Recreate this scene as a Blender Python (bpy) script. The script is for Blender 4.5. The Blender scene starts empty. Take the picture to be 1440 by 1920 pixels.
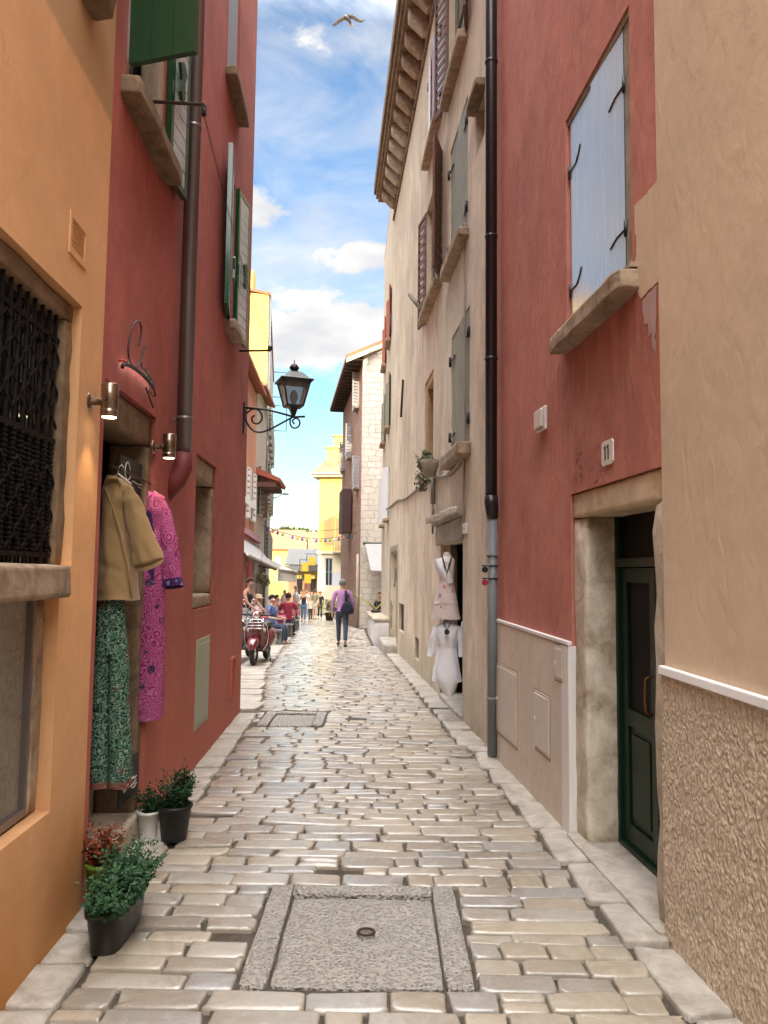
import bpy, bmesh, math, random
from mathutils import Vector, Matrix, noise
R = math.radians
rnd = random.Random(11)
SC = bpy.context.scene
COL = SC.collection

# ------------------------------------------------------------------ camera
FPX, W0, H0 = 1443.0, 1440, 1920
CAM = Vector((0, 0, 1.85))
PITCH, ROLL = math.atan(112 / FPX), R(0.63)
CM = Matrix.Rotation(R(90) + PITCH, 3, 'X') @ Matrix.Rotation(ROLL, 3, 'Z')
cd = bpy.data.cameras.new('camera')
cd.sensor_fit = 'VERTICAL'; cd.sensor_height = 36; cd.sensor_width = 27
cd.lens = FPX / H0 * 36; cd.clip_start = .05; cd.clip_end = 5000
cam = bpy.data.objects.new('camera', cd); COL.objects.link(cam)
cam.location = CAM; cam.rotation_euler = CM.to_euler()
SC.camera = cam

def ray(px, py):
    return CM @ Vector(((px - W0 / 2) / FPX, -(py - H0 / 2) / FPX, -1))
def at(px, py, Y):                       # photograph point at world depth Y
    d = ray(px, py); return CAM + d * (Y / d.y)
GP = [(-40, 0), (0, 0), (10, 0), (15, -.05), (20.7, -.15), (30, -.42), (41, -.85), (52, -1.25), (62, -1.5), (90, -1.6), (4000, -1.6)]
def G(y):
    for (a, za), (b, zb) in zip(GP, GP[1:]):
        if y <= b:
            t = max(0, (y - a) / (b - a)); return za + (zb - za) * t
    return -1.6
def gpx(px, py):                         # photograph point on the street
    d = ray(px, py); t = .5
    for k in range(4000):
        p = CAM + d * t
        if p.z <= G(p.y): return p
        t += .02
    return p

# ------------------------------------------------------------------ meshes
class MB:
    def __init__(s): s.v = []; s.f = []; s.uv = []; s.sm = []
    def add(s, vs, fs, smooth=False, uvs=None):
        b = len(s.v); s.v += [Vector(p) for p in vs]
        for i, f in enumerate(fs):
            s.f.append([b + k for k in f]); s.sm.append(smooth)
            s.uv.append(uvs[i] if uvs else None)
        return s
    def quad(s, a, b, c, d, uv=None, smooth=False):
        return s.add([a, b, c, d], [(0, 1, 2, 3)], smooth, [uv] if uv else None)
    def hexa(s, p):
        return s.add(p, [(0, 3, 2, 1), (4, 5, 6, 7), (0, 1, 5, 4), (1, 2, 6, 5), (2, 3, 7, 6), (3, 0, 4, 7)])
    def box(s, c, sz, rz=0, rx=0, ry=0):
        M = Matrix.Rotation(rz, 3, 'Z') @ Matrix.Rotation(ry, 3, 'Y') @ Matrix.Rotation(rx, 3, 'X')
        c = Vector(c); x, y, z = [k / 2 for k in sz]
        return s.hexa([c + M @ Vector(q) for q in ((-x, -y, -z), (x, -y, -z), (x, y, -z), (-x, y, -z), (-x, -y, z), (x, -y, z), (x, y, z), (-x, y, z))])
    def obox(s, o, ax, ay, az):          # corner + three edge vectors
        o, ax, ay, az = map(Vector, (o, ax, ay, az))
        return s.hexa([o, o + ax, o + ax + ay, o + ay, o + az, o + ax + az, o + ax + ay + az, o + ay + az])
    def fbox(s, F, u0, u1, z0, z1, o0, o1):
        P = F.P
        return s.hexa([P(u0, z0, o0), P(u1, z0, o0), P(u1, z0, o1), P(u0, z0, o1), P(u0, z1, o0), P(u1, z1, o0), P(u1, z1, o1), P(u0, z1, o1)])
    def loft(s, rings, caps=True, smooth=True, closed=True):
        n = len(rings[0]); b = len(s.v)
        for r in rings: s.v += [Vector(p) for p in r]
        for i in range(len(rings) - 1):
            for k in range(n if closed else n - 1):
                a, c = b + i * n, b + (i + 1) * n
                s.f.append([a + k, a + (k + 1) % n, c + (k + 1) % n, c + k]); s.sm.append(smooth); s.uv.append(None)
        if caps:
            s.f.append([b + k for k in reversed(range(n))]); s.f.append([b + (len(rings) - 1) * n + k for k in range(n)])
            s.sm += [False, False]; s.uv += [None, None]
        return s
    def tube(s, pts, r, n=8, caps=True, flat=1.0):
        pts = [Vector(p) for p in pts]; rings = []; up = None
        for i, p in enumerate(pts):
            t = (pts[min(i + 1, len(pts) - 1)] - pts[max(i - 1, 0)])
            if t.length < 1e-9: t = Vector((0, 0, 1))
            t.normalize()
            if up is None:
                up = Vector((0, 0, 1)) if abs(t.z) < .9 else Vector((0, 1, 0))
            x = t.cross(up)
            if x.length < 1e-6: x = t.cross(Vector((1, 0, 0)))
            x.normalize(); y = x.cross(t).normalized(); up = y
            rr = r[i] if isinstance(r, (list, tuple)) else r
            rings.append([p + x * (math.cos(k * 2 * math.pi / n) * rr) + y * (math.sin(k * 2 * math.pi / n) * rr * flat) for k in range(n)])
        return s.loft(rings, caps)
    def lathe(s, base, prof, n=16, axis=(0, 0, 1), caps=True):
        base, ax = Vector(base), Vector(axis).normalized()
        x = ax.orthogonal().normalized(); y = ax.cross(x)
        return s.loft([[base + ax * h + x * (math.cos(k * 2 * math.pi / n) * max(r, 1e-4)) + y * (math.sin(k * 2 * math.pi / n) * max(r, 1e-4)) for k in range(n)] for r, h in prof], caps)
    def ball(s, c, r, n=10, m=7, sc=(1, 1, 1)):
        c = Vector(c); rings = []
        for i in range(m + 1):
            a = math.pi * (i / m) ; rr = max(math.sin(a), 1e-3) * r
            rings.append([c + Vector((math.cos(k * 2 * math.pi / n) * rr * sc[0], math.sin(k * 2 * math.pi / n) * rr * sc[1], -math.cos(a) * r * sc[2])) for k in range(n)])
        return s.loft(rings, True)
    def torus(s, c, axis, Rr, r, n=20, m=8, a0=0, a1=2 * math.pi):
        c, ax = Vector(c), Vector(axis).normalized(); x = ax.orthogonal().normalized(); y = ax.cross(x)
        pts = []
        full = abs(a1 - a0 - 2 * math.pi) < 1e-6
        rings = []
        for i in range(n + 1):
            a = a0 + (a1 - a0) * i / n; d = x * math.cos(a) + y * math.sin(a)
            rings.append([c + d * (Rr + r * math.cos(k * 2 * math.pi / m)) + ax * (r * math.sin(k * 2 * math.pi / m)) for k in range(m)])
        return s.loft(rings, not full)
    def rough(s, O, X, Y, Z, amp=.012, cuts=5, rnd_seed=0, rad=.02):
        """a worn stone block: corner O, edge vectors X, Y, Z"""
        bm = bmesh.new(); bmesh.ops.create_cube(bm, size=1)
        bmesh.ops.subdivide_edges(bm, edges=bm.edges[:], cuts=cuts, use_grid_fill=True)
        O, X, Y, Z = map(Vector, (O, X, Y, Z)); C = O + (X + Y + Z) / 2
        L = (X.length, Y.length, Z.length)
        vs = []
        for v in bm.verts:
            c = v.co
            e = [abs(abs(q) - .5) < 1e-4 for q in c]
            k = sum(e); q = Vector(c)
            if k >= 2:
                for i in range(3):
                    if e[i]: q[i] *= 1 - 2 * min(rad / L[i], .3) * (.35 if k == 2 else .5)
            p = C + X * q.x + Y * q.y + Z * q.z
            vs.append(p + noise.noise_vector(p * 9 + Vector((rnd_seed, 0, 0))) * amp + noise.noise_vector(p * 30) * amp * .35)
        fs = [[v.index for v in f.verts] for f in bm.faces]; bm.free()
        return s.add(vs, fs, True)
    def rbox(s, F, u0, u1, z0, z1, o0, o1, amp=.01, cuts=5, rad=.02):
        O = F.P(u0, z0, o0)
        return s.rough(O, F.P(u1, z0, o0) - O, F.P(u0, z0, o1) - O, F.P(u0, z1, o0) - O, amp, cuts, rad=rad)
    def build(s, name, mat, parent=None, bevel=0, seg=2, kind=None):
        o = bpy.data.objects.new(name, None) if False else None
        me = bpy.data.meshes.new(name)
        off = world_loc(parent) if parent else Vector((0, 0, 0))
        me.from_pydata([tuple(p - off) for p in s.v], [], s.f)
        if any(u for u in s.uv):
            l = me.uv_layers.new(name='UVMap'); i = 0
            for f, u in zip(s.f, s.uv):
                for k in range(len(f)):
                    if u: l.data[i].uv = u[k]
                    i += 1
        me.polygons.foreach_set('use_smooth', s.sm)
        me.update()
        o = bpy.data.objects.new(name, me); COL.objects.link(o)
        if mat: me.materials.append(mat)
        if parent: o.parent = parent
        if bevel:
            m = o.modifiers.new('bevel', 'BEVEL'); m.width = bevel; m.segments = seg; m.limit_method = 'ANGLE'; m.angle_limit = R(35)
        if kind: o['kind'] = kind
        return o

def world_loc(o):
    p = Vector((0, 0, 0))
    while o is not None: p += Vector(o.location); o = o.parent
    return p
def tag(o, label, cat, group=None, kind=None):
    if label: o['label'] = label
    if cat: o['category'] = cat
    if group: o['group'] = group
    if kind: o['kind'] = kind
    return o
def thing(name, loc, label, cat, group=None):
    o = bpy.data.objects.new(name, None); COL.objects.link(o); o.location = loc; o.empty_display_size = .2
    return tag(o, label, cat, group)
def dup(root, loc, rz=0, label=None):
    def cp(o, par):
        c = o.copy(); COL.objects.link(c); c.parent = par
        for ch in [k for k in COL.objects if k.parent == o]: cp(ch, c)
        return c
    r = cp(root, None); r.location = loc; r.rotation_euler = (0, 0, rz)
    if label: r['label'] = label
    return r

class Fac:
    """a facade plane standing on two ground points (near a, far b); n points to the street"""
    def __init__(s, a, b, side):
        s.a = Vector((a[0], a[1])); s.b = Vector((b[0], b[1]))
        s.d = (s.b - s.a).normalized(); s.L = (s.b - s.a).length
        s.n = Vector((s.d.y, -s.d.x)) * (1 if side < 0 else -1); s.side = side
    def P(s, u, z, o=0):
        return Vector((s.a.x + s.d.x * u + s.n.x * o, s.a.y + s.d.y * u + s.n.y * o, z))
    def uz(s, px, py, o=0):
        d = ray(px, py); A = s.a + s.n * o
        t = ((A.x - CAM.x) * s.n.x + (A.y - CAM.y) * s.n.y) / (d.x * s.n.x + d.y * s.n.y)
        p = CAM + d * t
        return (p.x - A.x) * s.d.x + (p.y - A.y) * s.d.y, p.z
    def rect(s, *pp, o=0):               # photograph corner points -> u0,u1,z0,z1
        q = [s.uz(x, y, o) for x, y in pp]
        return min(k[0] for k in q), max(k[0] for k in q), min(k[1] for k in q), max(k[1] for k in q)
    @property
    def D(s): return Vector((s.d.x, s.d.y, 0))
    @property
    def N(s): return Vector((s.n.x, s.n.y, 0))

def wall_mesh(F, u0, u1, z0, z1, holes, mb=None, o=0):
    """plaster front with real openings; holes (u0,u1,z0,z1,depth)"""
    mb = mb or MB()
    us = sorted(set([u0, u1] + [k for h in holes for k in h[:2] if u0 < k < u1]))
    zs = sorted(set([z0, z1] + [k for h in holes for k in h[2:4] if z0 < k < z1]))
    for a, b in zip(us, us[1:]):
        for c, d in zip(zs, zs[1:]):
            mu, mz = (a + b) / 2, (c + d) / 2
            if any(h[0] < mu < h[1] and h[2] < mz < h[3] for h in holes): continue
            mb.quad(F.P(a, c, o), F.P(b, c, o), F.P(b, d, o), F.P(a, d, o), [(a, c), (b, c), (b, d), (a, d)])
    for a, b, c, d, e in holes:
        a, b, c, d = max(a, u0), min(b, u1), max(c, z0), min(d, z1); e2 = o - e
        for (p, q, r_, t) in (((a, c), (b, c), 0, 0), ((b, c), (b, d), 0, 0), ((b, d), (a, d), 0, 0), ((a, d), (a, c), 0, 0)):
            mb.quad(F.P(*p, o), F.P(*q, o), F.P(*q, e2), F.P(*p, e2), [(p[0], p[1]), (q[0], q[1]), (q[0] + .1, q[1] + e), (p[0] + .1, p[1] + e)])
    return mb
def house_shell(F, u0, u1, z0, z1, depth, mb):
    P = F.P
    for u in (u0, u1):
        mb.quad(P(u, z0, 0), P(u, z0, -depth), P(u, z1, -depth), P(u, z1, 0), [(0, z0), (depth, z0), (depth, z1), (0, z1)])
    mb.quad(P(u0, z0, -depth), P(u1, z0, -depth), P(u1, z1, -depth), P(u0, z1, -depth), [(u0, z0), (u1, z0), (u1, z1), (u0, z1)])
    return mb
def pitched_roof(F, u0, u1, z, depth, rise=1.6, over=.3):
    P = F.P; mb = MB(); a, b = u0 - .1, u1 + .1; m = -depth / 2
    for t in (0, .12):
        pass
    def slab(o0, z0, o1, z1):
        mb.hexa([P(a, z0, o0), P(b, z0, o0), P(b, z1, o1), P(a, z1, o1), P(a, z0 + .12, o0), P(b, z0 + .12, o0), P(b, z1 + .12, o1), P(a, z1 + .12, o1)])
    slab(over, z - .05, m, z + rise); slab(-depth - over, z - .05, m - .002, z + rise)
    for u in (u0 + .01, u1 - .01):
        mb.add([P(u, z, 0), P(u, z, -depth), P(u, z + rise, m)], [(0, 1, 2)])
    return mb
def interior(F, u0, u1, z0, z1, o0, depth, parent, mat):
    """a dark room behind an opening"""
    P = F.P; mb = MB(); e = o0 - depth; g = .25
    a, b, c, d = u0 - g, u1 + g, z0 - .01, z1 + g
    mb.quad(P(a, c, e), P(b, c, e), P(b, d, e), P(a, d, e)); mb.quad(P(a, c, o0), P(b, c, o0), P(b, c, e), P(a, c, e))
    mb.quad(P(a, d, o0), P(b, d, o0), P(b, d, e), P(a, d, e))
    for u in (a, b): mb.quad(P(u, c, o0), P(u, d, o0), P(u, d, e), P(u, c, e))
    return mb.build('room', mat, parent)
def shutter(F, uh, z0, z1, w, sgn, ang, t=.035, o=.03, planks=4, slope=0):
    """board shutter hung at uh; sgn=+1 closes towards +u; ang 0 closed, 180 folded back"""
    a = R(ang); D, N = F.D, F.N
    x = D * (sgn * math.cos(a)) + N * math.sin(a); y = D * (-sgn * math.sin(a)) + N * math.cos(a)
    mb = MB(); O = F.P(uh, z0, o)
    pw = w / planks
    for k in range(planks):
        mb.obox(O + x * (k * pw + .0015), x * (pw - .003), y * t, Vector((0, 0, z1 - z0)))
    mb.obox(O + x * .004 + y * .006 + Vector((0, 0, .004)), x * (w - .008), y * (t - .014), Vector((0, 0, z1 - z0 - .008)))
    return mb, O, x, y

# ------------------------------------------------------------------ materials
def nt(name):
    m = bpy.data.materials.new(name); m.use_nodes = True
    t = m.node_tree; b = t.nodes['Principled BSDF']; return m, t, b
def N_(t, typ, **k):
    n = t.nodes.new(typ)
    for a, v in k.items():
        if a.startswith('i_'): n.inputs[a[2:].replace('_', ' ')].default_value = v
        else: setattr(n, a, v)
    return n
def L_(t, a, b): t.links.new(a, b)
def c4(c): return (c[0], c[1], c[2], 1)
def ramp(t, fac, stops):
    r = N_(t, 'ShaderNodeValToRGB'); e = r.color_ramp.elements
    while len(e) < len(stops): e.new(.5)
    for q, (p, c) in zip(e, stops): q.position = p; q.color = c4(c) if len(c) == 3 else c
    L_(t, fac, r.inputs[0]); return r.outputs[0]
def noise_(t, vec, scale, detail=4, rough=.55, dist=0):
    n = N_(t, 'ShaderNodeTexNoise'); n.inputs['Scale'].default_value = scale; n.inputs['Detail'].default_value = detail
    n.inputs['Roughness'].default_value = rough; n.inputs['Distortion'].default_value = dist
    if vec is not None: L_(t, vec, n.inputs['Vector'])
    return n.outputs['Fac']
def mapping(t, sc=(1, 1, 1), rot=(0, 0, 0), src='Object'):
    tc = N_(t, 'ShaderNodeTexCoord'); mp = N_(t, 'ShaderNodeMapping')
    mp.inputs['Scale'].default_value = sc; mp.inputs['Rotation'].default_value = rot
    L_(t, tc.outputs[src], mp.inputs['Vector']); return mp.outputs[0]
def mixc(t, fac, a, b, mode='MIX'):
    m = N_(t, 'ShaderNodeMix', data_type='RGBA', blend_type=mode)
    for s, v in ((0, fac), (6, a), (7, b)):
        if hasattr(v, 'links') or isinstance(v, bpy.types.NodeSocket): L_(t, v, m.inputs[s])
        else: m.inputs[s].default_value = v if s == 0 else c4(v)
    return m.outputs[2]
def math_(t, op, a, b=0, clamp=False):
    m = N_(t, 'ShaderNodeMath', operation=op, use_clamp=clamp)
    for i, v in enumerate((a, b)):
        if isinstance(v, bpy.types.NodeSocket): L_(t, v, m.inputs[i])
        else: m.inputs[i].default_value = v
    return m.outputs[0]
def bump(t, b, h, strength=.3, dist=.01, prev=None):
    n = N_(t, 'ShaderNodeBump'); n.inputs['Strength'].default_value = strength; n.inputs['Distance'].default_value = dist
    L_(t, h, n.inputs['Height'])
    if prev: L_(t, prev, n.inputs['Normal'])
    L_(t, n.outputs[0], b.inputs['Normal']); return n.outputs[0]
def sc(c, k): return tuple(min(1, q * k) for q in c)
def srgb(r, g, b):
    f = lambda v: (v / 255 / 12.92) if v / 255 <= .04045 else ((v / 255 + .055) / 1.055) ** 2.4
    return (f(r), f(g), f(b))

def plaster(name, col, dirt=None, var=.25, grain=.5, streak=.35, rough=.9, blotch=1.0, extra=None):
    m, t, b = nt(name); v = mapping(t); vs = mapping(t, (1.1, 1.1, .3))
    dirt = dirt or sc(col, .6)
    big = noise_(t, v, .9 * blotch, 6, .6, .4); mid = noise_(t, v, 5, 6, .65); st = noise_(t, vs, 2.2, 4, .55, .5); fine = noise_(t, v, 95, 3, .6)
    c = mixc(t, ramp(t, big, [(.3, (0, 0, 0)), (.72, (1, 1, 1))]), sc(col, 1 - var * .55), sc(col, 1 + var * .55))
    c = mixc(t, math_(t, 'MULTIPLY', ramp(t, st, [(.48, (0, 0, 0)), (.78, (1, 1, 1))]), streak), c, dirt)
    c = mixc(t, math_(t, 'MULTIPLY', ramp(t, mid, [(.5, (0, 0, 0)), (.75, (1, 1, 1))]), var * .9), c, sc(col, 1.35))
    sm = noise_(t, v, 15, 4, .7, .6)
    c = mixc(t, math_(t, 'MULTIPLY', ramp(t, sm, [(.42, (1, 1, 1)), (.6, (0, 0, 0))]), var * .6), c, sc(col, .72))
    if extra: c = extra(t, v, c)
    vo = N_(t, 'ShaderNodeTexVoronoi', feature='DISTANCE_TO_EDGE'); vo.inputs['Scale'].default_value = 1.1
    nz = N_(t, 'ShaderNodeTexNoise'); nz.inputs['Scale'].default_value = 3.2; nz.inputs['Detail'].default_value = 6; L_(t, v, nz.inputs['Vector'])
    vd = N_(t, 'ShaderNodeVectorMath', operation='MULTIPLY_ADD'); L_(t, nz.outputs['Color'], vd.inputs[0]); vd.inputs[1].default_value = (.7, .7, .7); L_(t, v, vd.inputs[2]); L_(t, vd.outputs[0], vo.inputs['Vector'])
    crack = math_(t, 'MULTIPLY', ramp(t, vo.outputs['Distance'], [(.0, (1, 1, 1)), (.006, (0, 0, 0))]), ramp(t, noise_(t, v, .8, 2), [(.52, (0, 0, 0)), (.62, (1, 1, 1))]))
    c = mixc(t, math_(t, 'MULTIPLY', crack, .28), c, sc(col, .38))
    L_(t, c, b.inputs['Base Color']); b.inputs['Roughness'].default_value = rough
    b.inputs['Specular IOR Level'].default_value = .3
    h = math_(t, 'ADD', math_(t, 'MULTIPLY', mid, .8), math_(t, 'MULTIPLY', fine, .25))
    n1 = bump(t, b, h, grain, .012)
    trow = noise_(t, mapping(t, (3, 3, 1.2)), 3.2, 3, .5, .8)
    bump(t, b, trow, grain * .6, .03, n1)
    return m
def stone(name, col, col2=None, scale=6, pit=.6, rough=.8, bscale=40):
    m, t, b = nt(name); v = mapping(t); col2 = col2 or sc(col, .45)
    a = noise_(t, v, scale, 8, .7, .6); f = noise_(t, v, bscale, 5, .7); g = noise_(t, v, 2.5, 4)
    c = mixc(t, ramp(t, a, [(.36, (0, 0, 0)), (.66, (1, 1, 1))]), col2, col)
    c = mixc(t, math_(t, 'MULTIPLY', ramp(t, g, [(.45, (0, 0, 0)), (.8, (1, 1, 1))]), .5), c, sc(col, 1.3))
    L_(t, c, b.inputs['Base Color']); b.inputs['Roughness'].default_value = rough; b.inputs['Specular IOR Level'].default_value = .3
    n = bump(t, b, a, pit * .7, .02); bump(t, b, f, pit, .008, n); return m
def paint(name, col, rough=.4, coat=0, var=.12, metal=0, spec=.5, grain=(1, 1, 1)):
    m, t, b = nt(name); v = mapping(t, grain); a = noise_(t, v, 8, 5, .6)
    c = mixc(t, a, sc(col, 1 - var), sc(col, 1 + var)); L_(t, c, b.inputs['Base Color'])
    f = noise_(t, v, 30, 4)
    L_(t, math_(t, 'ADD', math_(t, 'MULTIPLY', f, .2), rough - .1), b.inputs['Roughness'])
    b.inputs['Metallic'].default_value = metal; b.inputs['Coat Weight'].default_value = coat; b.inputs['Coat Roughness'].default_value = .12
    b.inputs['Specular IOR Level'].default_value = spec
    bump(t, b, a, .12, .004); return m
def wood(name, col, col2, ax=2, rough=.75):
    s = [9, 9, 9]; s[ax] = .7
    m, t, b = nt(name); v = mapping(t, s); a = noise_(t, v, 3.5, 8, .7, .5)
    L_(t, ramp(t, a, [(.32, col2), (.68, col)]), b.inputs['Base Color']); b.inputs['Roughness'].default_value = rough
    bump(t, b, a, .5, .006); return m
def leafmat(name, c1, c2):
    m, t, b = nt(name); g = N_(t, 'ShaderNodeNewGeometry')
    L_(t, mixc(t, g.outputs['Random Per Island'], c1, c2), b.inputs['Base Color']); b.inputs['Roughness'].default_value = .7; b.inputs['Specular IOR Level'].default_value = .2; return m
def emis(name, col, s):
    m, t, b = nt(name); b.inputs['Base Color'].default_value = c4(col); b.inputs['Emission Color'].default_value = c4(col); b.inputs['Emission Strength'].default_value = s
    return m
def fabric(name, col, var=.15, rough=.9):
    m, t, b = nt(name); v = mapping(t); a = noise_(t, v, 6, 4); f = noise_(t, v, 220, 2)
    L_(t, mixc(t, a, sc(col, 1 - var), sc(col, 1 + var)), b.inputs['Base Color']); b.inputs['Roughness'].default_value = rough
    b.inputs['Sheen Weight'].default_value = .2; b.inputs['Specular IOR Level'].default_value = .2
    n = bump(t, b, f, .15, .002); bump(t, b, noise_(t, v, 14, 3, .5, 1), .25, .01, n); return m
# ------------------------------------------------------------------ material instances
def orange_extra(t, v, c):               # browner tone above a level line high on the wall
    s = N_(t, 'ShaderNodeSeparateXYZ'); L_(t, v, s.inputs[0])
    e = math_(t, 'ADD', s.outputs[2], math_(t, 'MULTIPLY', noise_(t, v, 6, 4), .06))
    k = ramp(t, math_(t, 'MULTIPLY', e, .1), [(.4475, (0, 0, 0)), (.449, (1, 1, 1))])
    c = mixc(t, k, c, (.47, .29, .15))
    low = ramp(t, math_(t, 'ADD', math_(t, 'MULTIPLY', e, .5), math_(t, 'MULTIPLY', noise_(t, v, 2.2, 5), .5)), [(.3, (1, 1, 1)), (.62, (0, 0, 0))])
    return mixc(t, math_(t, 'MULTIPLY', low, .75), c, (.46, .19, .045))
def red_extra(t, v, c):                  # faded salmon wash low on the wall
    s = N_(t, 'ShaderNodeSeparateXYZ'); L_(t, v, s.inputs[0])
    e = math_(t, 'ADD', math_(t, 'MULTIPLY', s.outputs[2], .33), math_(t, 'MULTIPLY', noise_(t, v, 1.6, 5), .35))
    k = ramp(t, e, [(.25, (1, 1, 1)), (.85, (0, 0, 0))])
    return mixc(t, math_(t, 'MULTIPLY', k, .55), c, (.52, .175, .115))
def red_right_extra(t, v, c):            # paler brushed limewash
    b = noise_(t, mapping(t, (1.1, 1.1, .75), (.6, 0, 0)), 2.6, 8, .68, .5)
    c = mixc(t, math_(t, 'MULTIPLY', ramp(t, b, [(.45, (0, 0, 0)), (.7, (1, 1, 1))]), .6), c, (.58, .27, .20))
    return c
def beige_extra(t, v, c):                # grey weather streaks, darker olive towards the foot
    s = N_(t, 'ShaderNodeSeparateXYZ'); L_(t, v, s.inputs[0])
    st = noise_(t, mapping(t, (1, 1, .45)), 2.0, 7, .66, .5)
    c = mixc(t, math_(t, 'MULTIPLY', ramp(t, st, [(.5, (0, 0, 0)), (.68, (1, 1, 1))]), .6), c, (.36, .30, .235))
    wa = noise_(t, mapping(t, (1, 1, .35)), 1.1, 5, .6)
    c = mixc(t, math_(t, 'MULTIPLY', ramp(t, wa, [(.5, (0, 0, 0)), (.75, (1, 1, 1))]), .45), c, (.52, .37, .21))
    e = math_(t, 'ADD', s.outputs[2], math_(t, 'MULTIPLY', noise_(t, v, 1.7, 5), 1.1))
    k = ramp(t, math_(t, 'MULTIPLY', e, .3), [(.16, (1, 1, 1)), (.36, (0, 0, 0))])
    return mixc(t, math_(t, 'MULTIPLY', k, .4), c, (.27, .25, .16))
M = {}
M['orange'] = plaster('orange_plaster', (.74, .415, .205), (.55, .28, .12), .22, .3, .15, extra=orange_extra)
M['red'] = plaster('crimson_plaster', (.385, .108, .085), (.25, .06, .052), .3, .4, .4, extra=red_extra)
M['redr'] = plaster('brick_red_plaster', (.47, .165, .12), (.34, .12, .09), .35, .6, .5, extra=red_right_extra)
M['tan'] = plaster('tan_plaster', (.66, .505, .36), (.53, .40, .28), .2, .4, .12)
M['beige'] = plaster('cream_plaster', (.60, .50, .37), (.36, .29, .21), .4, .6, .6, extra=beige_extra)
M['beige2'] = plaster('pale_cream_plaster', (.58, .50, .39), (.40, .33, .25), .2, .4, .4)
M['plinth'] = plaster('grey_tan_render', (.64, .56, .465), (.48, .40, .31), .18, .5, .4)
M['salmon'] = plaster('salmon_plaster', (.52, .24, .15), None, .15, .3, .3)
M['greywall'] = plaster('grey_beige_plaster', (.46, .40, .33), (.3, .25, .2), .3, .5, .6)
M['yellow'] = plaster('yellow_plaster', (.62, .47, .14), (.5, .36, .1), .25, .4, .4)
M['lemon'] = plaster('lemon_plaster', (.66, .52, .16), None, .12, .3, .3)
M['cream'] = plaster('cream_plinth_plaster', (.62, .54, .38), None, .12, .3, .3)
M['white'] = plaster('white_paint_plaster', (.74, .72, .70), None, .08, .3, .2)
M['stone'] = stone('weathered_stone', (.44, .34, .24), (.20, .14, .09), 7, .7)
M['pale'] = stone('pale_stone', (.55, .48, .39), (.33, .27, .20), 8, .6)
M['darkstone'] = stone('brown_stone', (.27, .19, .12), (.13, .085, .05), 7, .7)
M['greystone'] = stone('grey_lintel_stone', (.36, .31, .25), (.22, .18, .13), 7, .5)
M['green'] = paint('green_gloss_paint', (.010, .075, .03), .2, 1.0); M['green'].node_tree.nodes['Principled BSDF'].inputs['Coat IOR'].default_value = 1.5; M['green'].node_tree.nodes['Principled BSDF'].inputs['Coat Weight'].default_value = .4
M['greenb'] = paint('green_board_paint', (.010, .06, .022), .4, .2)
M['greend'] = paint('dark_green_door_paint', (.004, .02, .011), .45, .1, .12, 0, .3)
M['brownsh'] = wood('brown_shutter_wood', (.20, .10, .075), (.10, .05, .035))
M['greysh'] = wood('grey_green_shutter_wood', (.34, .33, .26), (.17, .16, .12))
M['redsh'] = paint('red_shutter_paint', (.33, .09, .06), .6)
M['whitesh'] = paint('white_shutter_paint', (.72, .72, .72), .5)
M['greyblue'] = paint('grey_blue_shutter_paint', (.30, .34, .38), .5)
M['iron'] = paint('black_iron', (.012, .012, .013), .45, 0, .2)
M['rust'] = paint('rusty_iron', (.05, .028, .02), .75)
M['zinc'] = paint('grey_zinc_pipe', (.22, .19, .19), .35, 0, .1, .6)
M['brownpipe'] = paint('dark_brown_pipe', (.022, .017, .019), .35, 0, .15)
M['greypipe'] = paint('grey_cast_pipe', (.17, .19, .20), .5, 0, .15)
M['redpipe'] = paint('red_painted_boot', (.16, .025, .025), .6)
M['steel'] = paint('brushed_bronze_steel', (.30, .22, .17), .28, 0, .1, .95)
M['chrome'] = paint('chrome', (.75, .75, .75), .15, 0, .02, 1)
M['black'] = paint('black_plastic', (.012, .012, .012), .5)
M['blackb'] = paint('black_board', (.008, .008, .008), .6)
M['whitep'] = paint('white_plastic', (.68, .66, .62), .4)
M['cable'] = paint('grey_cable', (.28, .25, .22), .7)
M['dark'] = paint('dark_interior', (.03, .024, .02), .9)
M['tile'] = stone('terracotta_tiles', (.42, .19, .10), (.22, .10, .06), 9, .7)
M['glass'] = paint('dark_window_glass', (.02, .024, .028), .08, 0, .05, 0, .8)
M['awn'] = fabric('grey_awning_fabric', (.38, .37, .37))
M['maroon'] = fabric('maroon_fabric', (.20, .025, .04))
M['tablered'] = fabric('crimson_tablecloth', (.33, .03, .07))
M['timber'] = wood('grey_bench_timber', (.24, .25, .24), (.12, .12, .12), 1)
M['skin'] = paint('skin', (.48, .27, .18), .55)
M['tanfab'] = fabric('tan_cotton', (.33, .215, .10))
M['whitefab'] = fabric('white_cotton', (.74, .74, .78), .05)
M['navy'] = fabric('navy_cloth', (.016, .018, .035))
M['soil'] = stone('soil', (.05, .035, .025), (.02, .015, .01), 20, .8)
M['leaf'] = leafmat('leaf_green', (.014, .05, .02), (.06, .14, .06))
M['leafd'] = leafmat('leaf_dark_green', (.012, .038, .018), (.03, .075, .03))
M['leafr'] = leafmat('leaf_rust_red', (.14, .03, .015), (.26, .07, .03))
M['leafg'] = leafmat('leaf_grey_green', (.10, .115, .06), (.22, .22, .12))
M['leafy'] = leafmat('leaf_yellow_green', (.30, .33, .04), (.45, .45, .08))
M['treeleaf'] = leafmat('tree_leaf', (.03, .06, .015), (.09, .13, .03))

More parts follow.
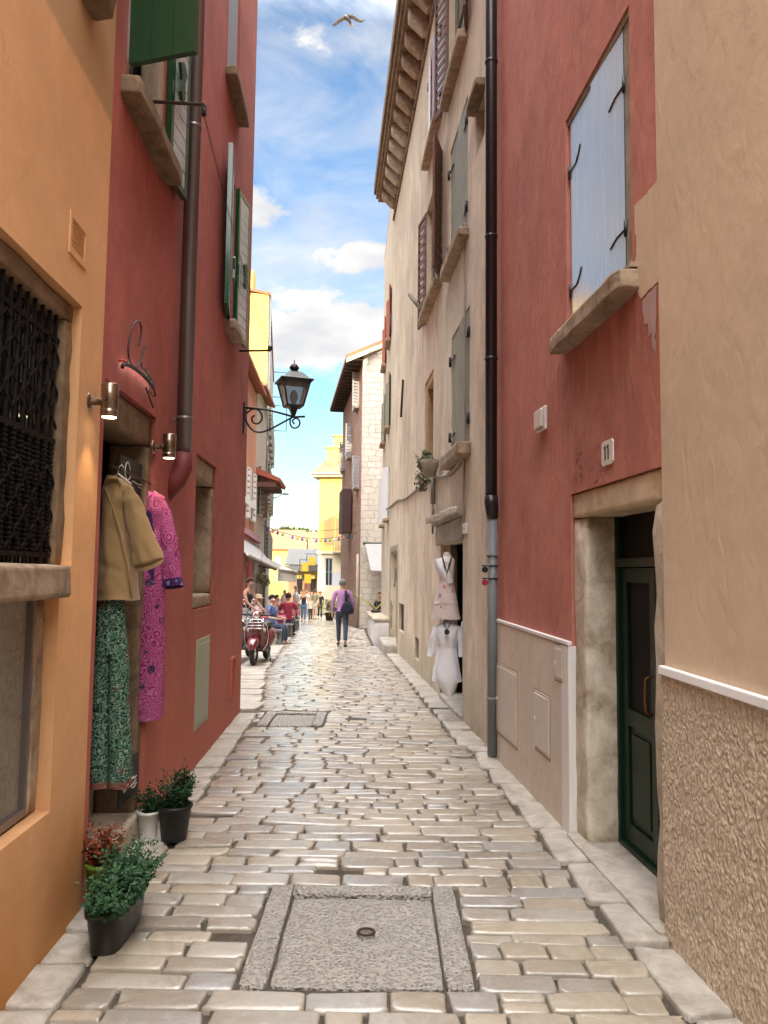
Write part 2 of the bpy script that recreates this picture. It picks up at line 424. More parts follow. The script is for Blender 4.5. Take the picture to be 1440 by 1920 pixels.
def paisley(name, cols, scale, ring=26):
    m, t, b = nt(name); v = mapping(t, (1, 1, 1))
    d = N_(t, 'ShaderNodeTexNoise'); d.inputs['Scale'].default_value = 7; L_(t, v, d.inputs['Vector'])
    vd = N_(t, 'ShaderNodeVectorMath', operation='MULTIPLY_ADD'); L_(t, d.outputs['Color'], vd.inputs[0]); vd.inputs[1].default_value = (.07, .07, .07); L_(t, v, vd.inputs[2])
    w = N_(t, 'ShaderNodeTexVoronoi'); w.inputs['Scale'].default_value = scale; L_(t, vd.outputs[0], w.inputs['Vector'])
    rings = math_(t, 'FRACT', math_(t, 'MULTIPLY', w.outputs['Distance'], ring / 5))
    sep = N_(t, 'ShaderNodeSeparateColor'); L_(t, w.outputs['Color'], sep.inputs[0])
    c = mixc(t, ramp(t, rings, [(.4, (0, 0, 0)), (.5, (1, 1, 1))]), cols[0], cols[1])
    w2 = N_(t, 'ShaderNodeTexVoronoi'); w2.inputs['Scale'].default_value = scale * .62; L_(t, vd.outputs[0], w2.inputs['Vector'])
    k = ramp(t, w2.outputs['Distance'], [(.24, (1, 1, 1)), (.27, (0, 0, 0))])
    s2 = N_(t, 'ShaderNodeSeparateColor'); L_(t, w2.outputs['Color'], s2.inputs[0])
    c = mixc(t, math_(t, 'MULTIPLY', k, ramp(t, s2.outputs[0], [(.3, (0, 0, 0)), (.32, (1, 1, 1))])), c, cols[2])
    th = noise_(t, vd.outputs[0], scale * 1.5, 2, .5, 3)
    c = mixc(t, math_(t, 'MULTIPLY', ramp(t, th, [(.48, (0, 0, 0)), (.5, (1, 1, 1)), (.53, (1, 1, 1)), (.55, (0, 0, 0))]), .9), c, cols[3])
    L_(t, c, b.inputs['Base Color']); b.inputs['Roughness'].default_value = .85; b.inputs['Specular IOR Level'].default_value = .21
    bump(t, b, noise_(t, mapping(t, (9, 9, 1.2)), 2, 3), .4, .015)
    return m
M['pink'] = paisley('pink_paisley_cotton', ((.50, .13, .28), (.27, .015, .12), (.02, .02, .06), (.34, .13, .25)), 13)
M['purple'] = paisley('purple_border_cotton', ((.05, .02, .11), (.03, .012, .06), (.25, .2, .3), (.12, .06, .2)), 30)
M['greenpat'] = paisley('green_paisley_cotton', ((.05, .15, .10), (.015, .035, .03), (.15, .03, .02), (.34, .45, .34)), 10)
M['floral'] = paisley('blush_floral_cotton', ((.66, .56, .54), (.62, .52, .50), (.50, .18, .17), (.63, .53, .51)), 13, 8)

def hammered(name, col, scale):
    m, t, b = nt(name); v = mapping(t)
    w = N_(t, 'ShaderNodeTexVoronoi', feature='SMOOTH_F1'); w.inputs['Scale'].default_value = scale; w.inputs['Smoothness'].default_value = .5
    nz = N_(t, 'ShaderNodeTexNoise'); nz.inputs['Scale'].default_value = scale * .6; L_(t, v, nz.inputs['Vector'])
    vd = N_(t, 'ShaderNodeVectorMath', operation='MULTIPLY_ADD'); L_(t, nz.outputs['Color'], vd.inputs[0]); vd.inputs[1].default_value = (.018, .018, .018); L_(t, v, vd.inputs[2])
    L_(t, vd.outputs[0], w.inputs['Vector']); a = noise_(t, v, 5, 5); f = noise_(t, v, scale * 2.6, 4)
    h = math_(t, 'ADD', w.outputs['Distance'], math_(t, 'MULTIPLY', f, .5))
    c = mixc(t, ramp(t, h, [(.3, (0, 0, 0)), (.8, (1, 1, 1))]), sc(col, .55), sc(col, 1.2)); c = mixc(t, math_(t, 'MULTIPLY', a, .5), c, sc(col, .8))
    L_(t, c, b.inputs['Base Color']); b.inputs['Roughness'].default_value = .6
    bump(t, b, h, 1.0, .05); return m
M['hammer'] = hammered('bush_hammered_stone', (.56, .525, .465), 50)
def pebbledash():
    m, t, b = nt('rough_cast_render'); v = mapping(t, (1, 1, .7), (0, .6, 0))
    nz = N_(t, 'ShaderNodeTexNoise'); nz.inputs['Scale'].default_value = 22; nz.inputs['Detail'].default_value = 4; L_(t, v, nz.inputs['Vector'])
    vd = N_(t, 'ShaderNodeVectorMath', operation='MULTIPLY_ADD'); L_(t, nz.outputs['Color'], vd.inputs[0]); vd.inputs[1].default_value = (.05, .05, .05); L_(t, v, vd.inputs[2])
    w = N_(t, 'ShaderNodeTexVoronoi', feature='SMOOTH_F1'); w.inputs['Scale'].default_value = 54; w.inputs['Smoothness'].default_value = .7; L_(t, vd.outputs[0], w.inputs['Vector'])
    f = noise_(t, v, 70, 4, .6); g = noise_(t, v, 2.5, 4)
    h = math_(t, 'ADD', math_(t, 'MULTIPLY', w.outputs['Distance'], -1.0), math_(t, 'MULTIPLY', f, .45))
    c = mixc(t, ramp(t, h, [(.0, (1, 1, 1)), (.02, (1, 1, 1))]), (.62, .47, .33), (.88, .71, .53))
    c = mixc(t, ramp(t, w.outputs['Distance'], [(.3, (1, 1, 1)), (.62, (0, 0, 0))]), (.58, .46, .335), (.88, .73, .57)); c = mixc(t, math_(t, 'MULTIPLY', g, .45), c, (.50, .36, .22))
    L_(t, c, b.inputs['Base Color']); b.inputs['Roughness'].default_value = .7
    bump(t, b, h, .9, .035); return m
M['dash'] = pebbledash()
M['hatchp'] = paint('painted_hatch', (.60, .555, .48), .6)
M['edgegreen'] = paint('green_shutter_edge', (.008, .055, .025), .4)
def cobble():
    m, t, b = nt('polished_limestone'); v = mapping(t); g = N_(t, 'ShaderNodeNewGeometry'); r = g.outputs['Random Per Island']
    c = ramp(t, r, [(0, (.26, .23, .19)), (.22, (.36, .31, .24)), (.45, (.41, .37, .305)), (.62, (.28, .275, .265)), (.8, (.34, .29, .22)), (1, (.44, .385, .30))])
    a = noise_(t, v, 9, 7, .65, .5); p = noise_(t, v, 45, 5, .7); big = noise_(t, v, 1.2, 4)
    c = mixc(t, math_(t, 'MULTIPLY', ramp(t, a, [(.5, (0, 0, 0)), (.72, (1, 1, 1))]), .55), c, (.46, .43, .385))
    c = mixc(t, math_(t, 'MULTIPLY', ramp(t, a, [(.25, (1, 1, 1)), (.45, (0, 0, 0))]), .5), c, (.34, .27, .20))
    c = mixc(t, math_(t, 'MULTIPLY', ramp(t, p, [(.28, (1, 1, 1)), (.4, (0, 0, 0))]), .6), c, (.22, .17, .12))
    L_(t, c, b.inputs['Base Color'])
    ro = math_(t, 'ADD', math_(t, 'MULTIPLY', a, .17), math_(t, 'MULTIPLY', r, .07))
    L_(t, math_(t, 'ADD', ro, .03), b.inputs['Roughness']); b.inputs['Specular IOR Level'].default_value = 1.0
    gr = noise_(t, v, 160, 3, .6); st = noise_(t, v, 3.3, 6, .7, 1.0)
    c2 = mixc(t, math_(t, 'MULTIPLY', ramp(t, st, [(.5, (0, 0, 0)), (.64, (1, 1, 1))]), .45), c, (.25, .20, .15)); c2 = mixc(t, math_(t, 'MULTIPLY', ramp(t, gr, [(.3, (1, 1, 1)), (.45, (0, 0, 0))]), .35), c2, (.20, .165, .12)); L_(t, c2, b.inputs['Base Color'])
    n = bump(t, b, a, .3, .012); n = bump(t, b, p, .28, .005, n); bump(t, b, gr, .12, .002, n)
    return m
M['cobble'] = cobble()
M['slab'] = stone('pale_edge_slabs', (.49, .455, .40), (.30, .26, .21), 7, .7, .5, 28)
M['mortar'] = stone('dirty_mortar', (.11, .088, .066), (.045, .036, .027), 12, .7)
def masonry(name, c1, c2, mort, bw, bh, dist):
    m, t, b = nt(name)
    tc = N_(t, 'ShaderNodeTexCoord'); nz = N_(t, 'ShaderNodeTexNoise'); nz.inputs['Scale'].default_value = 2.3; nz.inputs['Detail'].default_value = 3; L_(t, tc.outputs['UV'], nz.inputs['Vector'])
    vd = N_(t, 'ShaderNodeVectorMath', operation='MULTIPLY_ADD'); L_(t, nz.outputs['Color'], vd.inputs[0]); vd.inputs[1].default_value = (dist, dist, dist); L_(t, tc.outputs['UV'], vd.inputs[2])
    k = N_(t, 'ShaderNodeTexBrick'); L_(t, vd.outputs[0], k.inputs['Vector']); k.inputs['Scale'].default_value = 1
    k.inputs['Brick Width'].default_value = bw; k.inputs['Row Height'].default_value = bh; k.inputs['Mortar Size'].default_value = .018; k.inputs['Mortar Smooth'].default_value = .3; k.squash = .6; k.squash_frequency = 3; k.offset_frequency = 2
    k.inputs['Color1'].default_value = c4(c1); k.inputs['Color2'].default_value = c4(c2); k.inputs['Mortar'].default_value = c4(mort); k.inputs['Bias'].default_value = -.1
    v = mapping(t); a = noise_(t, v, 5, 6)
    c = mixc(t, math_(t, 'MULTIPLY', a, .5), k.outputs['Color'], sc(c1, 1.25)); L_(t, c, b.inputs['Base Color']); b.inputs['Roughness'].default_value = .85
    n = bump(t, b, math_(t, 'SUBTRACT', 1, k.outputs['Fac']), .7, .03); bump(t, b, noise_(t, v, 20, 5), .5, .02, n); return m
M['gable'] = masonry('pale_stone_masonry', (.60, .54, .46), (.50, .44, .36), (.36, .31, .25), .50, .27, .34)
M['brick'] = masonry('red_rubble_masonry', (.42, .21, .16), (.54, .40, .32), (.36, .28, .22), .34, .14, .12)

# ------------------------------------------------------------------ facades in plan
LW = Fac((-1.628, 4.316), (-1.861, 10.274), -1)
RW = Fac((1.545, 3.3), (1.155, 8.388), 1)
BW = Fac((1.125, 8.42), (.20, 21.0), 1)
B2 = Fac((.20, 21.0), (-.075, 27.0), 1)
def wallx(F, y): return F.a.x + F.d.x / F.d.y * (y - F.a.y)

# ------------------------------------------------------------------ world, sun
SUN_EL, SUN_AZ = R(17), math.atan2(.11, -1)       # the sun stands behind the camera, a little to the right
SX, SY = .11, -1.0
W = bpy.data.worlds.new('World'); SC.world = W; W.use_nodes = True
t = W.node_tree; bg = t.nodes['Background']
sky = N_(t, 'ShaderNodeTexSky', sky_type='NISHITA'); sky.sun_disc = False; sky.sun_elevation = SUN_EL
sky.sun_rotation = math.atan2(SX, SY); sky.air_density = 1.2; sky.dust_density = 1.0; sky.ozone_density = 3.0
tc = N_(t, 'ShaderNodeTexCoord'); dirv = tc.outputs['Generated']
sp = N_(t, 'ShaderNodeSeparateXYZ'); L_(t, dirv, sp.inputs[0])
def wmap(sc_, loc=(0, 0, 0)):
    mp = N_(t, 'ShaderNodeMapping'); mp.inputs['Scale'].default_value = sc_; mp.inputs['Location'].default_value = loc; L_(t, dirv, mp.inputs['Vector']); return mp.outputs[0]
def blob(px, py, rx, ry, gain=1.0):
    """a cloud bank round the direction seen at px,py (rx, ry in radians)"""
    d = ray(px, py).normalized(); az = math.atan2(d.x, d.y); el = math.asin(d.z)
    A = math_(t, 'ARCTAN2', sp.outputs[0], sp.outputs[1]); E = math_(t, 'ARCSINE', sp.outputs[2])
    a = math_(t, 'POWER', math_(t, 'DIVIDE', math_(t, 'SUBTRACT', A, az), rx), 2); e = math_(t, 'POWER', math_(t, 'DIVIDE', math_(t, 'SUBTRACT', E, el), ry), 2)
    return math_(t, 'MULTIPLY', math_(t, 'EXPONENT', math_(t, 'MULTIPLY', math_(t, 'ADD', a, e), -1)), gain)
wisp = noise_(t, wmap((3.2, 3.2, 6.5), (.3, .1, .4)), 1.6, 7, .58, .5)
puff = noise_(t, wmap((9, 9, 17), (.1, .2, .3)), 1.5, 8, .6, .3)
WISP = math_(t, 'MULTIPLY', ramp(t, wisp, [(.40, (0, 0, 0)), (.72, (1, 1, 1))]), .74)
banks = None
for bl in [(600, 625, .10, .034, 1.0), (640, 600, .05, .022, .55), (475, 395, .055, .034, .95), (690, 480, .085, .02, .75), (560, 670, .10, .02, .6), (690, 640, .06, .03, .5), (540, 75, .09, .03, .35), (660, 345, .1, .03, .35), (610, 1010, .25, .03, .5), (540, 545, .1, .02, .35)]:
    b_ = blob(*bl); banks = b_ if banks is None else math_(t, 'ADD', banks, b_)
BANK = ramp(t, math_(t, 'ADD', math_(t, 'MULTIPLY', banks, .62), math_(t, 'MULTIPLY', math_(t, 'SUBTRACT', puff, .5), 1.5)), [(.26, (0, 0, 0)), (.52, (1, 1, 1))])
BANK = math_(t, 'MULTIPLY', BANK, ramp(t, banks, [(.05, (0, 0, 0)), (.3, (1, 1, 1))]))
over = math_(t, 'MULTIPLY', ramp(t, sp.outputs[2], [(.60, (0, 0, 0)), (.76, (1, 1, 1))]), math_(t, 'EXPONENT', math_(t, 'MULTIPLY', math_(t, 'POWER', math_(t, 'DIVIDE', sp.outputs[0], .42), 2), -1)))       # cloud band added overhead out of view, brightened to light the lane walls
CL = math_(t, 'ADD', math_(t, 'ADD', WISP, BANK), math_(t, 'MULTIPLY', over, .8), True)
shade = ramp(t, noise_(t, wmap((7, 7, 20), (.4, .2, .0)), 1.3, 5, .5), [(.35, (.74, .75, .78)), (.6, (1.0, .97, .93))])
back = math_(t, 'MULTIPLY', ramp(t, math_(t, 'MULTIPLY', sp.outputs[1], -1), [(.15, (0, 0, 0)), (.5, (1, 1, 1))]), ramp(t, sp.outputs[2], [(.25, (0, 0, 0)), (.45, (1, 1, 1))]))   # bright sky added out of view behind the camera as fill light
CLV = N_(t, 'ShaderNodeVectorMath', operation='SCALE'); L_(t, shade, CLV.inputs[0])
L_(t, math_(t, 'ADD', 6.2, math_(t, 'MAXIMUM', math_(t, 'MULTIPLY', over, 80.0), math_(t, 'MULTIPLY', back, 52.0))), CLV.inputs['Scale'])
grad = ramp(t, sp.outputs[2], [(0.0, (1.9, 1.75, 1.5)), (.12, (1.2, 1.5, 1.4)), (.3, (1.15, 1.3, 1.4)), (.55, (1.3, 1.35, 1.4)), (.8, (1, 1, 1))])
tint = mixc(t, 1.0, sky.outputs[0], (1, 1, 1), 'MULTIPLY'); L_(t, grad, tint.node.inputs[7])
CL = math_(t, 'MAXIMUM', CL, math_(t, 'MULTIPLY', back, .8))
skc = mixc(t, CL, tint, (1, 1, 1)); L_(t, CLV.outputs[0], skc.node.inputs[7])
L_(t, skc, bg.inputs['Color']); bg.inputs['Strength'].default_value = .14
sun = bpy.data.lights.new('sun', 'SUN'); sun.energy = 4.5; sun.angle = R(.5); sun.color = (1, .86, .60)
so = bpy.data.objects.new('sun', sun); COL.objects.link(so)
S = Vector((SX, SY, 0)).normalized() * math.cos(SUN_EL) + Vector((0, 0, math.sin(SUN_EL)))
so.rotation_euler = S.to_track_quat('Z', 'Y').to_euler(); so.location = (0, -10, 30)
SC.view_settings.view_transform = 'Standard'; SC.view_settings.look = 'None'; SC.view_settings.exposure = 0.36; SC.view_settings.gamma = 1
SC.cycles.max_bounces = 8; SC.cycles.diffuse_bounces = 5; SC.cycles.glossy_bounces = 4; SC.cycles.use_denoising = True
SC.cycles.sample_clamp_indirect = 6; SC.cycles.caustics_reflective = False

# ------------------------------------------------------------------ ground and paving
mb = MB()
ys = [-40, 0] + [k for k in range(2, 62, 2)] + [62, 70, 90, 200, 600, 2000, 4000]
xs = [-2500, -60, -10, -3, 0, 3, 10, 60, 2500]
for a, b in zip(ys, ys[1:]):
    for c, d in zip(xs, xs[1:]):
        mb.quad((c, a, G(a) - .028), (d, a, G(a) - .028), (d, b, G(b) - .028), (c, b, G(b) - .028))
mb.build('ground', M['mortar'], kind='structure')

def cobble_stone(mb, x0, x1, y0, y1, n=16, h=0, tilt=.013, sm=.010):
    """one worn paving stone with a rounded, slightly domed top"""
    cx, cy = (x0 + x1) / 2, (y0 + y1) / 2; hx, hy = (x1 - x0) / 2, (y1 - y0) / 2
    if hx < .03 or hy < .03: return
    tx, ty = rnd.gauss(0, tilt), rnd.gauss(0, tilt); h += rnd.gauss(0, .0035)
    ph = [rnd.uniform(0, 6.28) for _ in range(4)]
    rings = [[], [], [], [], []]
    skew = rnd.uniform(-.06, .06)
    for k in range(n):
        a = 2 * math.pi * (k + .5) / n; ca, sa = math.cos(a), math.sin(a)
        e = .21
        px = math.copysign(abs(ca) ** e, ca); py = math.copysign(abs(sa) ** e, sa)
        j = 1 + .035 * math.sin(2 * a + ph[0]) + .03 * math.sin(3 * a + ph[1]) + .03 * math.sin(5 * a + ph[2]) + rnd.uniform(-.025, .025)
        ux, uy = px * hx * j + py * hy * skew, py * hy * (1 + .06 * math.sin(3 * a + ph[3]) + .04 * math.sin(px * 4 + ph[1]))
        for q, (ins, dz) in enumerate(((-.004, -.05), (.0, -.014), (.003, -.003), (sm, -.0004), (sm + .013, .0004))):
            kx = max(.2, 1 - ins / hx); ky = max(.2, 1 - ins / hy)
            X, Y = cx + ux * kx, cy + uy * ky
            rings[q].append((X, Y, G(Y) + h + dz + (tx * (X - cx) + ty * (Y - cy) if q else 0)))
    b = len(mb.v)
    mb.loft(rings, caps=False)
    top = b + 4 * n; b2 = len(mb.v)
    for k in range(n):
        p = mb.v[top + k]; mb.v.append(Vector((cx + (p.x - cx) * .5, cy + (p.y - cy) * .5, G(cy + (p.y - cy) * .5) + h + .0025 + (tx * (p.x - cx) + ty * (p.y - cy)) * .5)))
    b3 = len(mb.v); mb.v.append(Vector((cx, cy, G(cy) + h + .003)))
    for k in range(n):
        c = (k + 1) % n
        mb.f.append([top + k, top + c, b2 + c, b2 + k]); mb.f.append([b2 + k, b2 + c, b3]); mb.sm += [True, True]; mb.uv += [None, None]

def leftx(y):
    if y < 10.2: return wallx(LW, y) + .25
    for (a, p), (b, q) in zip(((10.2, -1.56), (15, -2.2), (25, -2.9), (34, -4.0), (50, -6.2)), ((15, -2.2), (25, -2.9), (34, -4.0), (50, -6.2), (80, -9))):
        if y <= b: return p + (q - p) * (y - a) / (b - a)
    return -9
def rightx(y):
    if y < 8.4: return wallx(RW, y) - .26
    if y < 21: return wallx(BW, y) - .30
    if y < 31: return -.30 - (y - 21) * .045
    return -.75 - (y - 31) * .125 - .15
cov = (-.63, .43, 3.58, 4.70)            # big hatch (x0,x1,y0,y1)
cov2 = (-1.50, -.72, 9.42, 10.30)
mb = MB(); y = 1.7; row = 0
while y < 56:
    r_ = rnd.uniform(.115, .19) if y < 9 else rnd.uniform(.13, .2)
    for e in (cov[2] - .012, cov[3] + .012):
        if y < e - .02 and y + r_ > e - .07: r_ = e - y
        if y < e - .02 < y + r_: r_ = e - y
    n = 24 if y < 7 else 16 if y < 14 else (10 if y < 30 else 8)
    gap = .012
    ivs = [(leftx(y + r_ / 2) + rnd.uniform(-.03, .03), rightx(y + r_ / 2) + rnd.uniform(-.03, .03))]
    for c in (cov, cov2):
        if y + r_ > c[2] + .0 and y < c[3] - .0:
            nv = []
            for a, b in ivs:
                if a < c[0]: nv.append((a, min(b, c[0] - .015)))
                if b > c[1]: nv.append((max(a, c[1] + .015), b))
            ivs = nv
    for a, b in ivs:
        x = a
        while x < b - .05:
            w = min(max(rnd.lognormvariate(-1.17, .34), .14), .66)
            if b - (x + w) < .14: w = b - x
            s_ = (row % 7) * .0
            d0, d1 = rnd.uniform(-.012, .008), rnd.uniform(-.008, .012)
            if rnd.random() < .06 and w < .4:       # two small fillers instead of one
                cobble_stone(mb, x + gap / 2, x + w - gap / 2, y + gap / 2, y + r_ / 2 - gap / 4, n)
                cobble_stone(mb, x + gap / 2, x + w - gap / 2, y + r_ / 2 + gap / 4, y + r_ - gap / 2, n)
            else:
                cobble_stone(mb, x + gap / 2, x + w - gap / 2, y + gap / 2 + d0, y + r_ - gap / 2 + d1, n)
            x += w
    y += r_; row += 1
mb.build('cobbled_street', M['cobble'], kind='structure')
# edge slabs along the walls
mb = MB()
def strip(x0f, x1f, ya, yb, lo, hi, n=14, h=.004):
    y = ya
    while y < yb:
        l = min(rnd.uniform(lo, hi), yb - y + .01); m_ = y + l / 2
        cobble_stone(mb, x0f(m_), x1f(m_), y + .008, y + l - .008, n, h + rnd.uniform(-.004, .006), .014, .03)
        y += l
strip(lambda y: wallx(LW, y) - .02, lambda y: leftx(y) - .02, 1.7, 4.4, .3, .5)
strip(lambda y: wallx(LW, y) - .02, lambda y: leftx(y) - .02, 4.4, 10.2, .22, .42)
strip(lambda y: rightx(y) + .02, lambda y: wallx(RW, y) + .02, 1.7, 8.4, .38, .75)
strip(lambda y: rightx(y) + .02, lambda y: wallx(BW, y) + .03, 8.4, 21, .35, .7)
y = 10.5
while y < 34:                            # flagstones in front of the cafes
    l = rnd.uniform(.4, .7); x = leftx(y + l / 2) - .02
    while x > -5.4:
        w = rnd.uniform(.5, 1.0); cobble_stone(mb, x - w + .01, x - .01, y + .008, y + l - .008, 10, 0, .006, .03); x -= w
    y += l
mb.build('pavement', M['slab'], kind='structure')

# stone hatches in the street
def hatch(c, label, ring):
    o = thing('stone_hatch_cover', ((c[0] + c[1]) / 2, (c[2] + c[3]) / 2, 0), label, 'hatch cover', 'hammered stone hatches')
    x0, x1, y0, y1 = c; w = .125; z = .008
    mb = MB(); g = .004
    for O, X, Y in (((x0, y0), w, y1 - y0), ((x1 - w, y0), w, y1 - y0), ((x0 + w + g, y1 - w), x1 - x0 - 2 * w - 2 * g, w)):
        mb.rough((O[0], O[1], -.06), (X, 0, 0), (0, Y, 0), (0, 0, .06 + z), .004, 7, rad=.012)
    mb.build('frame', M['hammer'], o)
    mb = MB(); a, b = x0 + w + .016, x1 - w - .012
    mb.rough((a, y0 + .03, -.08), (b - a, 0, 0), (0, y1 - w - .022 - y0 - .03, 0), (0, 0, .068), .006, 11, rad=.014)
    mb.build('lid', M['hammer'], o)
    if ring:
        mb = MB(); cx, cy = (a + b) / 2 + .03, (y0 + y1) / 2 - .03
        mb.torus((cx, cy, .004), (0, .05, 1), .042, .007, 24, 8); mb.build('ring', M['rust'], o)
hatch(cov, 'large square hammered stone hatch with an iron ring in the near paving', True)
hatch(cov2, 'smaller hammered stone hatch without a ring beside the red wall foot', False)

def stained(base, marks, col, amt=.6):
    """rain and rust streaks that run down from given spots (u0, u1, z, length), in wall metres"""
    def ex(t, v, c):
        if base: c = base(t, v, c)
        uv = N_(t, 'ShaderNodeTexCoord').outputs['UV']; sp_ = N_(t, 'ShaderNodeSeparateXYZ'); L_(t, uv, sp_.inputs[0])
        mp = N_(t, 'ShaderNodeMapping'); mp.inputs['Scale'].default_value = (9, .8, 1); L_(t, uv, mp.inputs['Vector'])
        dr = ramp(t, noise_(t, mp.outputs[0], 1.3, 5, .6, .2), [(.36, (0, 0, 0)), (.66, (1, 1, 1))]); tot = None
        for u0, u1, z, ln in marks:
            a = math_(t, 'POWER', math_(t, 'DIVIDE', math_(t, 'SUBTRACT', sp_.outputs[0], (u0 + u1) / 2), (u1 - u0) / 2 + .08), 6)
            a = math_(t, 'EXPONENT', math_(t, 'MULTIPLY', a, -1)); q = math_(t, 'DIVIDE', math_(t, 'SUBTRACT', z, sp_.outputs[1]), ln)
            f = math_(t, 'MULTIPLY', math_(t, 'GREATER_THAN', q, 0), math_(t, 'EXPONENT', math_(t, 'MULTIPLY', math_(t, 'MAXIMUM', q, 0), -2.2)))
            k = math_(t, 'MULTIPLY', a, f); tot = k if tot is None else math_(t, 'MAXIMUM', tot, k)
        return mixc(t, math_(t, 'MULTIPLY', math_(t, 'MULTIPLY', tot, dr), amt), c, col)
    return ex
M['boards'] = wood('pale_shutter_boards', (.55, .62, .64), (.40, .47, .48), 1); M['boards'].node_tree.nodes['Principled BSDF'].inputs['Coat Weight'].default_value = .8
# ------------------------------------------------------------------ house helpers
def win(F, house, u0, u1, z0, z1, depth=.2, frame=None, sill=None, sh=(), pane=True, sill_z=None, sill_w=.1, sill_o=.12, sill_h=.1, mat='stone', bars=1):
    """window (frame) > pane, sill, shutters; returns the hole for the wall"""
    fm = MB(); a, b = u0 + .002, u1 - .002; o0, o1 = -depth + .02, -depth + .07; w = .05
    fm.fbox(F, a, a + w, z0 + .002, z1 - .002, o0, o1); fm.fbox(F, b - w, b, z0 + .002, z1 - .002, o0, o1)
    fm.fbox(F, a + w, b - w, z0 + .002, z0 + w, o0, o1); fm.fbox(F, a + w, b - w, z1 - w, z1 - .002, o0, o1)
    mid = (a + b) / 2; fm.fbox(F, mid - .025, mid + .025, z0 + w, z1 - w, o0, o1 - .003)
    for k in range(bars):
        zz = z0 + (z1 - z0) * (k + 1) / (bars + 1); fm.fbox(F, a + w, mid - .025, zz - .012, zz + .012, o0, o1 - .008); fm.fbox(F, mid + .025, b - w, zz - .012, zz + .012, o0, o1 - .008)
    f = fm.build('window', frame or M['whitesh'], house)
    if pane:
        p = MB(); p.fbox(F, a + w * .5, b - w * .5, z0 + w * .5, z1 - w * .5, o0 + .012, o0 + .02); p.build('pane', M['glass'], f)
    if sill:
        s = MB(); s.rbox(F, u0 - sill_w, u1 + sill_w, z0 - sill_h, z0 + .004, -.03, sill_o, .007, 6, .025); s.build('sill', M[sill], f)
    for s_ in sh:
        o = s_.build('shutter', s_.m, f)
        if getattr(s_, 'bd', None) and s_.bd.v: s_.bd.build('shutter_boards', M['boards'], f)
    return f, (u0, u1, z0, z1, depth)
def shut(F, uh, z0, z1, w, sgn, ang, mat, t=.035, o=.03, planks=4, horiz=0, braces=None, straps=False, frame=False):
    mb, O, x, y = shutter(F, uh, z0, z1, w, sgn, ang, t, o, planks)
    H = z1 - z0; Z = Vector((0, 0, 1))
    if horiz:
        mb = MB(); fw = .055; bd = MB(); mb.bd = bd
        mb.obox(O, x * fw, y * t, Z * H); mb.obox(O + x * (w - fw), x * fw, y * t, Z * H)
        mb.obox(O + x * fw, x * (w - 2 * fw), y * t, Z * fw); mb.obox(O + x * fw + Z * (H - fw), x * (w - 2 * fw), y * t, Z * fw)
        n = horiz; hh = (H - 2 * fw) / n
        for k in range(n):
            p = O + x * fw + Z * (fw + k * hh)
            if mat == 'green':
                bd.obox(p + y * .004 + Z * .003, x * (w - 2 * fw), y * (t - .006), Z * (hh - .012)); continue
            mb.hexa([p + y * .004, p + x * (w - 2 * fw) + y * .004, p + x * (w - 2 * fw) + y * (t * .45), p + y * (t * .45),
                     p + y * (t * .5) + Z * hh * .7, p + x * (w - 2 * fw) + y * (t * .5) + Z * hh * .7, p + x * (w - 2 * fw) + y * (t - .006) + Z * hh * .7, p + y * (t - .006) + Z * hh * .7])
    if braces:
        for zz in braces: mb.obox(O + x * .03 + Z * (zz * H) - y * .02, x * (w - .06), y * .0195, Z * .09)
    mb.m = M[mat]; mb.O, mb.x, mb.y = O, x, y
    return mb

# ================================================================== ORANGE HOUSE (left, nearest)
oh = thing('orange_house', LW.P(-3.5, 0), 'ochre orange plastered house with a grilled window nearest on the left', 'house')
ug = LW.uz(150, 575)[0]; zg1 = LW.uz(150, 575)[1]; zg0 = LW.uz(118, 1060)[1]
ul = LW.uz(103, 1200)[0]; zl0 = LW.uz(88, 1522)[1]; zl1 = zg0 - .16
HO = [(-3.6, ug, zg0, zg1, .06), (-3.6, ul, zl0, zl1, .08)]
va, vb, vc, vd = LW.rect((128, 398), (153, 430), (153, 500), (127, 470))
HO.append((va, vb, vc, vd, .05))
mb = wall_mesh(LW, -5.2, -.004, -.4, 10.5, HO, o=.012); house_shell(LW, -5.2, -.004, -.4, 10.5, 7, mb)
mb.build('wall', M['orange'], oh); pitched_roof(LW, -5.2, -.004, 10.5, 7).build('roof', M['tile'], oh)
# grilled window
fm = MB(); fw = .105
fm.rbox(LW, -3.6, ug - .004, zg1 - fw, zg1 - .003, -.32, -.03, .012, 9); fm.rbox(LW, ug - fw, ug - .004, zg0 - .02, zg1 - fw + .005, -.318, -.032, .014, 9)
f = fm.build('window', M['darkstone'], oh)
g = MB(); gu = ug - fw
for k in range(20):
    u = gu - .05 - k * .085
    g.tube([LW.P(u, zg0 - .02, -.06), LW.P(u, zg1 - fw + .02, -.06)], .011, 6)
    for s_ in range(2):                                     # forged twists and scrolls
        zc = zg0 + .28 + s_ * .62
        g.tube([LW.P(u + .045 * math.sin(q * 1.1) * (1 if k % 2 else -1), zc + q * .03, -.055) for q in range(-7, 8)], .007, 5)
    for q in range(26): g.torus(LW.P(u, zg0 + .05 + q * .022, -.06), (0, 0, 1), .013, .0055, 8, 4)
for zz in (zg0 + .05, zg0 + .62, zg1 - fw - .12): g.fbox(LW, -3.6, gu - .01, zz - .012, zz + .012, -.068, -.052)
g.build('grille', paint('dull_black_grille', (.008, .006, .006), .8, 0, .2, 0, .2), f)
p = MB(); p.fbox(LW, -3.6, gu + .01, zg0 - .03, zg1 - fw + .02, -.12, -.11); p.build('pane', M['glass'], f)
s = MB(); su = LW.uz(136, 1060, .1)[0]; s.rbox(LW, -3.7, su, zg0 - .155, zg0 + .002, -.05, .10, .012, 10, .02); s.build('sill', M['stone'], f)
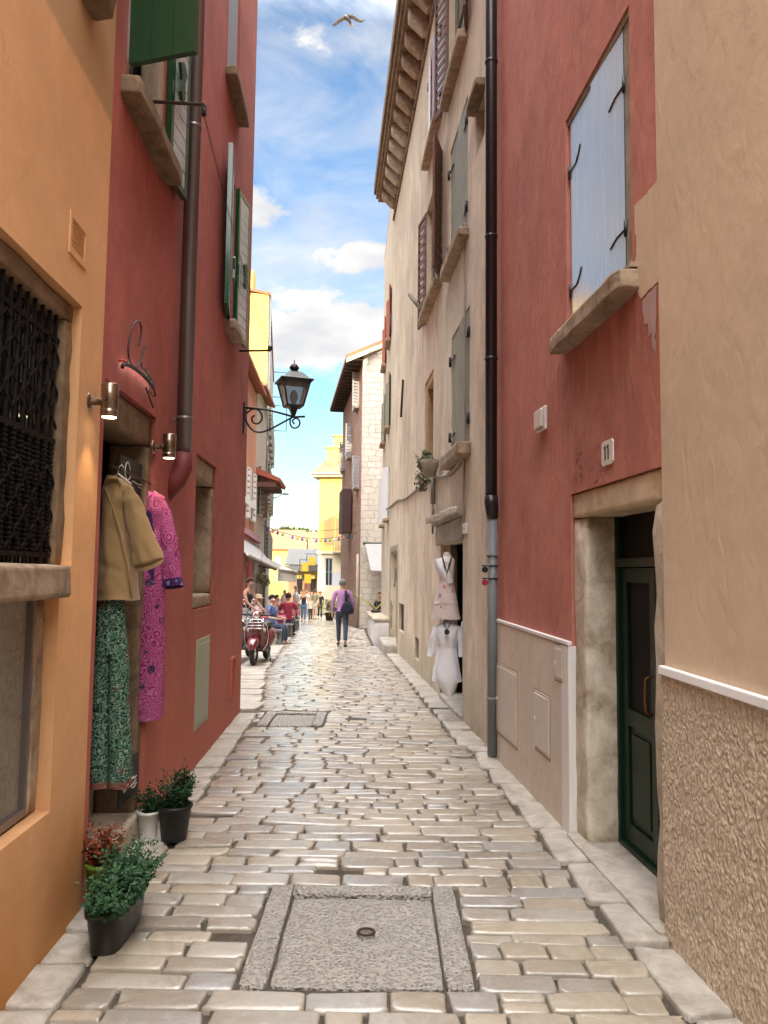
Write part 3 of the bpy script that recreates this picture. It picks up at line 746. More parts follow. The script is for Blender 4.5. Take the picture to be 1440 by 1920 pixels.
# cellar opening with a mesh panel
fm = MB(); fm.rbox(LW, ul - .11, ul - .004, zl0 + .004, zl1, -.3, -.05, .014, 9); f = fm.build('cellar_window', M['stone'], oh)
p = MB(); p.fbox(LW, -3.6, ul - .13, zl0 + .05, zl1, -.10, -.09); p.build('mesh_panel', stone('grey_mesh_panel', (.36, .32, .26), (.22, .19, .15), 30, .9), f)
p = MB(); p.fbox(LW, ul - .13, ul - .10, zl0 + .012, zl1, -.10, -.06); p.fbox(LW, -3.6, ul - .13, zl0 + .012, zl0 + .05, -.10, -.06); p.build('metal_frame', M['zinc'], f)
# vent
p = MB(); w = .012
p.fbox(LW, va - w, va + .012, vc - w, vd + w, .0, .02); p.fbox(LW, vb - .012, vb + w, vc - w, vd + w, .0, .02); p.fbox(LW, va + .012, vb - .012, vc - w, vc + .02, .0, .02); p.fbox(LW, va + .012, vb - .012, vd - .02, vd + w, .0, .02)
for k in range(8):
    z = vc + .03 + (vd - vc - .06) * k / 7; p.hexa([LW.P(va + .012, z, -.03), LW.P(vb - .012, z, -.03), LW.P(vb - .012, z - .0, .012), LW.P(va + .012, z - .0, .012), LW.P(va + .012, z + .006, -.03), LW.P(vb - .012, z + .006, -.03), LW.P(vb - .012, z + .01, .014), LW.P(va + .012, z + .01, .014)])
p.build('vent_grille', M['orange'], oh)
q = MB(); q.fbox(LW, va - .01, vb + .01, vc - .01, vd + .01, -.06, -.05); q.build('vent_back', M['dark'], oh)
p = MB(); u, z = LW.uz(195, 12, .1); p.rbox(LW, u - .14, u + .08, z - .03, z + .25, -.02, .14, .02, 5); p.build('corbel', M['darkstone'], oh)
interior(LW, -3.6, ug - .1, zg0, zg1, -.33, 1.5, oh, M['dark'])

# ================================================================== RED HOUSE (left)
rh = thing('red_house', LW.P(3, 0), 'crimson red house with green shutters above the clothes shop door', 'house')
dL = LW.uz(193, 830)[0]; dR = LW.uz(293, 783)[0]; dT = LW.uz(293, 783)[1]; jR = LW.uz(283, 835)[0]; lB = LW.uz(283, 835)[1]
nu0, nu1, nz0, nz1 = LW.rect((369, 850), (406, 877), (397, 1130)); nz0 = LW.uz(360, 1145)[1]
pu0, pu1, pz0, pz1 = LW.rect((368, 1205), (393, 1190), (388, 1345), (364, 1372))
hu0, hu1, hz0, hz1 = LW.rect((431, 1236), (439, 1229), (436, 1305), (429, 1312))
# upper windows
wa0 = LW.uz(238, 100, .0)[0]; wa1 = LW.uz(330, 300, .095)[0]; waz = LW.uz(333, 300, .12)[1]
wb0 = LW.uz(440, 560, .09)[0]; wb1 = LW.uz(450, 600, .09)[0]; wbz = LW.uz(424, 566, .1)[1]
wc0 = LW.uz(428, 60, .0)[0]; wc1 = LW.uz(449, 120)[0]; wcz = LW.uz(427, 62, .1)[1]
HR = [(dL, dR, .0, dT, .05), (nu0, nu1, nz0, nz1, .04)]
sA1 = shut(LW, wa0 + .02, waz + .12, waz + 1.75, .46, 1, 108, 'greenb', t=.04, planks=3, braces=(.1, .8))
sA2 = shut(LW, wa1 + .01, waz - .08, waz + 1.62, .40, -1, 174, 'green', t=.045, o=.05, horiz=12)
sB1 = shut(LW, wb0, wbz + .0, wbz + 1.75, .56, 1, 173, 'green', t=.045, o=.05, horiz=13)
sB2 = shut(LW, wb1, wbz - .05, wbz + 1.75, .46, -1, 172, 'green', t=.045, o=.05, horiz=13)
sC = shut(LW, wc0 + .06, wcz + .02, wcz + 1.6, .6, 1, 6, 'greyblue', t=.03, o=-.1, planks=4)
for args in ((wa0, wa1, waz, waz + 1.65, [sA1, sA2]), (wb0, wb1, wbz, wbz + 1.75, [sB1, sB2]), (wc0, wc1, wcz, wcz + 1.6, [sC])):
    f, h = win(LW, rh, args[0], args[1], args[2], args[3], .22, M['greenb'], 'darkstone' if args[0] != wb0 else 'stone', args[4], sill_h=.13, sill_o=.13)
    HR.append(h)
    for s_ in args[4]:
        if s_ is sA2 or s_ is sB1 or s_ is sB2:            # carved green latch on the folded shutter
            l = MB(); c = s_.O + s_.x * (.12 if s_ is sA2 else .2) + s_.y * -.02 + Vector((0, 0, .85 if s_ is not sB1 else .55))
            D = s_.x; l.loft([[c + D * (a * k) + Vector((0, 0, zz)) - s_.y * oo for a, oo in ((-1, 0), (1, 0), (1, .025), (-1, .025))] for zz, k in ((-.2, .02), (-.15, .045), (-.05, .03), (0, .05), (.06, .075), (.1, .02))], smooth=False)
            l.build('latch', M['greenb'], f)
M['red'] = plaster('stained_crimson_plaster', (.42, .125, .10), (.26, .068, .058), .5, .4, .4, extra=stained(red_extra, [(wa0 - .1, wa1 + .1, waz - .1, 1.4), (wb0, wb1 + .1, wbz - .1, 1.2), (wc0, wc1, wcz - .1, 1.5)], (.17, .045, .04), .5))
mb = wall_mesh(LW, 0, LW.L, -.3, 14, HR); house_shell(LW, 0, LW.L, -.3, 14, 8, mb); mb.build('wall', M['red'], rh)
pitched_roof(LW, 0, LW.L, 14, 8).build('roof', M['tile'], rh)
# stone jamb blocks beside the near window
mb = MB(); mb.rbox(LW, wa0 - .0, wa0 + .09, waz + .004, waz + 1.64, -.16, -.004, .006, 6); mb.build('window_jamb', M['pale'], rh)
mb = MB(); mb.rbox(LW, wa1 - .12, wa1 - .002, waz + .004, waz + 1.64, -.16, -.006, .006, 5); mb.build('window_jamb', M['pale'], rh)
# shop door: stone surround, step, frame, dark shop behind
mb = MB(); mb.rbox(LW, dL + .002, dR - .003, lB, dT - .003, -.3, -.03, .008, 9); mb.rbox(LW, jR, dR - .003, .05, lB - .003, -.3, -.031, .008, 9); ds = mb.build('door_surround', M['darkstone'], rh)
mb = MB(); mb.fbox(LW, dL + .002, dL + .04, .17, lB - .01, -.1, -.02); mb.fbox(LW, dL + .045, dL + .075, .17, lB - .01, -.14, -.1); mb.build('door_frame', M['whitep'], rh)
mb = MB(); mb.rbox(LW, dL + .003, dR - .006, -.03, .17, -.5, .005, .004, 8, .015); mb.rbox(LW, dL + .3, dR - .1, .17, .36, -1.1, -.3, .004, 6, .015); mb.build('doorstep', M['pale'], rh)
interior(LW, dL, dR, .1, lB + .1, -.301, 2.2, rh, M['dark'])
# narrow stone niche
mb = MB(); w = .09
mb.rbox(LW, nu0 + .004, nu1 - .003, nz1 - .22, nz1 - .003, -.45, -.02, .008, 6); mb.rbox(LW, nu1 - .14, nu1 - .003, nz0 + .14, nz1 - .225, -.45, -.021, .008, 8); mb.rbox(LW, nu0 + .004, nu1 - .003, nz0 + .003, nz0 + .135, -.45, -.015, .006, 6); mb.rbox(LW, nu0 + .004, nu0 + .08, nz0 + .14, nz1 - .225, -.45, -.021, .008, 8)
fr = mb.build('narrow_window', M['stone'], rh); p = MB(); p.fbox(LW, nu0 + .05, nu1 - .1, nz0 + .1, nz1 - .18, -.42, -.4); p.build('pane', M['glass'], fr)
mb = MB(); mb.fbox(LW, pu0, pu1, pz0, pz1, -.02, .006); mb.fbox(LW, pu0 + .03, pu1 - .03, pz0 + .05, pz1 - .05, .006, .012); mb.build('meter_cover', paint('pale_green_metal', (.36, .38, .28), .6), rh, bevel=.003)
mb = MB(); mb.fbox(LW, hu0, hu0 + .03, hz0, hz1, 0, .03); mb.fbox(LW, hu1 - .03, hu1, hz0, hz1, 0, .03); mb.fbox(LW, hu0 + .03, hu1 - .03, hz1 - .03, hz1, 0, .03); mb.fbox(LW, hu0 + .03, hu1 - .03, hz0, hz1 - .03, -.01, .008); mb.build('hatch_door', M['red'], rh)
# rain pipe with painted boot
pu = LW.uz(355, 500, .09)[0]; pzb = LW.uz(350, 858, .09)[1]
mb = MB(); mb.tube([LW.P(pu, pzb, .09), LW.P(pu, 13.9, .09)], .062, 16); pp = mb.build('drainpipe', M['zinc'], rh)
for zz in (LW.uz(362, 240, .09)[1], LW.uz(352, 795, .09)[1]): mb = MB(); mb.lathe(LW.P(pu, zz, .09), [(.062, 0), (.07, .004), (.07, .03), (.062, .034)], 16, caps=False); mb.fbox(LW, pu - .012, pu + .012, zz + .004, zz + .03, 0, .03); mb.build('clamp', M['zinc'], pp)
mb = MB(); mb.tube([LW.P(pu, pzb + .02, .09), LW.P(pu, pzb - .10, .09), LW.P(pu - .02, pzb - .2, .05), LW.P(pu - .03, pzb - .34, -.06)], [.075, .075, .078, .07], 16); mb.build('boot', M['redpipe'], pp)

# ------------------------------------------------------------------ shop fittings on the red wall
def wall_lamp(px, py0, py1, label):
    o = .12; u, z1 = LW.uz(px, py0, o); z0 = LW.uz(px, py1, o)[1]; c = LW.P(u, z0, o); r = .047; H = z1 - z0
    t = thing('wall_lamp', LW.P(u, z0, 0), label, 'wall lamp', 'lit cylinder lamps by the shop door')
    mb = MB(); mb.lathe(c, [(r - .006, .006), (r, 0), (r, H * .22), (r - .002, H * .225), (r, H * .23), (r, H - .004), (r - .006, H)], 24); mb.build('body', M['steel'], t)
    mb = MB(); mb.lathe(LW.P(u, z0 + H * .45, 0), [(.05, 0), (.05, .012), (.035, .02), (.018, .025), (.018, .08)], 18, LW.N); mb.build('mount', M['steel'], t)
    mb = MB(); mb.lathe(c + Vector((0, 0, -.002)), [(r - .009, 0), (r - .009, .006)], 20); mb.build('lens', emis('lamp_lens', (1, .82, .52), 6), t)
    l = bpy.data.lights.new('lamp_beam', 'SPOT'); l.energy = 5.0; l.color = (1, .72, .38); l.spot_size = R(75); l.spot_blend = .6; l.shadow_soft_size = .03
    lo = bpy.data.objects.new('lamp_beam', l); COL.objects.link(lo); lo.parent = t; lo.location = c + Vector((0, 0, -.02)) - t.location
wall_lamp(207, 720, 784, 'lit bronze cylinder lamp at the orange house corner, left of the shop door')
wall_lamp(318, 814, 860, 'lit bronze cylinder lamp between shop door and grey drainpipe')

sg = thing('shop_sign', LW.P(LW.uz(255, 680, .05)[0], LW.uz(255, 680, .05)[1], 0), 'cursive dark metal shop name with backlit underline on the red wall', 'sign')
def sgp(zx, zy, o=.05):
    u, z = LW.uz(180 + zx / 8, 580 + zy / 8, o); return LW.P(u, z, o)
def smooth(pts, k=2):
    for _ in range(k):
        n = [pts[0]]
        for a, b in zip(pts, pts[1:]): n += [(a[0] * .75 + b[0] * .25, a[1] * .75 + b[1] * .25), (a[0] * .25 + b[0] * .75, a[1] * .25 + b[1] * .75)]
        pts = n + [pts[-1]]
    return pts
mb = MB()
for st, r in (([(640, 545), (672, 430), (685, 290), (660, 180), (600, 175), (540, 270), (510, 400), (485, 540), (482, 660), (500, 770), (540, 850), (590, 870), (650, 825), (690, 700), (735, 545)], .0062),
              ([(680, 800), (688, 915), (735, 865), (738, 925), (762, 995), (792, 945), (768, 1015), (824, 1005), (812, 1062), (850, 1060), (858, 1150), (895, 1150)], .006),
              ([(750, 1170), (800, 1320), (860, 1475)], .006), ([(795, 1225), (862, 1312)], .005), ([(868, 1185), (893, 1305)], .006)):
    mb.tube([sgp(*p) for p in smooth(st)], r, 7)
mb.build('lettering', M['iron'], sg)
ul_ = smooth([(395, 870), (412, 822), (480, 832), (560, 872), (680, 960), (790, 1070), (860, 1180)])
mb = MB(); mb.tube([sgp(*p) for p in ul_], .012, 8); mb.build('underline', M['iron'], sg)
mb = MB(); mb.tube([sgp(x, y + 8, .032) for x, y in ul_[6:]], .006, 6); mb.build('light_strip', emis('sign_led', (1, .95, .92), 5), sg)
mb = MB(); mb.tube([sgp(350, 770), sgp(400, 768), sgp(470, 788)], .008, 6); mb.build('red_bracket', paint('red_plastic', (.45, .02, .02), .4), sg)

# washing line bracket with pulley
br = thing('line_bracket', LW.P(LW.uz(252, 190)[0], LW.uz(252, 190)[1]), 'rusty rod with black pulley sticking out below the green shutter', 'bracket')
u, z = LW.uz(252, 189); A = LW.P(u, z, -.01); Bp = at(383, 196, A.y + .02)
mb = MB(); mb.tube([A, Bp], .011, 8); mb.build('rod', M['rust'], br)
mb = MB(); c = Bp + Vector((0, 0, -.055)); mb.torus(c, (1, .3, 0), .02, .01, 14, 6); mb.box(c + Vector((0, 0, .015)), (.03, .03, .06)); mb.build('pulley', M['iron'], br)
u, z = LW.uz(449, 658); A2 = LW.P(u, z, -.01); B2p = at(508, 657, A2.y)
br2 = thing('line_bracket', A2, 'thin black rod near the far red corner carrying the washing line', 'bracket')
mb = MB(); mb.tube([A2, B2p], .014, 8); mb.build('rod', M['iron'], br2); mb = MB(); mb.ball(B2p + Vector((-.01, 0, .03)), .035, 8, 6); mb.build('knob', M['iron'], br2)
mb = MB()
for dz in (0, .03):
    pts = [c.lerp(B2p, k / 16) + Vector((0, 0, -dz - .12 * math.sin(math.pi * k / 16))) for k in range(17)]; mb.tube(pts, .0016, 5)
tag(mb.build('washing_line', M['iron']), 'thin double washing line running along the red wall between two brackets', 'line')

# wall lantern on scroll bracket
yl = LW.P(5.62, 0).y; A = LW.P(5.62, 0); zt = at(458, 768, yl).z
la = thing('wall_lantern', (A.x, A.y, zt), 'black old style lantern on a scrolled iron bracket at the red corner', 'street lantern')
def lp(px, py, dy=0): return at(px, py, yl + dy)
mb = MB(); mb.tube([lp(455, 764), lp(500, 768), lp(520, 773), lp(552, 782), lp(572, 781)], .014, 8)
mb.tube([lp(*p) for p in smooth([(460, 768), (459, 785), (470, 805), (485, 812), (505, 806), (525, 795), (545, 784), (552, 781)])], .013, 8)
mb.tube([lp(*p) for p in smooth([(462, 775), (475, 765), (488, 770), (493, 785), (484, 796), (473, 792), (472, 782), (478, 779)])], .012, 8)
mb.tube([lp(*p) for p in smooth([(545, 784), (543, 796), (551, 804), (561, 800), (563, 789), (555, 783), (547, 789), (552, 795)])], .011, 8)
mb.fbox(LW, 5.56, 5.68, zt - .32, zt + .08, 0, .02); mb.build('bracket', M['iron'], la)
cx = lp(551, 730); zb = lp(551, 762).z; ze = lp(551, 716).z; zc = lp(551, 704).z
def sq(z, hw, a=R(45) + R(20)): return [Vector((cx.x + math.cos(a + k * R(90)) * hw * 1.414, cx.y + math.sin(a + k * R(90)) * hw * 1.414, z)) for k in range(4)]
mb = MB()
mb.loft([sq(zt - .06 - .02, .02), sq(zb - .03, .05), sq(zb, .105)], smooth=False); mb.build('base', M['iron'], la); mb = MB()
mb.loft([sq(ze - .006, .215), sq(ze + .012, .215), sq(ze + .03, .17), sq(zc + .035, .085), sq(zc + .05, .05)], smooth=False)
mb.build('roof', M['iron'], la); mb = MB(); mb.lathe((cx.x, cx.y, zc + .051), [(.05, 0), (.05, .03), (.065, .04), (.065, .05), (.04, .09), (.02, .105), (.008, .11), (.004, .16)], 14); mb.build('finial', M['iron'], la)
mb = MB(); b0, b1 = sq(zb - .002, .105), sq(ze, .18)
for k in range(4): mb.tube([b0[k], b1[k]], .012, 6); mb.tube([b1[k], b1[(k + 1) % 4]], .009, 6); mb.tube([b0[k], b0[(k + 1) % 4]], .01, 6)
mb.build('cage', M['iron'], la)
gm, gt, gb = nt('frosted_lantern_glass'); gb.inputs['Base Color'].default_value = (.30, .29, .28, 1); gb.inputs['Roughness'].default_value = .25; gb.inputs['Transmission Weight'].default_value = .75; gb.inputs['IOR'].default_value = 1.05
mb = MB(); mb.loft([sq(zb, .098), sq(ze - .01, .172)], caps=False, smooth=False); mb.build('glass', gm, la)
mb = MB(); mb.lathe((cx.x, cx.y, zb), [(.03, 0), (.03, .05), (.05, .10), (.055, .15), (.03, .2), (.01, .215)], 12); mb.build('bulb', M['whitep'], la)

# ================================================================== TAN HOUSE (right, nearest)
uc = RW.uz(1243, 900)[0]
# unseen house added behind the camera to keep the low sun off the lane
blocker_h = thing('sun_blocking_house', (0, -26, 0), 'unseen tall pale house added behind the camera to block the low sun', 'house')
FQ = Fac((-24, -26), (24, -26), 1); FQ.n = Vector((0, 1)); HQ_ = [(k * 3 + 1.5, k * 3 + 2.6, z, z + 1.7, .2) for k in range(15) for z in (1, 5, 9, 13)]
mb = wall_mesh(FQ, 0, 48, -.4, 19, HQ_); house_shell(FQ, 0, 48, -.4, 19, 8, mb); mb.build('wall', M['beige2'], blocker_h); pitched_roof(FQ, 0, 48, 19, 8).build('roof', M['tile'], blocker_h)
mb = MB()
for h in HQ_: mb.fbox(FQ, h[0], h[1], h[2], h[3], -.22, -.2)
mb.build('window', M['glass'], blocker_h)
th = thing('tan_house', RW.P(-1, 0), 'plain tan plastered house with rough cast base nearest on the right', 'house')
mb = wall_mesh(RW, -4.2, uc, -.4, 13, [], o=.006); house_shell(RW, -4.2, uc, -.4, 13, 7, mb)
mb.build('wall', M['tan'], th)
pitched_roof(RW, -4.2, uc, 13, 7).build('roof', M['tile'], th)
zp = RW.uz(1250, 1268, .04)[1]; zpn = RW.uz(1440, 1332, .04)[1]; un = RW.uz(1440, 1332, .04)[0]; slope = (zp - zpn) / (uc - un)
P = RW.P; ua = -8; za = zp + slope * (ua - uc)
mb = MB(); ug_, zg_ = 46, 24
for i in range(ug_):
    for k in range(zg_):
        uu = [un - 1.2 + (uc + 1.2 - un) * (i + d) / ug_ for d in (0, 1)]; tz = [(k + d) / zg_ for d in (0, 1)]
        def q(u, t_): zz = -.3 + (zp + slope * (u - uc) + .3) * t_; pp_ = P(u, zz, .03); return pp_ + RW.N * (noise.noise(pp_ * 13) * .006)
        mb.quad(q(uu[0], tz[0]), q(uu[1], tz[0]), q(uu[1], tz[1]), q(uu[0], tz[1]), smooth=True)
mb.quad(P(uc, -.3, .03), P(uc, -.3, -.3), P(uc, zp, -.3), P(uc, zp, .03))
mb.build('rough_cast_base', M['dash'], th)
mb = MB(); h = .045; ua = un - 1.2; za = zp + slope * (ua - uc)
mb.hexa([P(ua, za, .008), P(uc - .002, zp, .008), P(uc - .002, zp, .05), P(ua, za, .05), P(ua, za + h, .008), P(uc - .002, zp + h, .008), P(uc - .002, zp + h, .045), P(ua, za + h, .045)]); mb.build('base_trim', M['white'], th, bevel=.006)

# ================================================================== RED HOUSE (right)
qh = thing('red_house', RW.P(3, 0), 'brick red house on the right with number plate above its dark doorway', 'house')
du1 = RW.uz(1070, 930)[0]; dz1 = RW.uz(1070, 927)[1]; lz0 = RW.uz(1076, 972)[1]
w0 = RW.uz(1180, 100)[0]; w1 = RW.uz(1061, 300)[0]; wz1 = RW.uz(1061, 227)[1]; wz0 = (RW.uz(1050, 605, .12)[1] + RW.uz(1190, 478, .12)[1]) / 2
HQ = [(uc, du1, -.02, dz1, .05), (w0, w1, wz0, wz1, .09)]
M['redr'] = plaster('stained_brick_red_plaster', (.51, .19, .145), (.36, .13, .10), .45, .6, .5, extra=stained(red_right_extra, [(w0 - .1, w1 + .07, wz0 - .1, 1.5), (uc, du1, dz1 + 1.0, .9)], (.22, .085, .065), .5))
mb = wall_mesh(RW, uc, RW.L, -.3, 13.5, HQ); house_shell(RW, uc, RW.L, -.3, 13.5, 7, mb); mb.build('wall', M['redr'], qh)
pitched_roof(RW, uc, RW.L, 13.5, 7).build('roof', M['tile'], qh)
# plinth with white cap and white corner strip
zq = RW.uz(1085, 1212, .03)[1]; zq2 = RW.uz(925, 1160, .03)[1]; L = RW.L
def slab_(u0, u1, za0, za1, zb0, zb1, o0, o1):
    return [P(u0, za0, o0), P(u1, zb0, o0), P(u1, zb0, o1), P(u0, za0, o1), P(u0, za1, o0), P(u1, zb1, o0), P(u1, zb1, o1), P(u0, za1, o1)]
mb = MB(); mb.hexa(slab_(du1 + .16, L - .002, -.2, zq - .02, -.2, zq2 - .02, .001, .03)); mb.build('plinth', M['plinth'], qh, bevel=.008)
mb = MB(); mb.hexa(slab_(du1 - .015, L - .002, zq - .019, zq + .012, zq2 - .019, zq2 + .012, .001, .037)); mb.fbox(RW, du1 - .015, du1 + .158, -.1, zq - .022, -.03, .033); mb.build('plinth_cap', M['white'], qh, bevel=.006)
for px in (((932, 1248), (970, 1262), (970, 1405), (932, 1355)), ((1003, 1292), (1031, 1310), (1031, 1424), (1003, 1395)), ((1041, 1208), (1057, 1214), (1057, 1280), (1041, 1270))):
    a, b, c, d = RW.rect(*px, o=.03); mb = MB()
    mb.fbox(RW, a, b, c, d, .02, .034); mb.fbox(RW, a + .02, b - .02, c + .025, d - .025, .034, .041); mb.fbox(RW, b - .05, b - .04, (c + d) / 2 - .02, (c + d) / 2 + .02, .041, .05)
    mb.build('meter_cover', M['hatchp'], qh, bevel=.002)
    mb = MB(); mb.fbox(RW, a - .012, b + .012, c - .012, d + .012, .02, .0315); mb.build('meter_frame', M['stone'], qh)
# stone doorway
mb = MB(); mb.rbox(RW, uc + .003, du1 - .004, lz0, dz1 - .003, -.3, -.012, .006, 9, .012); mb.build('door_lintel', stone('tan_lintel_stone', (.62, .49, .34), (.42, .31, .20), 5, .5), qh)
uj = RW.uz(1093, 1100)[0]
mb = MB(); mb.rbox(RW, uj, du1 - .004, -.03, lz0 - .003, -.3, -.02, .012, 11, .02); mb.build('door_jamb', stone('flaking_painted_stone', (.72, .66, .54), (.34, .26, .17), 4.2, .7), qh)
un2 = RW.uz(1222, 1000)[0]
mb = MB(); mb.rbox(RW, uc + .003, un2, .03, lz0 - .003, -.3, -.004, .022, 12, .03); o_ = mb.build('door_jamb', M['pale'], qh)
mb = MB(); mb.rbox(RW, uc + .01, du1 - .01, -.05, .035, -.36, .06, .004, 8, .02); mb.build('doorstep', M['slab'], qh)
# green double door, half glazed
a, b = un2 - .06, uj + .03; o0 = -.27
mb = MB(); mb.fbox(RW, a, a + .06, .04, lz0 + .02, o0 - .04, o0 + .04); mb.fbox(RW, b - .06, b, .04, lz0 + .02, o0 - .04, o0 + .04); mb.fbox(RW, a + .06, b - .06, lz0 - .35, lz0 - .29, o0 - .04, o0 + .04); mb.fbox(RW, a + .06, b - .06, .036, .07, o0 - .04, o0 + .04)
dr = mb.build('door', M['greend'], qh, bevel=.004)
mid = (a + b) / 2
for s0, s1 in ((a + .063, mid - .003), (mid + .003, b - .063)):
    mb = MB(); zt_ = lz0 - .355; w = .085
    mb.fbox(RW, s0, s0 + w, .075, zt_, o0 - .03, o0 + .012); mb.fbox(RW, s1 - w, s1, .075, zt_, o0 - .03, o0 + .012)
    for z0, z1 in ((.075, .2), (.84, .95), (zt_ - .1, zt_)): mb.fbox(RW, s0 + w, s1 - w, z0, z1, o0 - .028, o0 + .010)
    mb.fbox(RW, s0 + w, s1 - w, .2, .84, o0 - .02, o0 - .012); mb.fbox(RW, s0 + w + .05, s1 - w - .05, .25, .79, o0 - .012, o0 + .004)
    mb.build('leaf', M['greend'], dr, bevel=.004)
    mb = MB(); mb.fbox(RW, s0 + w - .01, s1 - w + .01, .94, zt_ - .09, o0 - .018, o0 - .01); mb.build('pane', paint('black_door_glass', (.004, .004, .004), .5, 0, .05, 0, .15), dr)
mb = MB(); hp = [P(mid + .05, .98, o0 + .02), P(mid + .05, 1.0, o0 + .06), P(mid + .05, 1.1, o0 + .065), P(mid + .05, 1.2, o0 + .06), P(mid + .05, 1.22, o0 + .02)]; mb.tube(hp, .011, 8); mb.build('handle', paint('brass', (.16, .09, .03), .5, 0, .1, .8), dr)
mb = MB(); mb.fbox(RW, a + .06, b - .06, lz0 - .29, lz0 + .02, o0 - .01, o0); mb.build('pane', bpy.data.materials['black_door_glass'], dr)
interior(RW, a, b, .0, lz0, o0 - .05, 1.5, qh, M['dark'])
# window with closed glossy shutters
so_ = -.032; z0, z1 = wz0 + .012, wz1 - .05; s0 = RW.uz(1174, 300, so_)[0]; s1 = RW.uz(1073, 400, so_)[0]; sm_ = RW.uz(1115, 350, so_)[0]
fm = MB(); fm.fbox(RW, w0 + .002, w1 - .002, z1 + .003, wz1 - .002, so_ - .06, so_ + .02); fm.fbox(RW, w0 + .002, s0 - .012, wz0 + .01, z1, so_ - .06, so_ + .01); fw_ = fm.build('window', M['greystone'], qh)
shm = wood('pale_blue_white_boards', (.56, .66, .72), (.42, .53, .60)); shm.node_tree.nodes['Principled BSDF'].inputs['Coat Weight'].default_value = 1.0; shm.node_tree.nodes['Principled BSDF'].inputs['Coat IOR'].default_value = 2.2; shm.node_tree.nodes['Principled BSDF'].inputs['Coat Roughness'].default_value = .16
for uh, w, sg_ in ((s0, sm_ - s0 - .004, 1), (s1, s1 - sm_ - .004, -1)):
    mb, O, x, y = shutter(RW, uh, z0, z1, w, sg_, 1.5 if sg_ > 0 else 0, .04, so_ - .03, 4); mb.build('shutter', shm, fw_); e_ = MB(); e_.obox(O + x * (-.012 if sg_ > 0 else w - .001) + y * .001, x * (.011 if sg_ > 0 else .009), y * .0405, Vector((0, 0, z1 - z0))); e_.build('shutter_edge', M['edgegreen'], fw_)
    for zz in (z0 + (z1 - z0) * .2, z0 + (z1 - z0) * .77):
        mb = MB(); q0 = O + y * .042 + Vector((0, 0, zz - z0)); mb.tube([q0 - x * .01, q0 + x * .13, q0 + x * .2 + Vector((0, 0, .05 if sg_ < 0 else -.02)), q0 + x * .23 + Vector((0, 0, .09 if sg_ < 0 else -.03))], .007, 6)
        mb.lathe(q0 - x * .012 + Vector((0, 0, -.05)), [(.014, 0), (.014, .1)], 8); mb.obox(q0 - x * .03 - y * .03 + Vector((0, 0, -.025)), x * .03, y * .03, Vector((0, 0, .05))); mb.build('hinge', M['iron'], fw_)
mb = MB(); mb.rbox(RW, w0 - .1, w1 + .07, wz0 - .14, wz0, -.04, .13, .008, 9, .035); mb.fbox(RW, w0 - .09, w1 + .06, wz0 + .003, wz0 + .03, -.04, .05); mb.build('sill', M['stone'], fw_)
# pipes at the party wall
pu_ = RW.uz(921, 600, .09)[0]; zj = RW.uz(920, 935, .09)[1]
mb = MB(); mb.tube([P(pu_, zj, .09), P(pu_, 13.3, .09)], .062, 16); pp = mb.build('drainpipe', M['brownpipe'], qh)
for py in (120, 447, 676): mb = MB(); mb.lathe(P(pu_, RW.uz(921, py, .09)[1], .09), [(.062, 0), (.07, .005), (.07, .03), (.062, .035)], 16, caps=False); mb.build('clamp', M['brownpipe'], pp)
mb = MB(); mb.tube([P(pu_, zj + .03, .09), P(pu_, zj - .05, .09), P(pu_ + .02, zj - .14, .075), P(pu_ + .03, zj - .2, .07)], [.072, .072, .066, .06], 16); mb.build('elbow', M['brownpipe'], pp)
mb = MB(); mb.tube([P(pu_ + .03, .02, .07), P(pu_ + .03, zj - .17, .07)], .052, 16)
for py in (1045, 1308): mb.lathe(P(pu_ + .03, RW.uz(917, py, .07)[1], .07), [(.052, 0), (.06, .005), (.06, .03), (.052, .035)], 16, caps=False)
mb.build('lower_drainpipe', M['greypipe'], qh)
mb = MB(); mb.tube([P(L - .01, .9, .02), P(L - .01, 13.3, .02)], .011, 6); mb.build('white_cable', M['whitep'], qh)
# lamp box, number plate, plaster patch
a, b, c, d = RW.rect((1006, 770), (1020, 770), (1020, 804), o=.03)
lb = thing('bulkhead_lamp', P((a + b) / 2, c, 0), 'small white unlit lamp box on the brick red wall', 'wall lamp')
mb = MB(); mb.fbox(RW, a, b, c, d, .001, .03); mb.build('housing', M['whitep'], lb, bevel=.008)
mb = MB(); mb.fbox(RW, a + .012, b - .012, c + .02, d - .02, .03, .06); mb.build('lens', paint('milky_lens', (.6, .58, .55), .3), lb, bevel=.012)
a, b, c, d = RW.rect((1128, 830), (1149, 826), (1149, 868), (1128, 872), o=.01)
pl = thing('house_number_plate', P((a + b) / 2, c, 0), 'white house number plate reading 11 above the stone doorway', 'sign')
k = .02; oc = [(a + k, c), (b - k, c), (b, c + k), (b, d - k), (b - k, d), (a + k, d), (a, d - k), (a, c + k)]
mb = MB(); mb.loft([[P(u, z, o) for u, z in oc] for o in (.001, .012)], smooth=False); mb.build('plate', M['whitep'], pl, bevel=.003)
mb = MB(); mu = (a + b) / 2; hh = d - c
for s_ in (-1, 1):
    u = mu + s_ * (b - a) * .13; mb.fbox(RW, u - .007, u + .007, c + hh * .22, d - hh * .2, .0125, .0155)
    mb.hexa([P(u + .007, d - hh * .27, .0125), P(u + .02, d - hh * .33, .0125), P(u + .02, d - hh * .33, .015), P(u + .007, d - hh * .27, .015), P(u + .007, d - hh * .2, .0125), P(u + .02, d - hh * .28, .0125), P(u + .02, d - hh * .28, .015), P(u + .007, d - hh * .2, .015)])
mb.build('lettering', M['black'], pl)
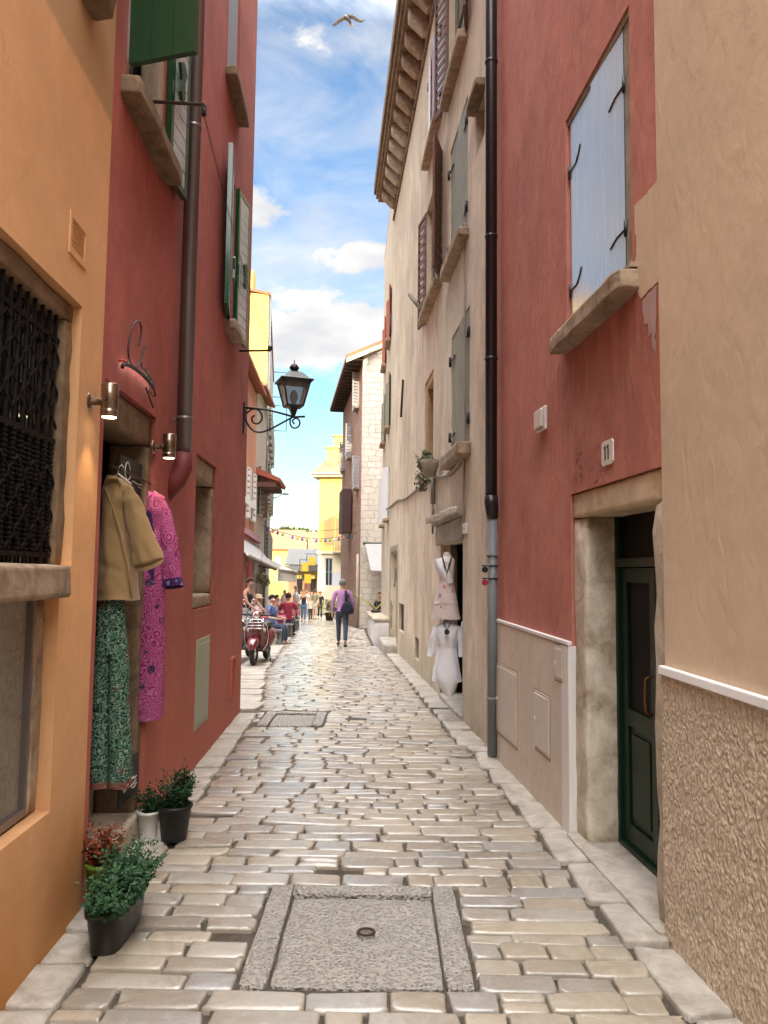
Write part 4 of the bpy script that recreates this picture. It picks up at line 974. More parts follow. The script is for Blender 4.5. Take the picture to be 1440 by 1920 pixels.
def patch(F, pts, o, mat, name, par):
    q0 = [F.uz(x, y) for x, y in pts]; q = []; pr_ = random.Random(len(pts))
    for (ua, za), (ub, zb) in zip(q0, q0[1:] + q0[:1]):
        ns = max(1, int(math.hypot(ub - ua, zb - za) / .025))
        q += [(ua + (ub - ua) * k / ns + (pr_.gauss(0, .006) if k else 0), za + (zb - za) * k / ns + (pr_.gauss(0, .006) if k else 0)) for k in range(ns)]
    n = len(q); mb = MB(); mb.add([F.P(u, z, o) for u, z in q], [tuple(range(n))]); mb.build(name, mat, par)
patch(RW, [(1239, 330), (1222, 352), (1205, 372), (1190, 385), (1191, 420), (1194, 470), (1196, 545), (1204, 560), (1214, 548), (1222, 540), (1239, 524)], .004, M['tan'], 'tan_plaster_patch', qh)
patch(RW, [(1233, 532), (1222, 545), (1206, 560), (1207, 590), (1212, 610), (1215, 605), (1218, 632), (1222, 622), (1225, 655), (1229, 668), (1231, 620)], .003, plaster('pale_pink_primer', (.50, .33, .31)), 'primer_patch', qh)
pr = random.Random(5)
for k in range(26):                                       # blistered paint above the door
    x, y = pr.gauss(1105, 22), pr.gauss(850, 30)
    if not (1072 < x < 1165 and 800 < y < 915): continue
    r_ = pr.uniform(2, 7); patch(RW, [(x + r_ * .5 * math.cos(a) * pr.uniform(.6, 1.3), y + r_ * math.sin(a) * pr.uniform(.6, 1.3)) for a in [q * .9 for q in range(7)]], .002 + .0003 * k, M['pinkplaster'] if 'pinkplaster' in M else M.setdefault('pinkplaster', plaster('bare_pink_plaster', (.42, .19, .15))), 'flaked_patch', qh)
M['palesh'] = paint('pale_grey_shutter_paint', (.48, .48, .50), .6)
M['pinksh'] = paint('pale_pink_gloss_shutter', (.50, .42, .44), .2, .6)
M['lemonsh'] = paint('ochre_shutter_paint', (.52, .36, .14), .6)
# ================================================================== CREAM HOUSE (right, beyond the pipes)
bh = thing('cream_house', BW.P(6, 0), 'tall weathered cream house with bracketed eaves and mixed old shutters', 'house')
P = BW.P; HB = []; L = BW.L
zc = at(724, 406, BW.P(BW.L, 0).y).z
def bwin(sillpx, top, shs, depth=.16, frame='greysh', o=.12, sill_h=.13, bars=1):
    """sillpx: near-top and far-top sill corners; top: pixel on the top edge at the far jamb"""
    (xa, ya), (xb, yb) = sillpx
    ua, za = BW.uz(xa, ya, o); ub, zb = BW.uz(xb, yb, o); z0 = (za + zb) / 2
    u0, u1 = min(ua, ub) + .08, max(ua, ub) - .08
    z1 = top if isinstance(top, float) else BW.uz(*top)[1]
    lst = []
    for s in shs(u0, u1, z0, z1): lst.append(s)
    f, h = win(BW, bh, u0, u1, z0, z1, depth, M[frame], 'stone', lst, sill_h=sill_h, sill_o=o, sill_w=.09, bars=bars)
    HB.append(h); return f, (u0, u1, z0, z1)
# top floor, two windows with open brown shutters
f1 = bwin(((857, 75), (823, 176)), zc - .75, lambda u0, u1, z0, z1: [shut(BW, u0 - .02, z0 - .02, z1, .52, 1, 166, 'brownsh', horiz=14, o=.02), shut(BW, u1 + .02, z0 - .02, z1, .52, -1, 165, 'brownsh', horiz=14, o=.02)], o=.14)
f2 = bwin(((813, 218), (789, 295)), zc - .75, lambda u0, u1, z0, z1: [shut(BW, u0 + .01, z0 + .02, z1 - .02, (u1 - u0) / 2 - .01, 1, 6, 'pinksh', o=-.05), shut(BW, u1 - .01, z0 + .02, z1 - .02, (u1 - u0) / 2 - .01, -1, 9, 'pinksh', o=-.04)], o=.14)
# middle floor
f3 = bwin(((857, 432), (823, 506)), BW.uz(834, 322)[1], lambda u0, u1, z0, z1: [shut(BW, u0 + .01, z0 + .02, z1 - .02, (u1 - u0) / 2 - .01, 1, 2, 'greysh', o=-.05), shut(BW, u1 - .01, z0 + .02, z1 - .02, (u1 - u0) / 2 - .01, -1, 0, 'greysh', o=-.05)], o=.15)
f4 = bwin(((811, 527), (783, 590)), BW.uz(789, 448)[1] + .1, lambda u0, u1, z0, z1: [shut(BW, u0 - .02, z0 - .04, z1 + .1, .62, 1, 160, 'brownsh', horiz=12, o=.02), shut(BW, u1 + .02, z0 - .06, z1, .55, -1, 172, 'brownsh', horiz=12, o=.02)], o=.15)
mb = MB(); u = f4[1][1] - .2; mb.rbox(BW, u - .5, u + .15, f4[1][2] + .02, f4[1][2] + .14, -.02, .10, .02, 6); mb.tube([P(u + .1, f4[1][2] + .1, .1), P(u + .3, f4[1][2] + .45, .3)], .04, 6); mb.build('wooden_prop', M['greysh'], f4[0])
# small dark opening by the pipe
a, b, c, d = BW.rect((893, 222), (909, 160), (909, 250)); HB.append((a, b, c, d, .2))
mb = MB(); mb.fbox(BW, a, b, c, d, -.5, -.19); mb.build('vent_back', M['dark'], bh); mb = MB(); mb.rbox(BW, a - .02, b + .1, d - .02, d + .1, -.02, .12, .008, 5); mb.build('hood', M['darkstone'], bh)
# lower window with closed weathered shutters
f6 = bwin(((857, 823), (822, 864)), BW.uz(832, 662)[1], lambda u0, u1, z0, z1: [shut(BW, u0 + .01, z0 + .02, z1 - .02, (u1 - u0) / 2 - .01, 1, 2, 'greysh', o=-.05), shut(BW, u1 - .01, z0 + .02, z1 - .02, (u1 - u0) / 2 - .01, -1, 0, 'greysh', o=-.05)], o=.17, sill_h=.17)
for f, (u0, u1, z0, z1) in (f3, f6, f2):
    for uh, sg_ in ((u0, 1), (u1, -1)):
        for zz in (z0 + .3, z1 - .35):
            mb = MB(); mb.tube([P(uh, zz, .02), P(uh + sg_ * .2, zz, .0), P(uh + sg_ * .3, zz + .02, .0)], .011, 6); mb.lathe(P(uh, zz - .07, .02), [(.02, 0), (.02, .14)], 8); mb.build('hinge', M['iron'], f)
# narrow opening with stone frame
a, b, c, d = BW.rect((797, 720), (813, 700), (812, 862), (797, 878)); HB.append((a, b, c, d, .05))
mb = MB(); mb.rbox(BW, b - .12, b - .003, c, d - .003, -.3, -.02, .006, 8); mb.rbox(BW, a + .003, b - .125, d - .14, d - .003, -.3, -.022, .006, 5); f = mb.build('narrow_window', stone('ochre_stone_frame', (.52, .36, .20), (.40, .27, .16), 6, .4), bh)
mb = MB(); mb.fbox(BW, a + .01, b - .1, c, d - .1, -.32, -.28); mb.build('pane', M['glass'], f)
# shop doorway with stone lintel
a, b, c, d = BW.rect((828, 1022), (867, 1015), (867, 1330), (828, 1300)); c = -.02; HB.append((a, b, c, d, .14))
mb = MB(); l0, l1 = BW.uz(870, 1000)[0], BW.uz(819, 1000)[0]; z2 = BW.uz(821, 987)[1]
mb.rbox(BW, l0, l1, d + .002, z2, -.25, .03, .008, 9); mb.rbox(BW, l0 - .02, l1 + .06, z2 + .003, z2 + .10, -.25, .09, .006, 9); mb.rbox(BW, b + .002, b + .1, 0, d, -.25, .012, .006, 6); mb.build('door_surround', M['greystone'], bh)
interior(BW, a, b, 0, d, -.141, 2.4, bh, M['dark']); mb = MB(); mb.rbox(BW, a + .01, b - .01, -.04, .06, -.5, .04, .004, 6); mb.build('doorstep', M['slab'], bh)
mb = MB(); mb.fbox(BW, a + .03, (a + b) / 2 + .1, .07, d - .02, -.4, -.36); mb.build('shop_door', M['brownsh'], bh)
# far doorway
e, f_, c2, d2 = BW.rect((733, 1038), (744, 1034), (744, 1190)); HB.append((e, f_, G(18) + .2, d2, .35))
mb = MB(); mb.rbox(BW, e - .13, e - .002, G(18) + .2, d2 + .2, -.2, .02, .008, 8); mb.rbox(BW, f_ + .002, f_ + .13, G(18) + .2, d2 + .2, -.2, .02, .008, 8); mb.rbox(BW, e - .002, f_ + .002, d2 + .002, d2 + .19, -.2, .022, .008, 6); mb.build('door_surround', M['greystone'], bh)
mb = MB(); mb.fbox(BW, e, f_, G(18), d2, -.36, -.33); mb.build('door', M['greysh'], bh)
mb = MB(); mb.rbox(BW, e - .2, f_ + .15, G(18) - .15, G(18) + .198, -.3, .32, .01, 7); mb.build('doorstep', M['slab'], bh)
for q, nm in ((((748, 1136), (757, 1134), (757, 1188)), 'brown'), (((778, 1200), (785, 1198), (785, 1240)), 'grey')):
    a_, b_, c_, d_ = BW.rect(*q); HB.append((a_, b_, c_, d_, .08)); mb = MB(); mb.fbox(BW, a_, b_, c_, d_, -.1, -.06); mb.build('meter_cover', M['rust'] if nm == 'brown' else M['zinc'], bh)
sm_l = [(q[1][0] - .05, q[1][1] + .05, q[1][2] - .1, ln) for q, ln in ((f1, 1.6), (f2, 1.4), (f3, 1.2), (f4, 3.2), (f6, 1.5))] + [(0, L, zc, .7)]
M['beige'] = plaster('stained_cream_plaster', (.70, .60, .465), (.44, .36, .27), .4, .6, .6, extra=stained(beige_extra, sm_l, (.40, .24, .11), .75))
mb = wall_mesh(BW, .012, L, -.6, zc + .3, HB); house_shell(BW, .012, L, -.6, zc + .3, 7, mb); mb.build('wall', M['beige'], bh)
pitched_roof(BW, .012, L, zc + 1.0, 7, 1.9, .3).build('roof', M['tile'], bh)
# eaves: band, brackets, projecting cornice
mb = MB(); mb.fbox(BW, 0, L + .02, zc - .12, zc - .03, .001, .05); mb.fbox(BW, 0, L + .05, zc + .42, zc + .52, -.02, .46); mb.fbox(BW, 0, L + .09, zc + .525, zc + .66, -.02, .52); mb.fbox(BW, 0, L + .12, zc + .665, zc + .98, -.02, .58); mb.fbox(BW, 0, L, zc - .03, zc + .42, .001, .025); mb.build('cornice', M['darkstone'], bh, bevel=.02)
pr = random.Random(3); k = .25
while k < L:
    mb = MB(); h = zc + pr.uniform(-.01, .02)
    mb.loft([[P(k + du, h + .415, o) for du, o in ((-.12, .026), (.12, .026), (.12, .40), (-.12, .40))], [P(k + du, h + .24, o) for du, o in ((-.12, .026), (.12, .026), (.12, .38), (-.12, .38))], [P(k + du, h + .1, o) for du, o in ((-.11, .026), (.11, .026), (.11, .24), (-.11, .24))], [P(k + du, h - .02, o) for du, o in ((-.1, .026), (.1, .026), (.1, .12), (-.1, .12))]], smooth=False)
    mb.build('eaves_bracket', M['stone'] if pr.random() < .8 else M['pale'], bh, bevel=.015); k += .62
for (x0, y0), (x1, y1) in (((758, 712), (754, 782)), ((777, 150), (780, 205)), ((743, 325), (745, 365)), ((735, 588), (734, 622))):
    mb = MB(); ua, z_a = BW.uz(x0, y0); ub, z_b = BW.uz(x1, y1); mb.tube([P(ua, z_a, .03), P(ub, z_b, .03)], .025, 6); mb.build('wall_anchor', M['rust'], bh)
def fpipe(F, pts, r, o): return [F.P(*F.uz(x, y, o), o) for x, y in pts]
mb = MB(); mb.tube(fpipe(BW, smooth([(871, 418), (871, 520), (872, 700), (871, 838), (868, 1000)]), 0, .02), .012, 6); mb.tube(fpipe(BW, [(871, 419), (864, 432), (853, 460)], 0, .02), .01, 6); mb.build('wall_cable', M['cable'], bh)
mb = MB(); mb.tube(fpipe(BW, smooth([(871, 838), (862, 868), (848, 886), (835, 893), (812, 895), (800, 902), (785, 915), (770, 928), (758, 937), (745, 937), (733, 950), (722, 956)]), 0, .03), .028, 6); mb.build('telephone_cable', M['cable'], bh)
mb = MB(); ua, za = BW.uz(812, 893, .05); mb.tube([P(ua, za, .05), P(ua, za - .45, .05)], .04, 8); mb.tube([P(ua, za - .45, .05), P(ua - .1, za - .55, .05), P(ua - .1, za - .8, .05), P(ua, za - .92, .05), P(ua + .06, za - .7, .05), P(ua, za - .45, .05)], .016, 6); mb.build('cable_joint', M['cable'], bh)
mb = MB(); mb.tube(fpipe(BW, [(764, 818), (786, 838), (800, 855)], 0, .06), .008, 5); mb.build('wire_stay', M['cable'], bh)
# driftwood sign over the shop door
sgd = thing('driftwood_sign', BW.P(BW.uz(830, 975)[0], BW.uz(830, 975)[1]), 'two bleached driftwood planks hung over the dress shop door', 'sign')
for q in (((803, 982), (837, 976)), ((829, 974), (862, 964))):
    mb = MB(); ua, z_a = BW.uz(*q[0], .08); ub, z_b = BW.uz(*q[1], .08); O = P(ua, z_a, .1); X = P(ub, z_b, .1) - O; mb.rough(O, X, BW.N * .03, (0, 0, .11), .02, 8, rad=.03); mb.build('plank', M['pale'], sgd)
a_, b_, c_, d_ = BW.rect((870, 982), (876, 981), (876, 1000), o=.01)
bx = thing('bell_box', P(a_, c_), 'tiny white box beside the dress shop door lintel', 'bell'); mb = MB(); mb.fbox(BW, a_, b_, c_, d_, .002, .03); mb.build('case', M['whitep'], bx, bevel=.006); mb = MB(); mb.lathe(P((a_ + b_) / 2, (c_ + d_) / 2, .03), [(.012, 0), (.012, .006)], 10, BW.N); mb.build('push', M['zinc'], bx)
# small signs hanging by the pipe
for (px, py, col, lab) in ((911, 1068, 'black', 'small round black shop sign seen edge on above the red one by the grey pipe'), (911, 1092, 'tablered', 'small round red shop sign seen edge on by the grey pipe')):
    ua, za = BW.uz(px, py, .12); t_ = thing('hanging_sign', P(ua, za), lab, 'sign', 'small round signs by the pipe')
    mb = MB(); mb.lathe(P(ua - .01, za, .13), [(.028, 0), (.032, .006), (.032, .014), (.028, .02)], 20, BW.D); mb.build('disc', M[col], t_); mb = MB(); mb.tube([P(ua, za + .04, -.01), P(ua, za + .04, .16)], .008, 6); mb.build('arm', M['iron'], t_)

# ================================================================== SECOND CREAM HOUSE
b2 = thing('cream_house', B2.P(3, 0), 'narrow pale cream house edge with red and white shutters beyond the tall one', 'house')
HC = []; zb2 = at(719, 398, 23.5).z
for k, (zb, col) in enumerate(((1.2 + 2.4, 'whitesh'), (6.3, 'greysh'), (8.9, 'redsh'))):
    for q, uu in enumerate((1.2, 4.0)):
        z0 = zb - .2; z1 = z0 + 1.5
        f, h = win(B2, b2, uu, uu + .8, z0, z1, .15, M['whitesh'], 'stone', [shut(B2, uu, z0, z1, .4, 1, 170 if k else 20, col, o=.02), shut(B2, uu + .8, z0, z1, .4, -1, 170, col, o=.02)], sill_o=.16)
        HC.append(h)
mb = wall_mesh(B2, .01, B2.L, -.8, zb2, HC); house_shell(B2, .01, B2.L, -.8, zb2, 6, mb); mb.build('wall', M['beige2'], b2); pitched_roof(B2, .01, B2.L, zb2, 6, .3, .0).build('roof', M['tile'], b2)
# low planter wall in front of it
pw = thing('planter_wall', (-.3, 25, G(25)), 'low white plastered planter blocks along the pale cream house', 'planter')
for k, (ya, yb) in enumerate(((21.6, 23.6), (23.75, 25.8), (25.95, 28.2))):
    xa, xb = -.20 - (ya - 21) * .05, -.20 - (yb - 21) * .05; zt_ = G((ya + yb) / 2) + .72
    mb = MB(); mb.rough((xa, ya, G(yb) - .1), (xb - xa, yb - ya, 0), (.45, 0, 0), (0, 0, zt_ - .05 - G(yb) + .1), .008, 5); mb.build('block', M['white'], pw)
    mb = MB(); mb.rough((xa - .04, ya - .03, zt_ - .047), (xb - xa, yb - ya + .06, 0), (.5, 0, 0), (0, 0, .08), .006, 5); mb.build('coping', M['pale'], pw)

# ================================================================== STONE HOUSE (gable to the street)
E0, E1 = Vector((-1.0, 33.2)), Vector((-2.42, 43.8))
SW = Fac(E0, E1, 1); sth = thing('stone_house', SW.P(3, G(36)), 'stone house with pale masonry gable, brick side and dark wooden eaves', 'house')
ze = at(675, 662, 33.2).z; GB = Fac((-1.0, 33.2), (5.5, 32.7), 1); GB.n = -GB.n if GB.n.y > 0 else GB.n
mb = MB(); rise = .46; GL = GB.L; zb_ = G(34) - .3
pts = [(0, zb_), (GL, zb_), (GL, ze), (GL / 2, ze + rise * GL / 2), (0, ze)]
mb.add([GB.P(u, z) for u, z in pts], [(0, 1, 2, 3, 4)], uvs=[pts]); mb.build('gable_wall', M['gable'], sth)
HS = []; SH = []
for (px0, py0, px1, py1) in ((674, 700, 662, 760), (660, 795, 655, 855), (674, 855, 665, 912), (648, 830, 643, 880)):
    u0, z1 = SW.uz(px0, py0); u1 = SW.uz(px1, py0)[0]; z0 = SW.uz(px0, py1)[1]; HS.append((u0 + .05, u0 + .85, z0, z1, .15)); SH.append((u0 + .05, z0, z1))
for u0, z0, z1 in SH:
    win(SW, sth, u0, u0 + .8, z0, z1, .15, M['whitesh'], 'stone', [shut(SW, u0 - .01, z0, z1, .36, 1, 120, 'palesh', horiz=10, o=.02), shut(SW, u0 + .81, z0, z1, .36, -1, 150, 'palesh', horiz=10, o=.02)], sill_o=.2)
mb = wall_mesh(SW, 0, SW.L, G(40) - .5, ze, HS); mb.quad(SW.P(SW.L, -1.5, 0), SW.P(SW.L, -1.5, -6.4), SW.P(SW.L, ze, -6.4), SW.P(SW.L, ze, 0)); mb.build('side_wall', M['brick'], sth)
def SR(u, o, dz=0): return SW.P(u, ze + dz - o * rise, o)
mb = MB(); mb.hexa([SR(-.35, .75), SR(SW.L + .3, .75), SR(SW.L + .3, -3.25), SR(-.35, -3.25), SR(-.35, .75, .16), SR(SW.L + .3, .75, .16), SR(SW.L + .3, -3.25, .16), SR(-.35, -3.25, .16)])
mb.hexa([SW.P(u, ze + 3.25 * rise - abs(o + 3.25) * rise + d, o) for d in (0, .16) for u, o in ((-.35, -3.26), (SW.L + .3, -3.26), (SW.L + .3, -7.2), (-.35, -7.2))]); mb.build('roof', M['tile'], sth)
mb = MB(); mb.obox(SR(-.37, .76, -.2), SW.D * .09, SR(0, -3.2) - SR(0, .76), (0, 0, .2)); mb.build('verge_board', M['pale'], sth)
mb = MB(); mb.fbox(SW, -.3, SW.L + .25, ze - .38, ze - .36, .0, .72)
for k in range(18): mb.fbox(SW, .1 + k * .6, .2 + k * .6, ze - .5, ze - .385, .0, .7)
mb.build('eaves', wood('dark_eaves_timber', (.09, .05, .035), (.04, .022, .016)), sth)
a, b, c, d = SW.rect((661, 935), (645, 935), (661, 998)); mb = MB(); mb.fbox(SW, a + .1, min(b, a + 2.2), c, d, .05, .5); mb.build('hanging_panel', paint('dark_brown_panel', (.07, .03, .028), .6), sth, bevel=.02)
mb = MB()
for uu in (.35, .75): mb.tube([SW.P(uu, G(34), .06), SW.P(uu, 2.6, .06)], .035, 8)
mb.build('pipe', M['beige2'], sth)
# awning on the gable
aw = thing('wall_awning', (-.3, 32.6, 2.2), 'grey sloping awning fixed to the pale stone gable', 'awning', 'shop awnings')
p0, p1, p2, p3 = at(685, 1021, 32.9), at(732, 1021, 32.9), at(735, 1070, 31.2), at(695, 1070, 31.2)
mb = MB(); mb.hexa([p3, p2, p1, p0] + [k + Vector((0, -.02, .03)) for k in (p3, p2, p1, p0)]); mb.build('canopy', M['awn'], aw)
mb = MB(); mb.tube([p0 + Vector((-.1, .05, .04)), p1 + Vector((.1, .05, .04))], .05, 8); mb.build('roller', M['iron'], aw); mb = MB(); mb.tube([p3, p2], .03, 8); mb.build('front_bar', M['whitep'], aw)

# ================================================================== LEFT ROW beyond the small square
def row_house(name, a, b, zt, mat, label, wins, depth=7, cat='house', roof=True, wallname='wall', gable=False, rise=1.3, over=.35):
    F = Fac(a, b, -1); h = thing(name, F.P(F.L / 2, G(F.P(F.L / 2, 0).y)), label, cat); holes = []
    for u0, w, z0, hh, mat_s, ang in wins:
        if mat_s is None:
            f, ho = win(F, h, u0, u0 + w, z0, z0 + hh, .15, M['whitesh'], None, [], bars=1)
        else:
            f, ho = win(F, h, u0, u0 + w, z0, z0 + hh, .15, M['whitesh'], 'pale', [shut(F, u0 - .01, z0, z0 + hh, w / 2, 1, ang, mat_s, horiz=8, o=.02), shut(F, u0 + w + .01, z0, z0 + hh, w / 2, -1, ang, mat_s, horiz=8, o=.02)], sill_o=.12)
        holes.append(ho)
    gz = G(max(a[1], b[1])) - .5
    mb = wall_mesh(F, 0, F.L, gz, zt, holes); house_shell(F, 0, F.L, gz, zt, depth, mb); mb.build('wall', M[mat], h)
    if roof: pitched_roof(F, 0, F.L, zt, depth, rise, over).build('roof', M['tile'], h)
    return F, h
sal0, sal1, g1, t0_, t1_ = (-4.55, 21.5), (-5.0, 29.6), (-5.22, 33.6), (-5.30, 34.0), (-7.4, 50.0)
zs = at(476, 762, 29).z
FS, hs = row_house('salmon_house', sal0, sal1, zs + .6, 'salmon', 'salmon plastered house with white shutters above the cafe awning', [(1.0, .9, 3.3, 1.5, 'whitesh', 165), (4.6, .8, 3.7, 1.8, 'whitesh', 168), (6.6, .8, 3.7, 1.8, 'whitesh', 168), (.8, 1.6, .25, 1.9, None, 0), (3.2, 1.8, .0, 2.2, None, 0), (5.9, 1.6, -.1, 2.2, None, 0)])
mb = MB(); zz = at(466, 945, 28).z; mb.fbox(FS, -.1, FS.L, zz - .12, zz + .12, .001, .08); mb.build('string_course', M['white'], hs, bevel=.02)
FG, hg = row_house('grey_house', sal1, g1, at(497, 800, 33).z + 1.0, 'greywall', 'grey beige rendered house with small red tiled canopy between salmon and yellow houses', [(1.2, .7, 4.1, 1.9, 'greysh', 160), (2.7, .7, 4.1, 1.9, 'brownsh', 160), (.8, .9, .2, 2.0, None, 0), (2.4, .9, .1, 2.1, None, 0)])
zq_ = at(480, 880, 30.5).z
mb = MB(); mb.hexa([FG.P(.2, zq_ - .25, .0), FG.P(3.4, zq_ - .25, .0), FG.P(3.4, zq_ - .55, .9), FG.P(.2, zq_ - .55, .9), FG.P(.2, zq_, .0), FG.P(3.4, zq_, .0), FG.P(3.4, zq_ - .42, .95), FG.P(.2, zq_ - .42, .95)]); mb.build('canopy', paint('red_canopy_tiles', (.38, .10, .06), .7), hg)
mb = MB()
for k in range(6): mb.fbox(FG, .3 + k * .55, .42 + k * .55, zq_ - .75, zq_ - .56, .001, .8)
mb.build('canopy_bracket', M['brownsh'], hg)
zt_ = at(478, 552, 34).z
FT, ht = row_house('yellow_house', t0_, t1_, zt_, 'greywall', 'tallest house on the left, sunlit yellow gable end and grey street side', [(k * 2.3 + .9, .8, z, 1.6, 'greysh', 150) for k in range(6) for z in (2.2, 5.2, 8.2)] , depth=8, rise=.6, over=.06)
mb = MB(); p = FT.P; GF = Fac((t0_[0], t0_[1]), (t0_[0] - 8, t0_[1] - .6), 1)
mb = MB(); e = .05; mb.hexa([Vector((t0_[0] - .01, t0_[1] - e, -1)), Vector((t0_[0] - 8, t0_[1] - e - 1.0, -1)), Vector((t0_[0] - 8, t0_[1] - e - .9, -1)), Vector((t0_[0] - .01, t0_[1] - .01, -1)), Vector((t0_[0] - .01, t0_[1] - e, zt_)), Vector((t0_[0] - 8, t0_[1] - e - 1.0, zt_)), Vector((t0_[0] - 8, t0_[1] - e - .9, zt_)), Vector((t0_[0] - .01, t0_[1] - .01, zt_))]); mb.build('gable_render', M['yellow'], ht)
mb = MB(); mb.box((t0_[0] - 1.3, 35.5, zt_ + .9), (.7, .7, 1.4)); mb.build('chimney', M['yellow'], ht, bevel=.02)
mb = MB(); u, z = FT.uz(500, 600, .05); mb.fbox(FT, 1.2, 4.5, zt_ - 3.2, zt_ - .7, .001, .02); mb.build('render_patch', M['greystone'], ht)
mb = MB(); mb.tube([FT.P(.12, G(34), .06), FT.P(.12, zt_, .06)], .05, 8); mb.build('drainpipe', M['greypipe'], ht)
mb = MB()
for px, py in ((512, 700), (514, 820)):
    u, z = FT.uz(px, py, 0); u = min(u, 14); mb.tube([FT.P(u, z, 0), FT.P(u, z, .9), FT.P(u, z - 1.6, .9), FT.P(u, z - 1.6, 0)], .03, 6)
mb.build('clothes_rack', M['iron'], ht)
# two small lanterns further down the row
for (px, py, yy) in ((536, 922, 44.0), (532, 985, 50.0)):
    u = (yy - t0_[1]) / FT.d.y; tip = at(px, py, yy); o = (tip - FT.P(u, tip.z)).dot(FT.N); t_ = thing('street_lamp', FT.P(u, tip.z - .4), 'small grey lamp arm reaching over the street, %s of the two' % ('upper' if py < 950 else 'lower'), 'street lamp', 'far lamp arms')
    mb = MB(); mb.tube([FT.P(u, tip.z - .45, 0), FT.P(u, tip.z - .3, o * .5), FT.P(u, tip.z, o)], .035, 6); mb.build('arm', M['greypipe'], t_); mb = MB(); mb.lathe(FT.P(u, tip.z - .18, o), [(.16, 0), (.18, .06), (.06, .2)], 10); mb.build('lamp_head', M['greypipe'], t_)

# ------------------------------------------------------------------ cafe awnings
def awning(ya, yb, front, back, zf, zb, label, drop=.22, mat='awn'):
    """front/back: x at ya and yb, z at ya and yb"""
    aw = thing('cafe_awning', ((front[0] + back[0]) / 2, (ya + yb) / 2, zf[0]), label, 'awning', 'shop awnings')
    a, b, c, d = Vector((back[0], ya, zb[0])), Vector((back[1], yb, zb[1])), Vector((front[1], yb, zf[1])), Vector((front[0], ya, zf[0]))
    mb = MB(); t = Vector((0, 0, .03)); mb.hexa([a, b, c, d, a + t, b + t, c + t, d + t]); mb.build('canopy', M[mat], aw)
    mb = MB(); mb.hexa([d + Vector((-.0, 0, -drop)), c + Vector((0, 0, -drop)), c + Vector((.025, 0, -drop)), d + Vector((.025, 0, -drop)), d, c, c + Vector((.025, 0, 0)), d + Vector((.025, 0, 0))]); mb.build('valance', M['iron'] if drop < .15 else M[mat], aw)
    mb = MB(); mb.tube([d + Vector((.03, 0, .02)), c + Vector((.03, 0, .02))], .045, 8); mb.build('front_bar', M['whitep'], aw)
    mb = MB(); mb.hexa([a + Vector((-.1, 0, .03)), b + Vector((-.1, 0, .03)), b + Vector((.25, 0, .03)), a + Vector((.25, 0, .03)), a + Vector((-.1, 0, .3)), b + Vector((-.1, 0, .3)), b + Vector((.18, 0, .3)), a + Vector((.18, 0, .3))]); mb.build('cassette', M['maroon'], aw)
    mb = MB()
    for k in (.02, .5, .98): mb.tube([a.lerp(b, k) + Vector((0, 0, -.5)), d.lerp(c, k) + Vector((-.05, 0, -.03))], .022, 6)
    mb.build('arm', M['iron'], aw)
f0, f1_ = at(462, 1040, 21.8), at(517, 1066, 30.5)
awning(21.8, 30.5, (f0.x, f1_.x), (-4.75, -5.1), (f0.z, f1_.z), (f0.z + .95, f1_.z + .95), 'long grey cafe awning with maroon cassette nearest the scooter', .1)
f0, f1_ = at(520, 1062, 31.0), at(556, 1066, 39.5)
awning(31.2, 39.5, (f0.x, f1_.x), (-5.25, -6.2), (f0.z - .1, f1_.z - .2), (f0.z + .55, f1_.z + .55), 'further grey awning with deep valance beyond the first', .5)
mb = MB(); mb.box((-3.86, 22.2, (1.9 + G(22)) / 2), (.09, .09, 2.3 - G(22)))
tag(mb.build('awning_post', M['maroon'], bevel=.01), 'dark maroon square post under the near awning', 'post')

# ================================================================== FAR END
ya_ = 62.0; xl = at(597, 1000, ya_).x; xr = at(652, 1000, ya_).x
lh = thing('yellow_house', ((xl + xr) / 2 + 1.5, ya_, G(ya_)), 'sunlit lemon yellow house closing the street with cream ground floor', 'house')
zt1, zm = at(600, 893, ya_).z, at(600, 1036, ya_).z
FL = Fac((xl, ya_), (xr + 4, ya_ - 1.0), 1); FL.n = -FL.n if FL.n.y > 0 else FL.n
def flw(px, py, w, h): u, z = FL.uz(px, py); return (u, u + w, z, z + h, .12)
HL = [flw(611, 948, .9, 2.0), flw(632, 948, .9, 2.0), flw(608, 1022, .8, 2.9), flw(629, 1034, .9, 2.6)]
HM = [flw(609, 1098, .6, 2.2), flw(622, 1098, .9, 1.0)]
for h in HL + HM[:1]: win(FL, lh, h[0], h[1], h[2], h[3], .12, M['palesh'] if h in HM else M['salmon'], None, [shut(FL, h[0] + .01, h[2] + .01, h[3] - .01, (h[1] - h[0]) / 2 - .015, 1, 2, 'lemonsh', o=-.05), shut(FL, h[1] - .01, h[2] + .01, h[3] - .01, (h[1] - h[0]) / 2 - .015, -1, 2, 'lemonsh', o=-.05)] if h in HL else [])
mb = wall_mesh(FL, 0, FL.L, zm, zt1, HL); house_shell(FL, 0, FL.L, zm, zt1, 9, mb); mb.build('upper_wall', M['lemon'], lh)
win(FL, lh, HM[1][0], HM[1][1], HM[1][2], HM[1][3], .12, M['palesh'], None, [shut(FL, HM[1][0] + .01, HM[1][2] + .01, HM[1][3] - .01, HM[1][1] - HM[1][0] - .02, 1, 1, 'palesh', o=-.05)])
mb = wall_mesh(FL, 0, FL.L, -2.2, zm, HM); house_shell(FL, 0, FL.L, -2.2, zm, 9, mb); mb.build('lower_wall', M['cream'], lh)
mb = MB(); mb.fbox(FL, -.1, FL.L, zm - .1, zm + .12, .001, .12); mb.fbox(FL, -.5, FL.L + .3, zt1 - .1, zt1 + .12, -9, .4); mb.fbox(FL, -.65, FL.L + .3, zt1 + .123, zt1 + .3, -9, .55); mb.build('cornice', M['cream'], lh)
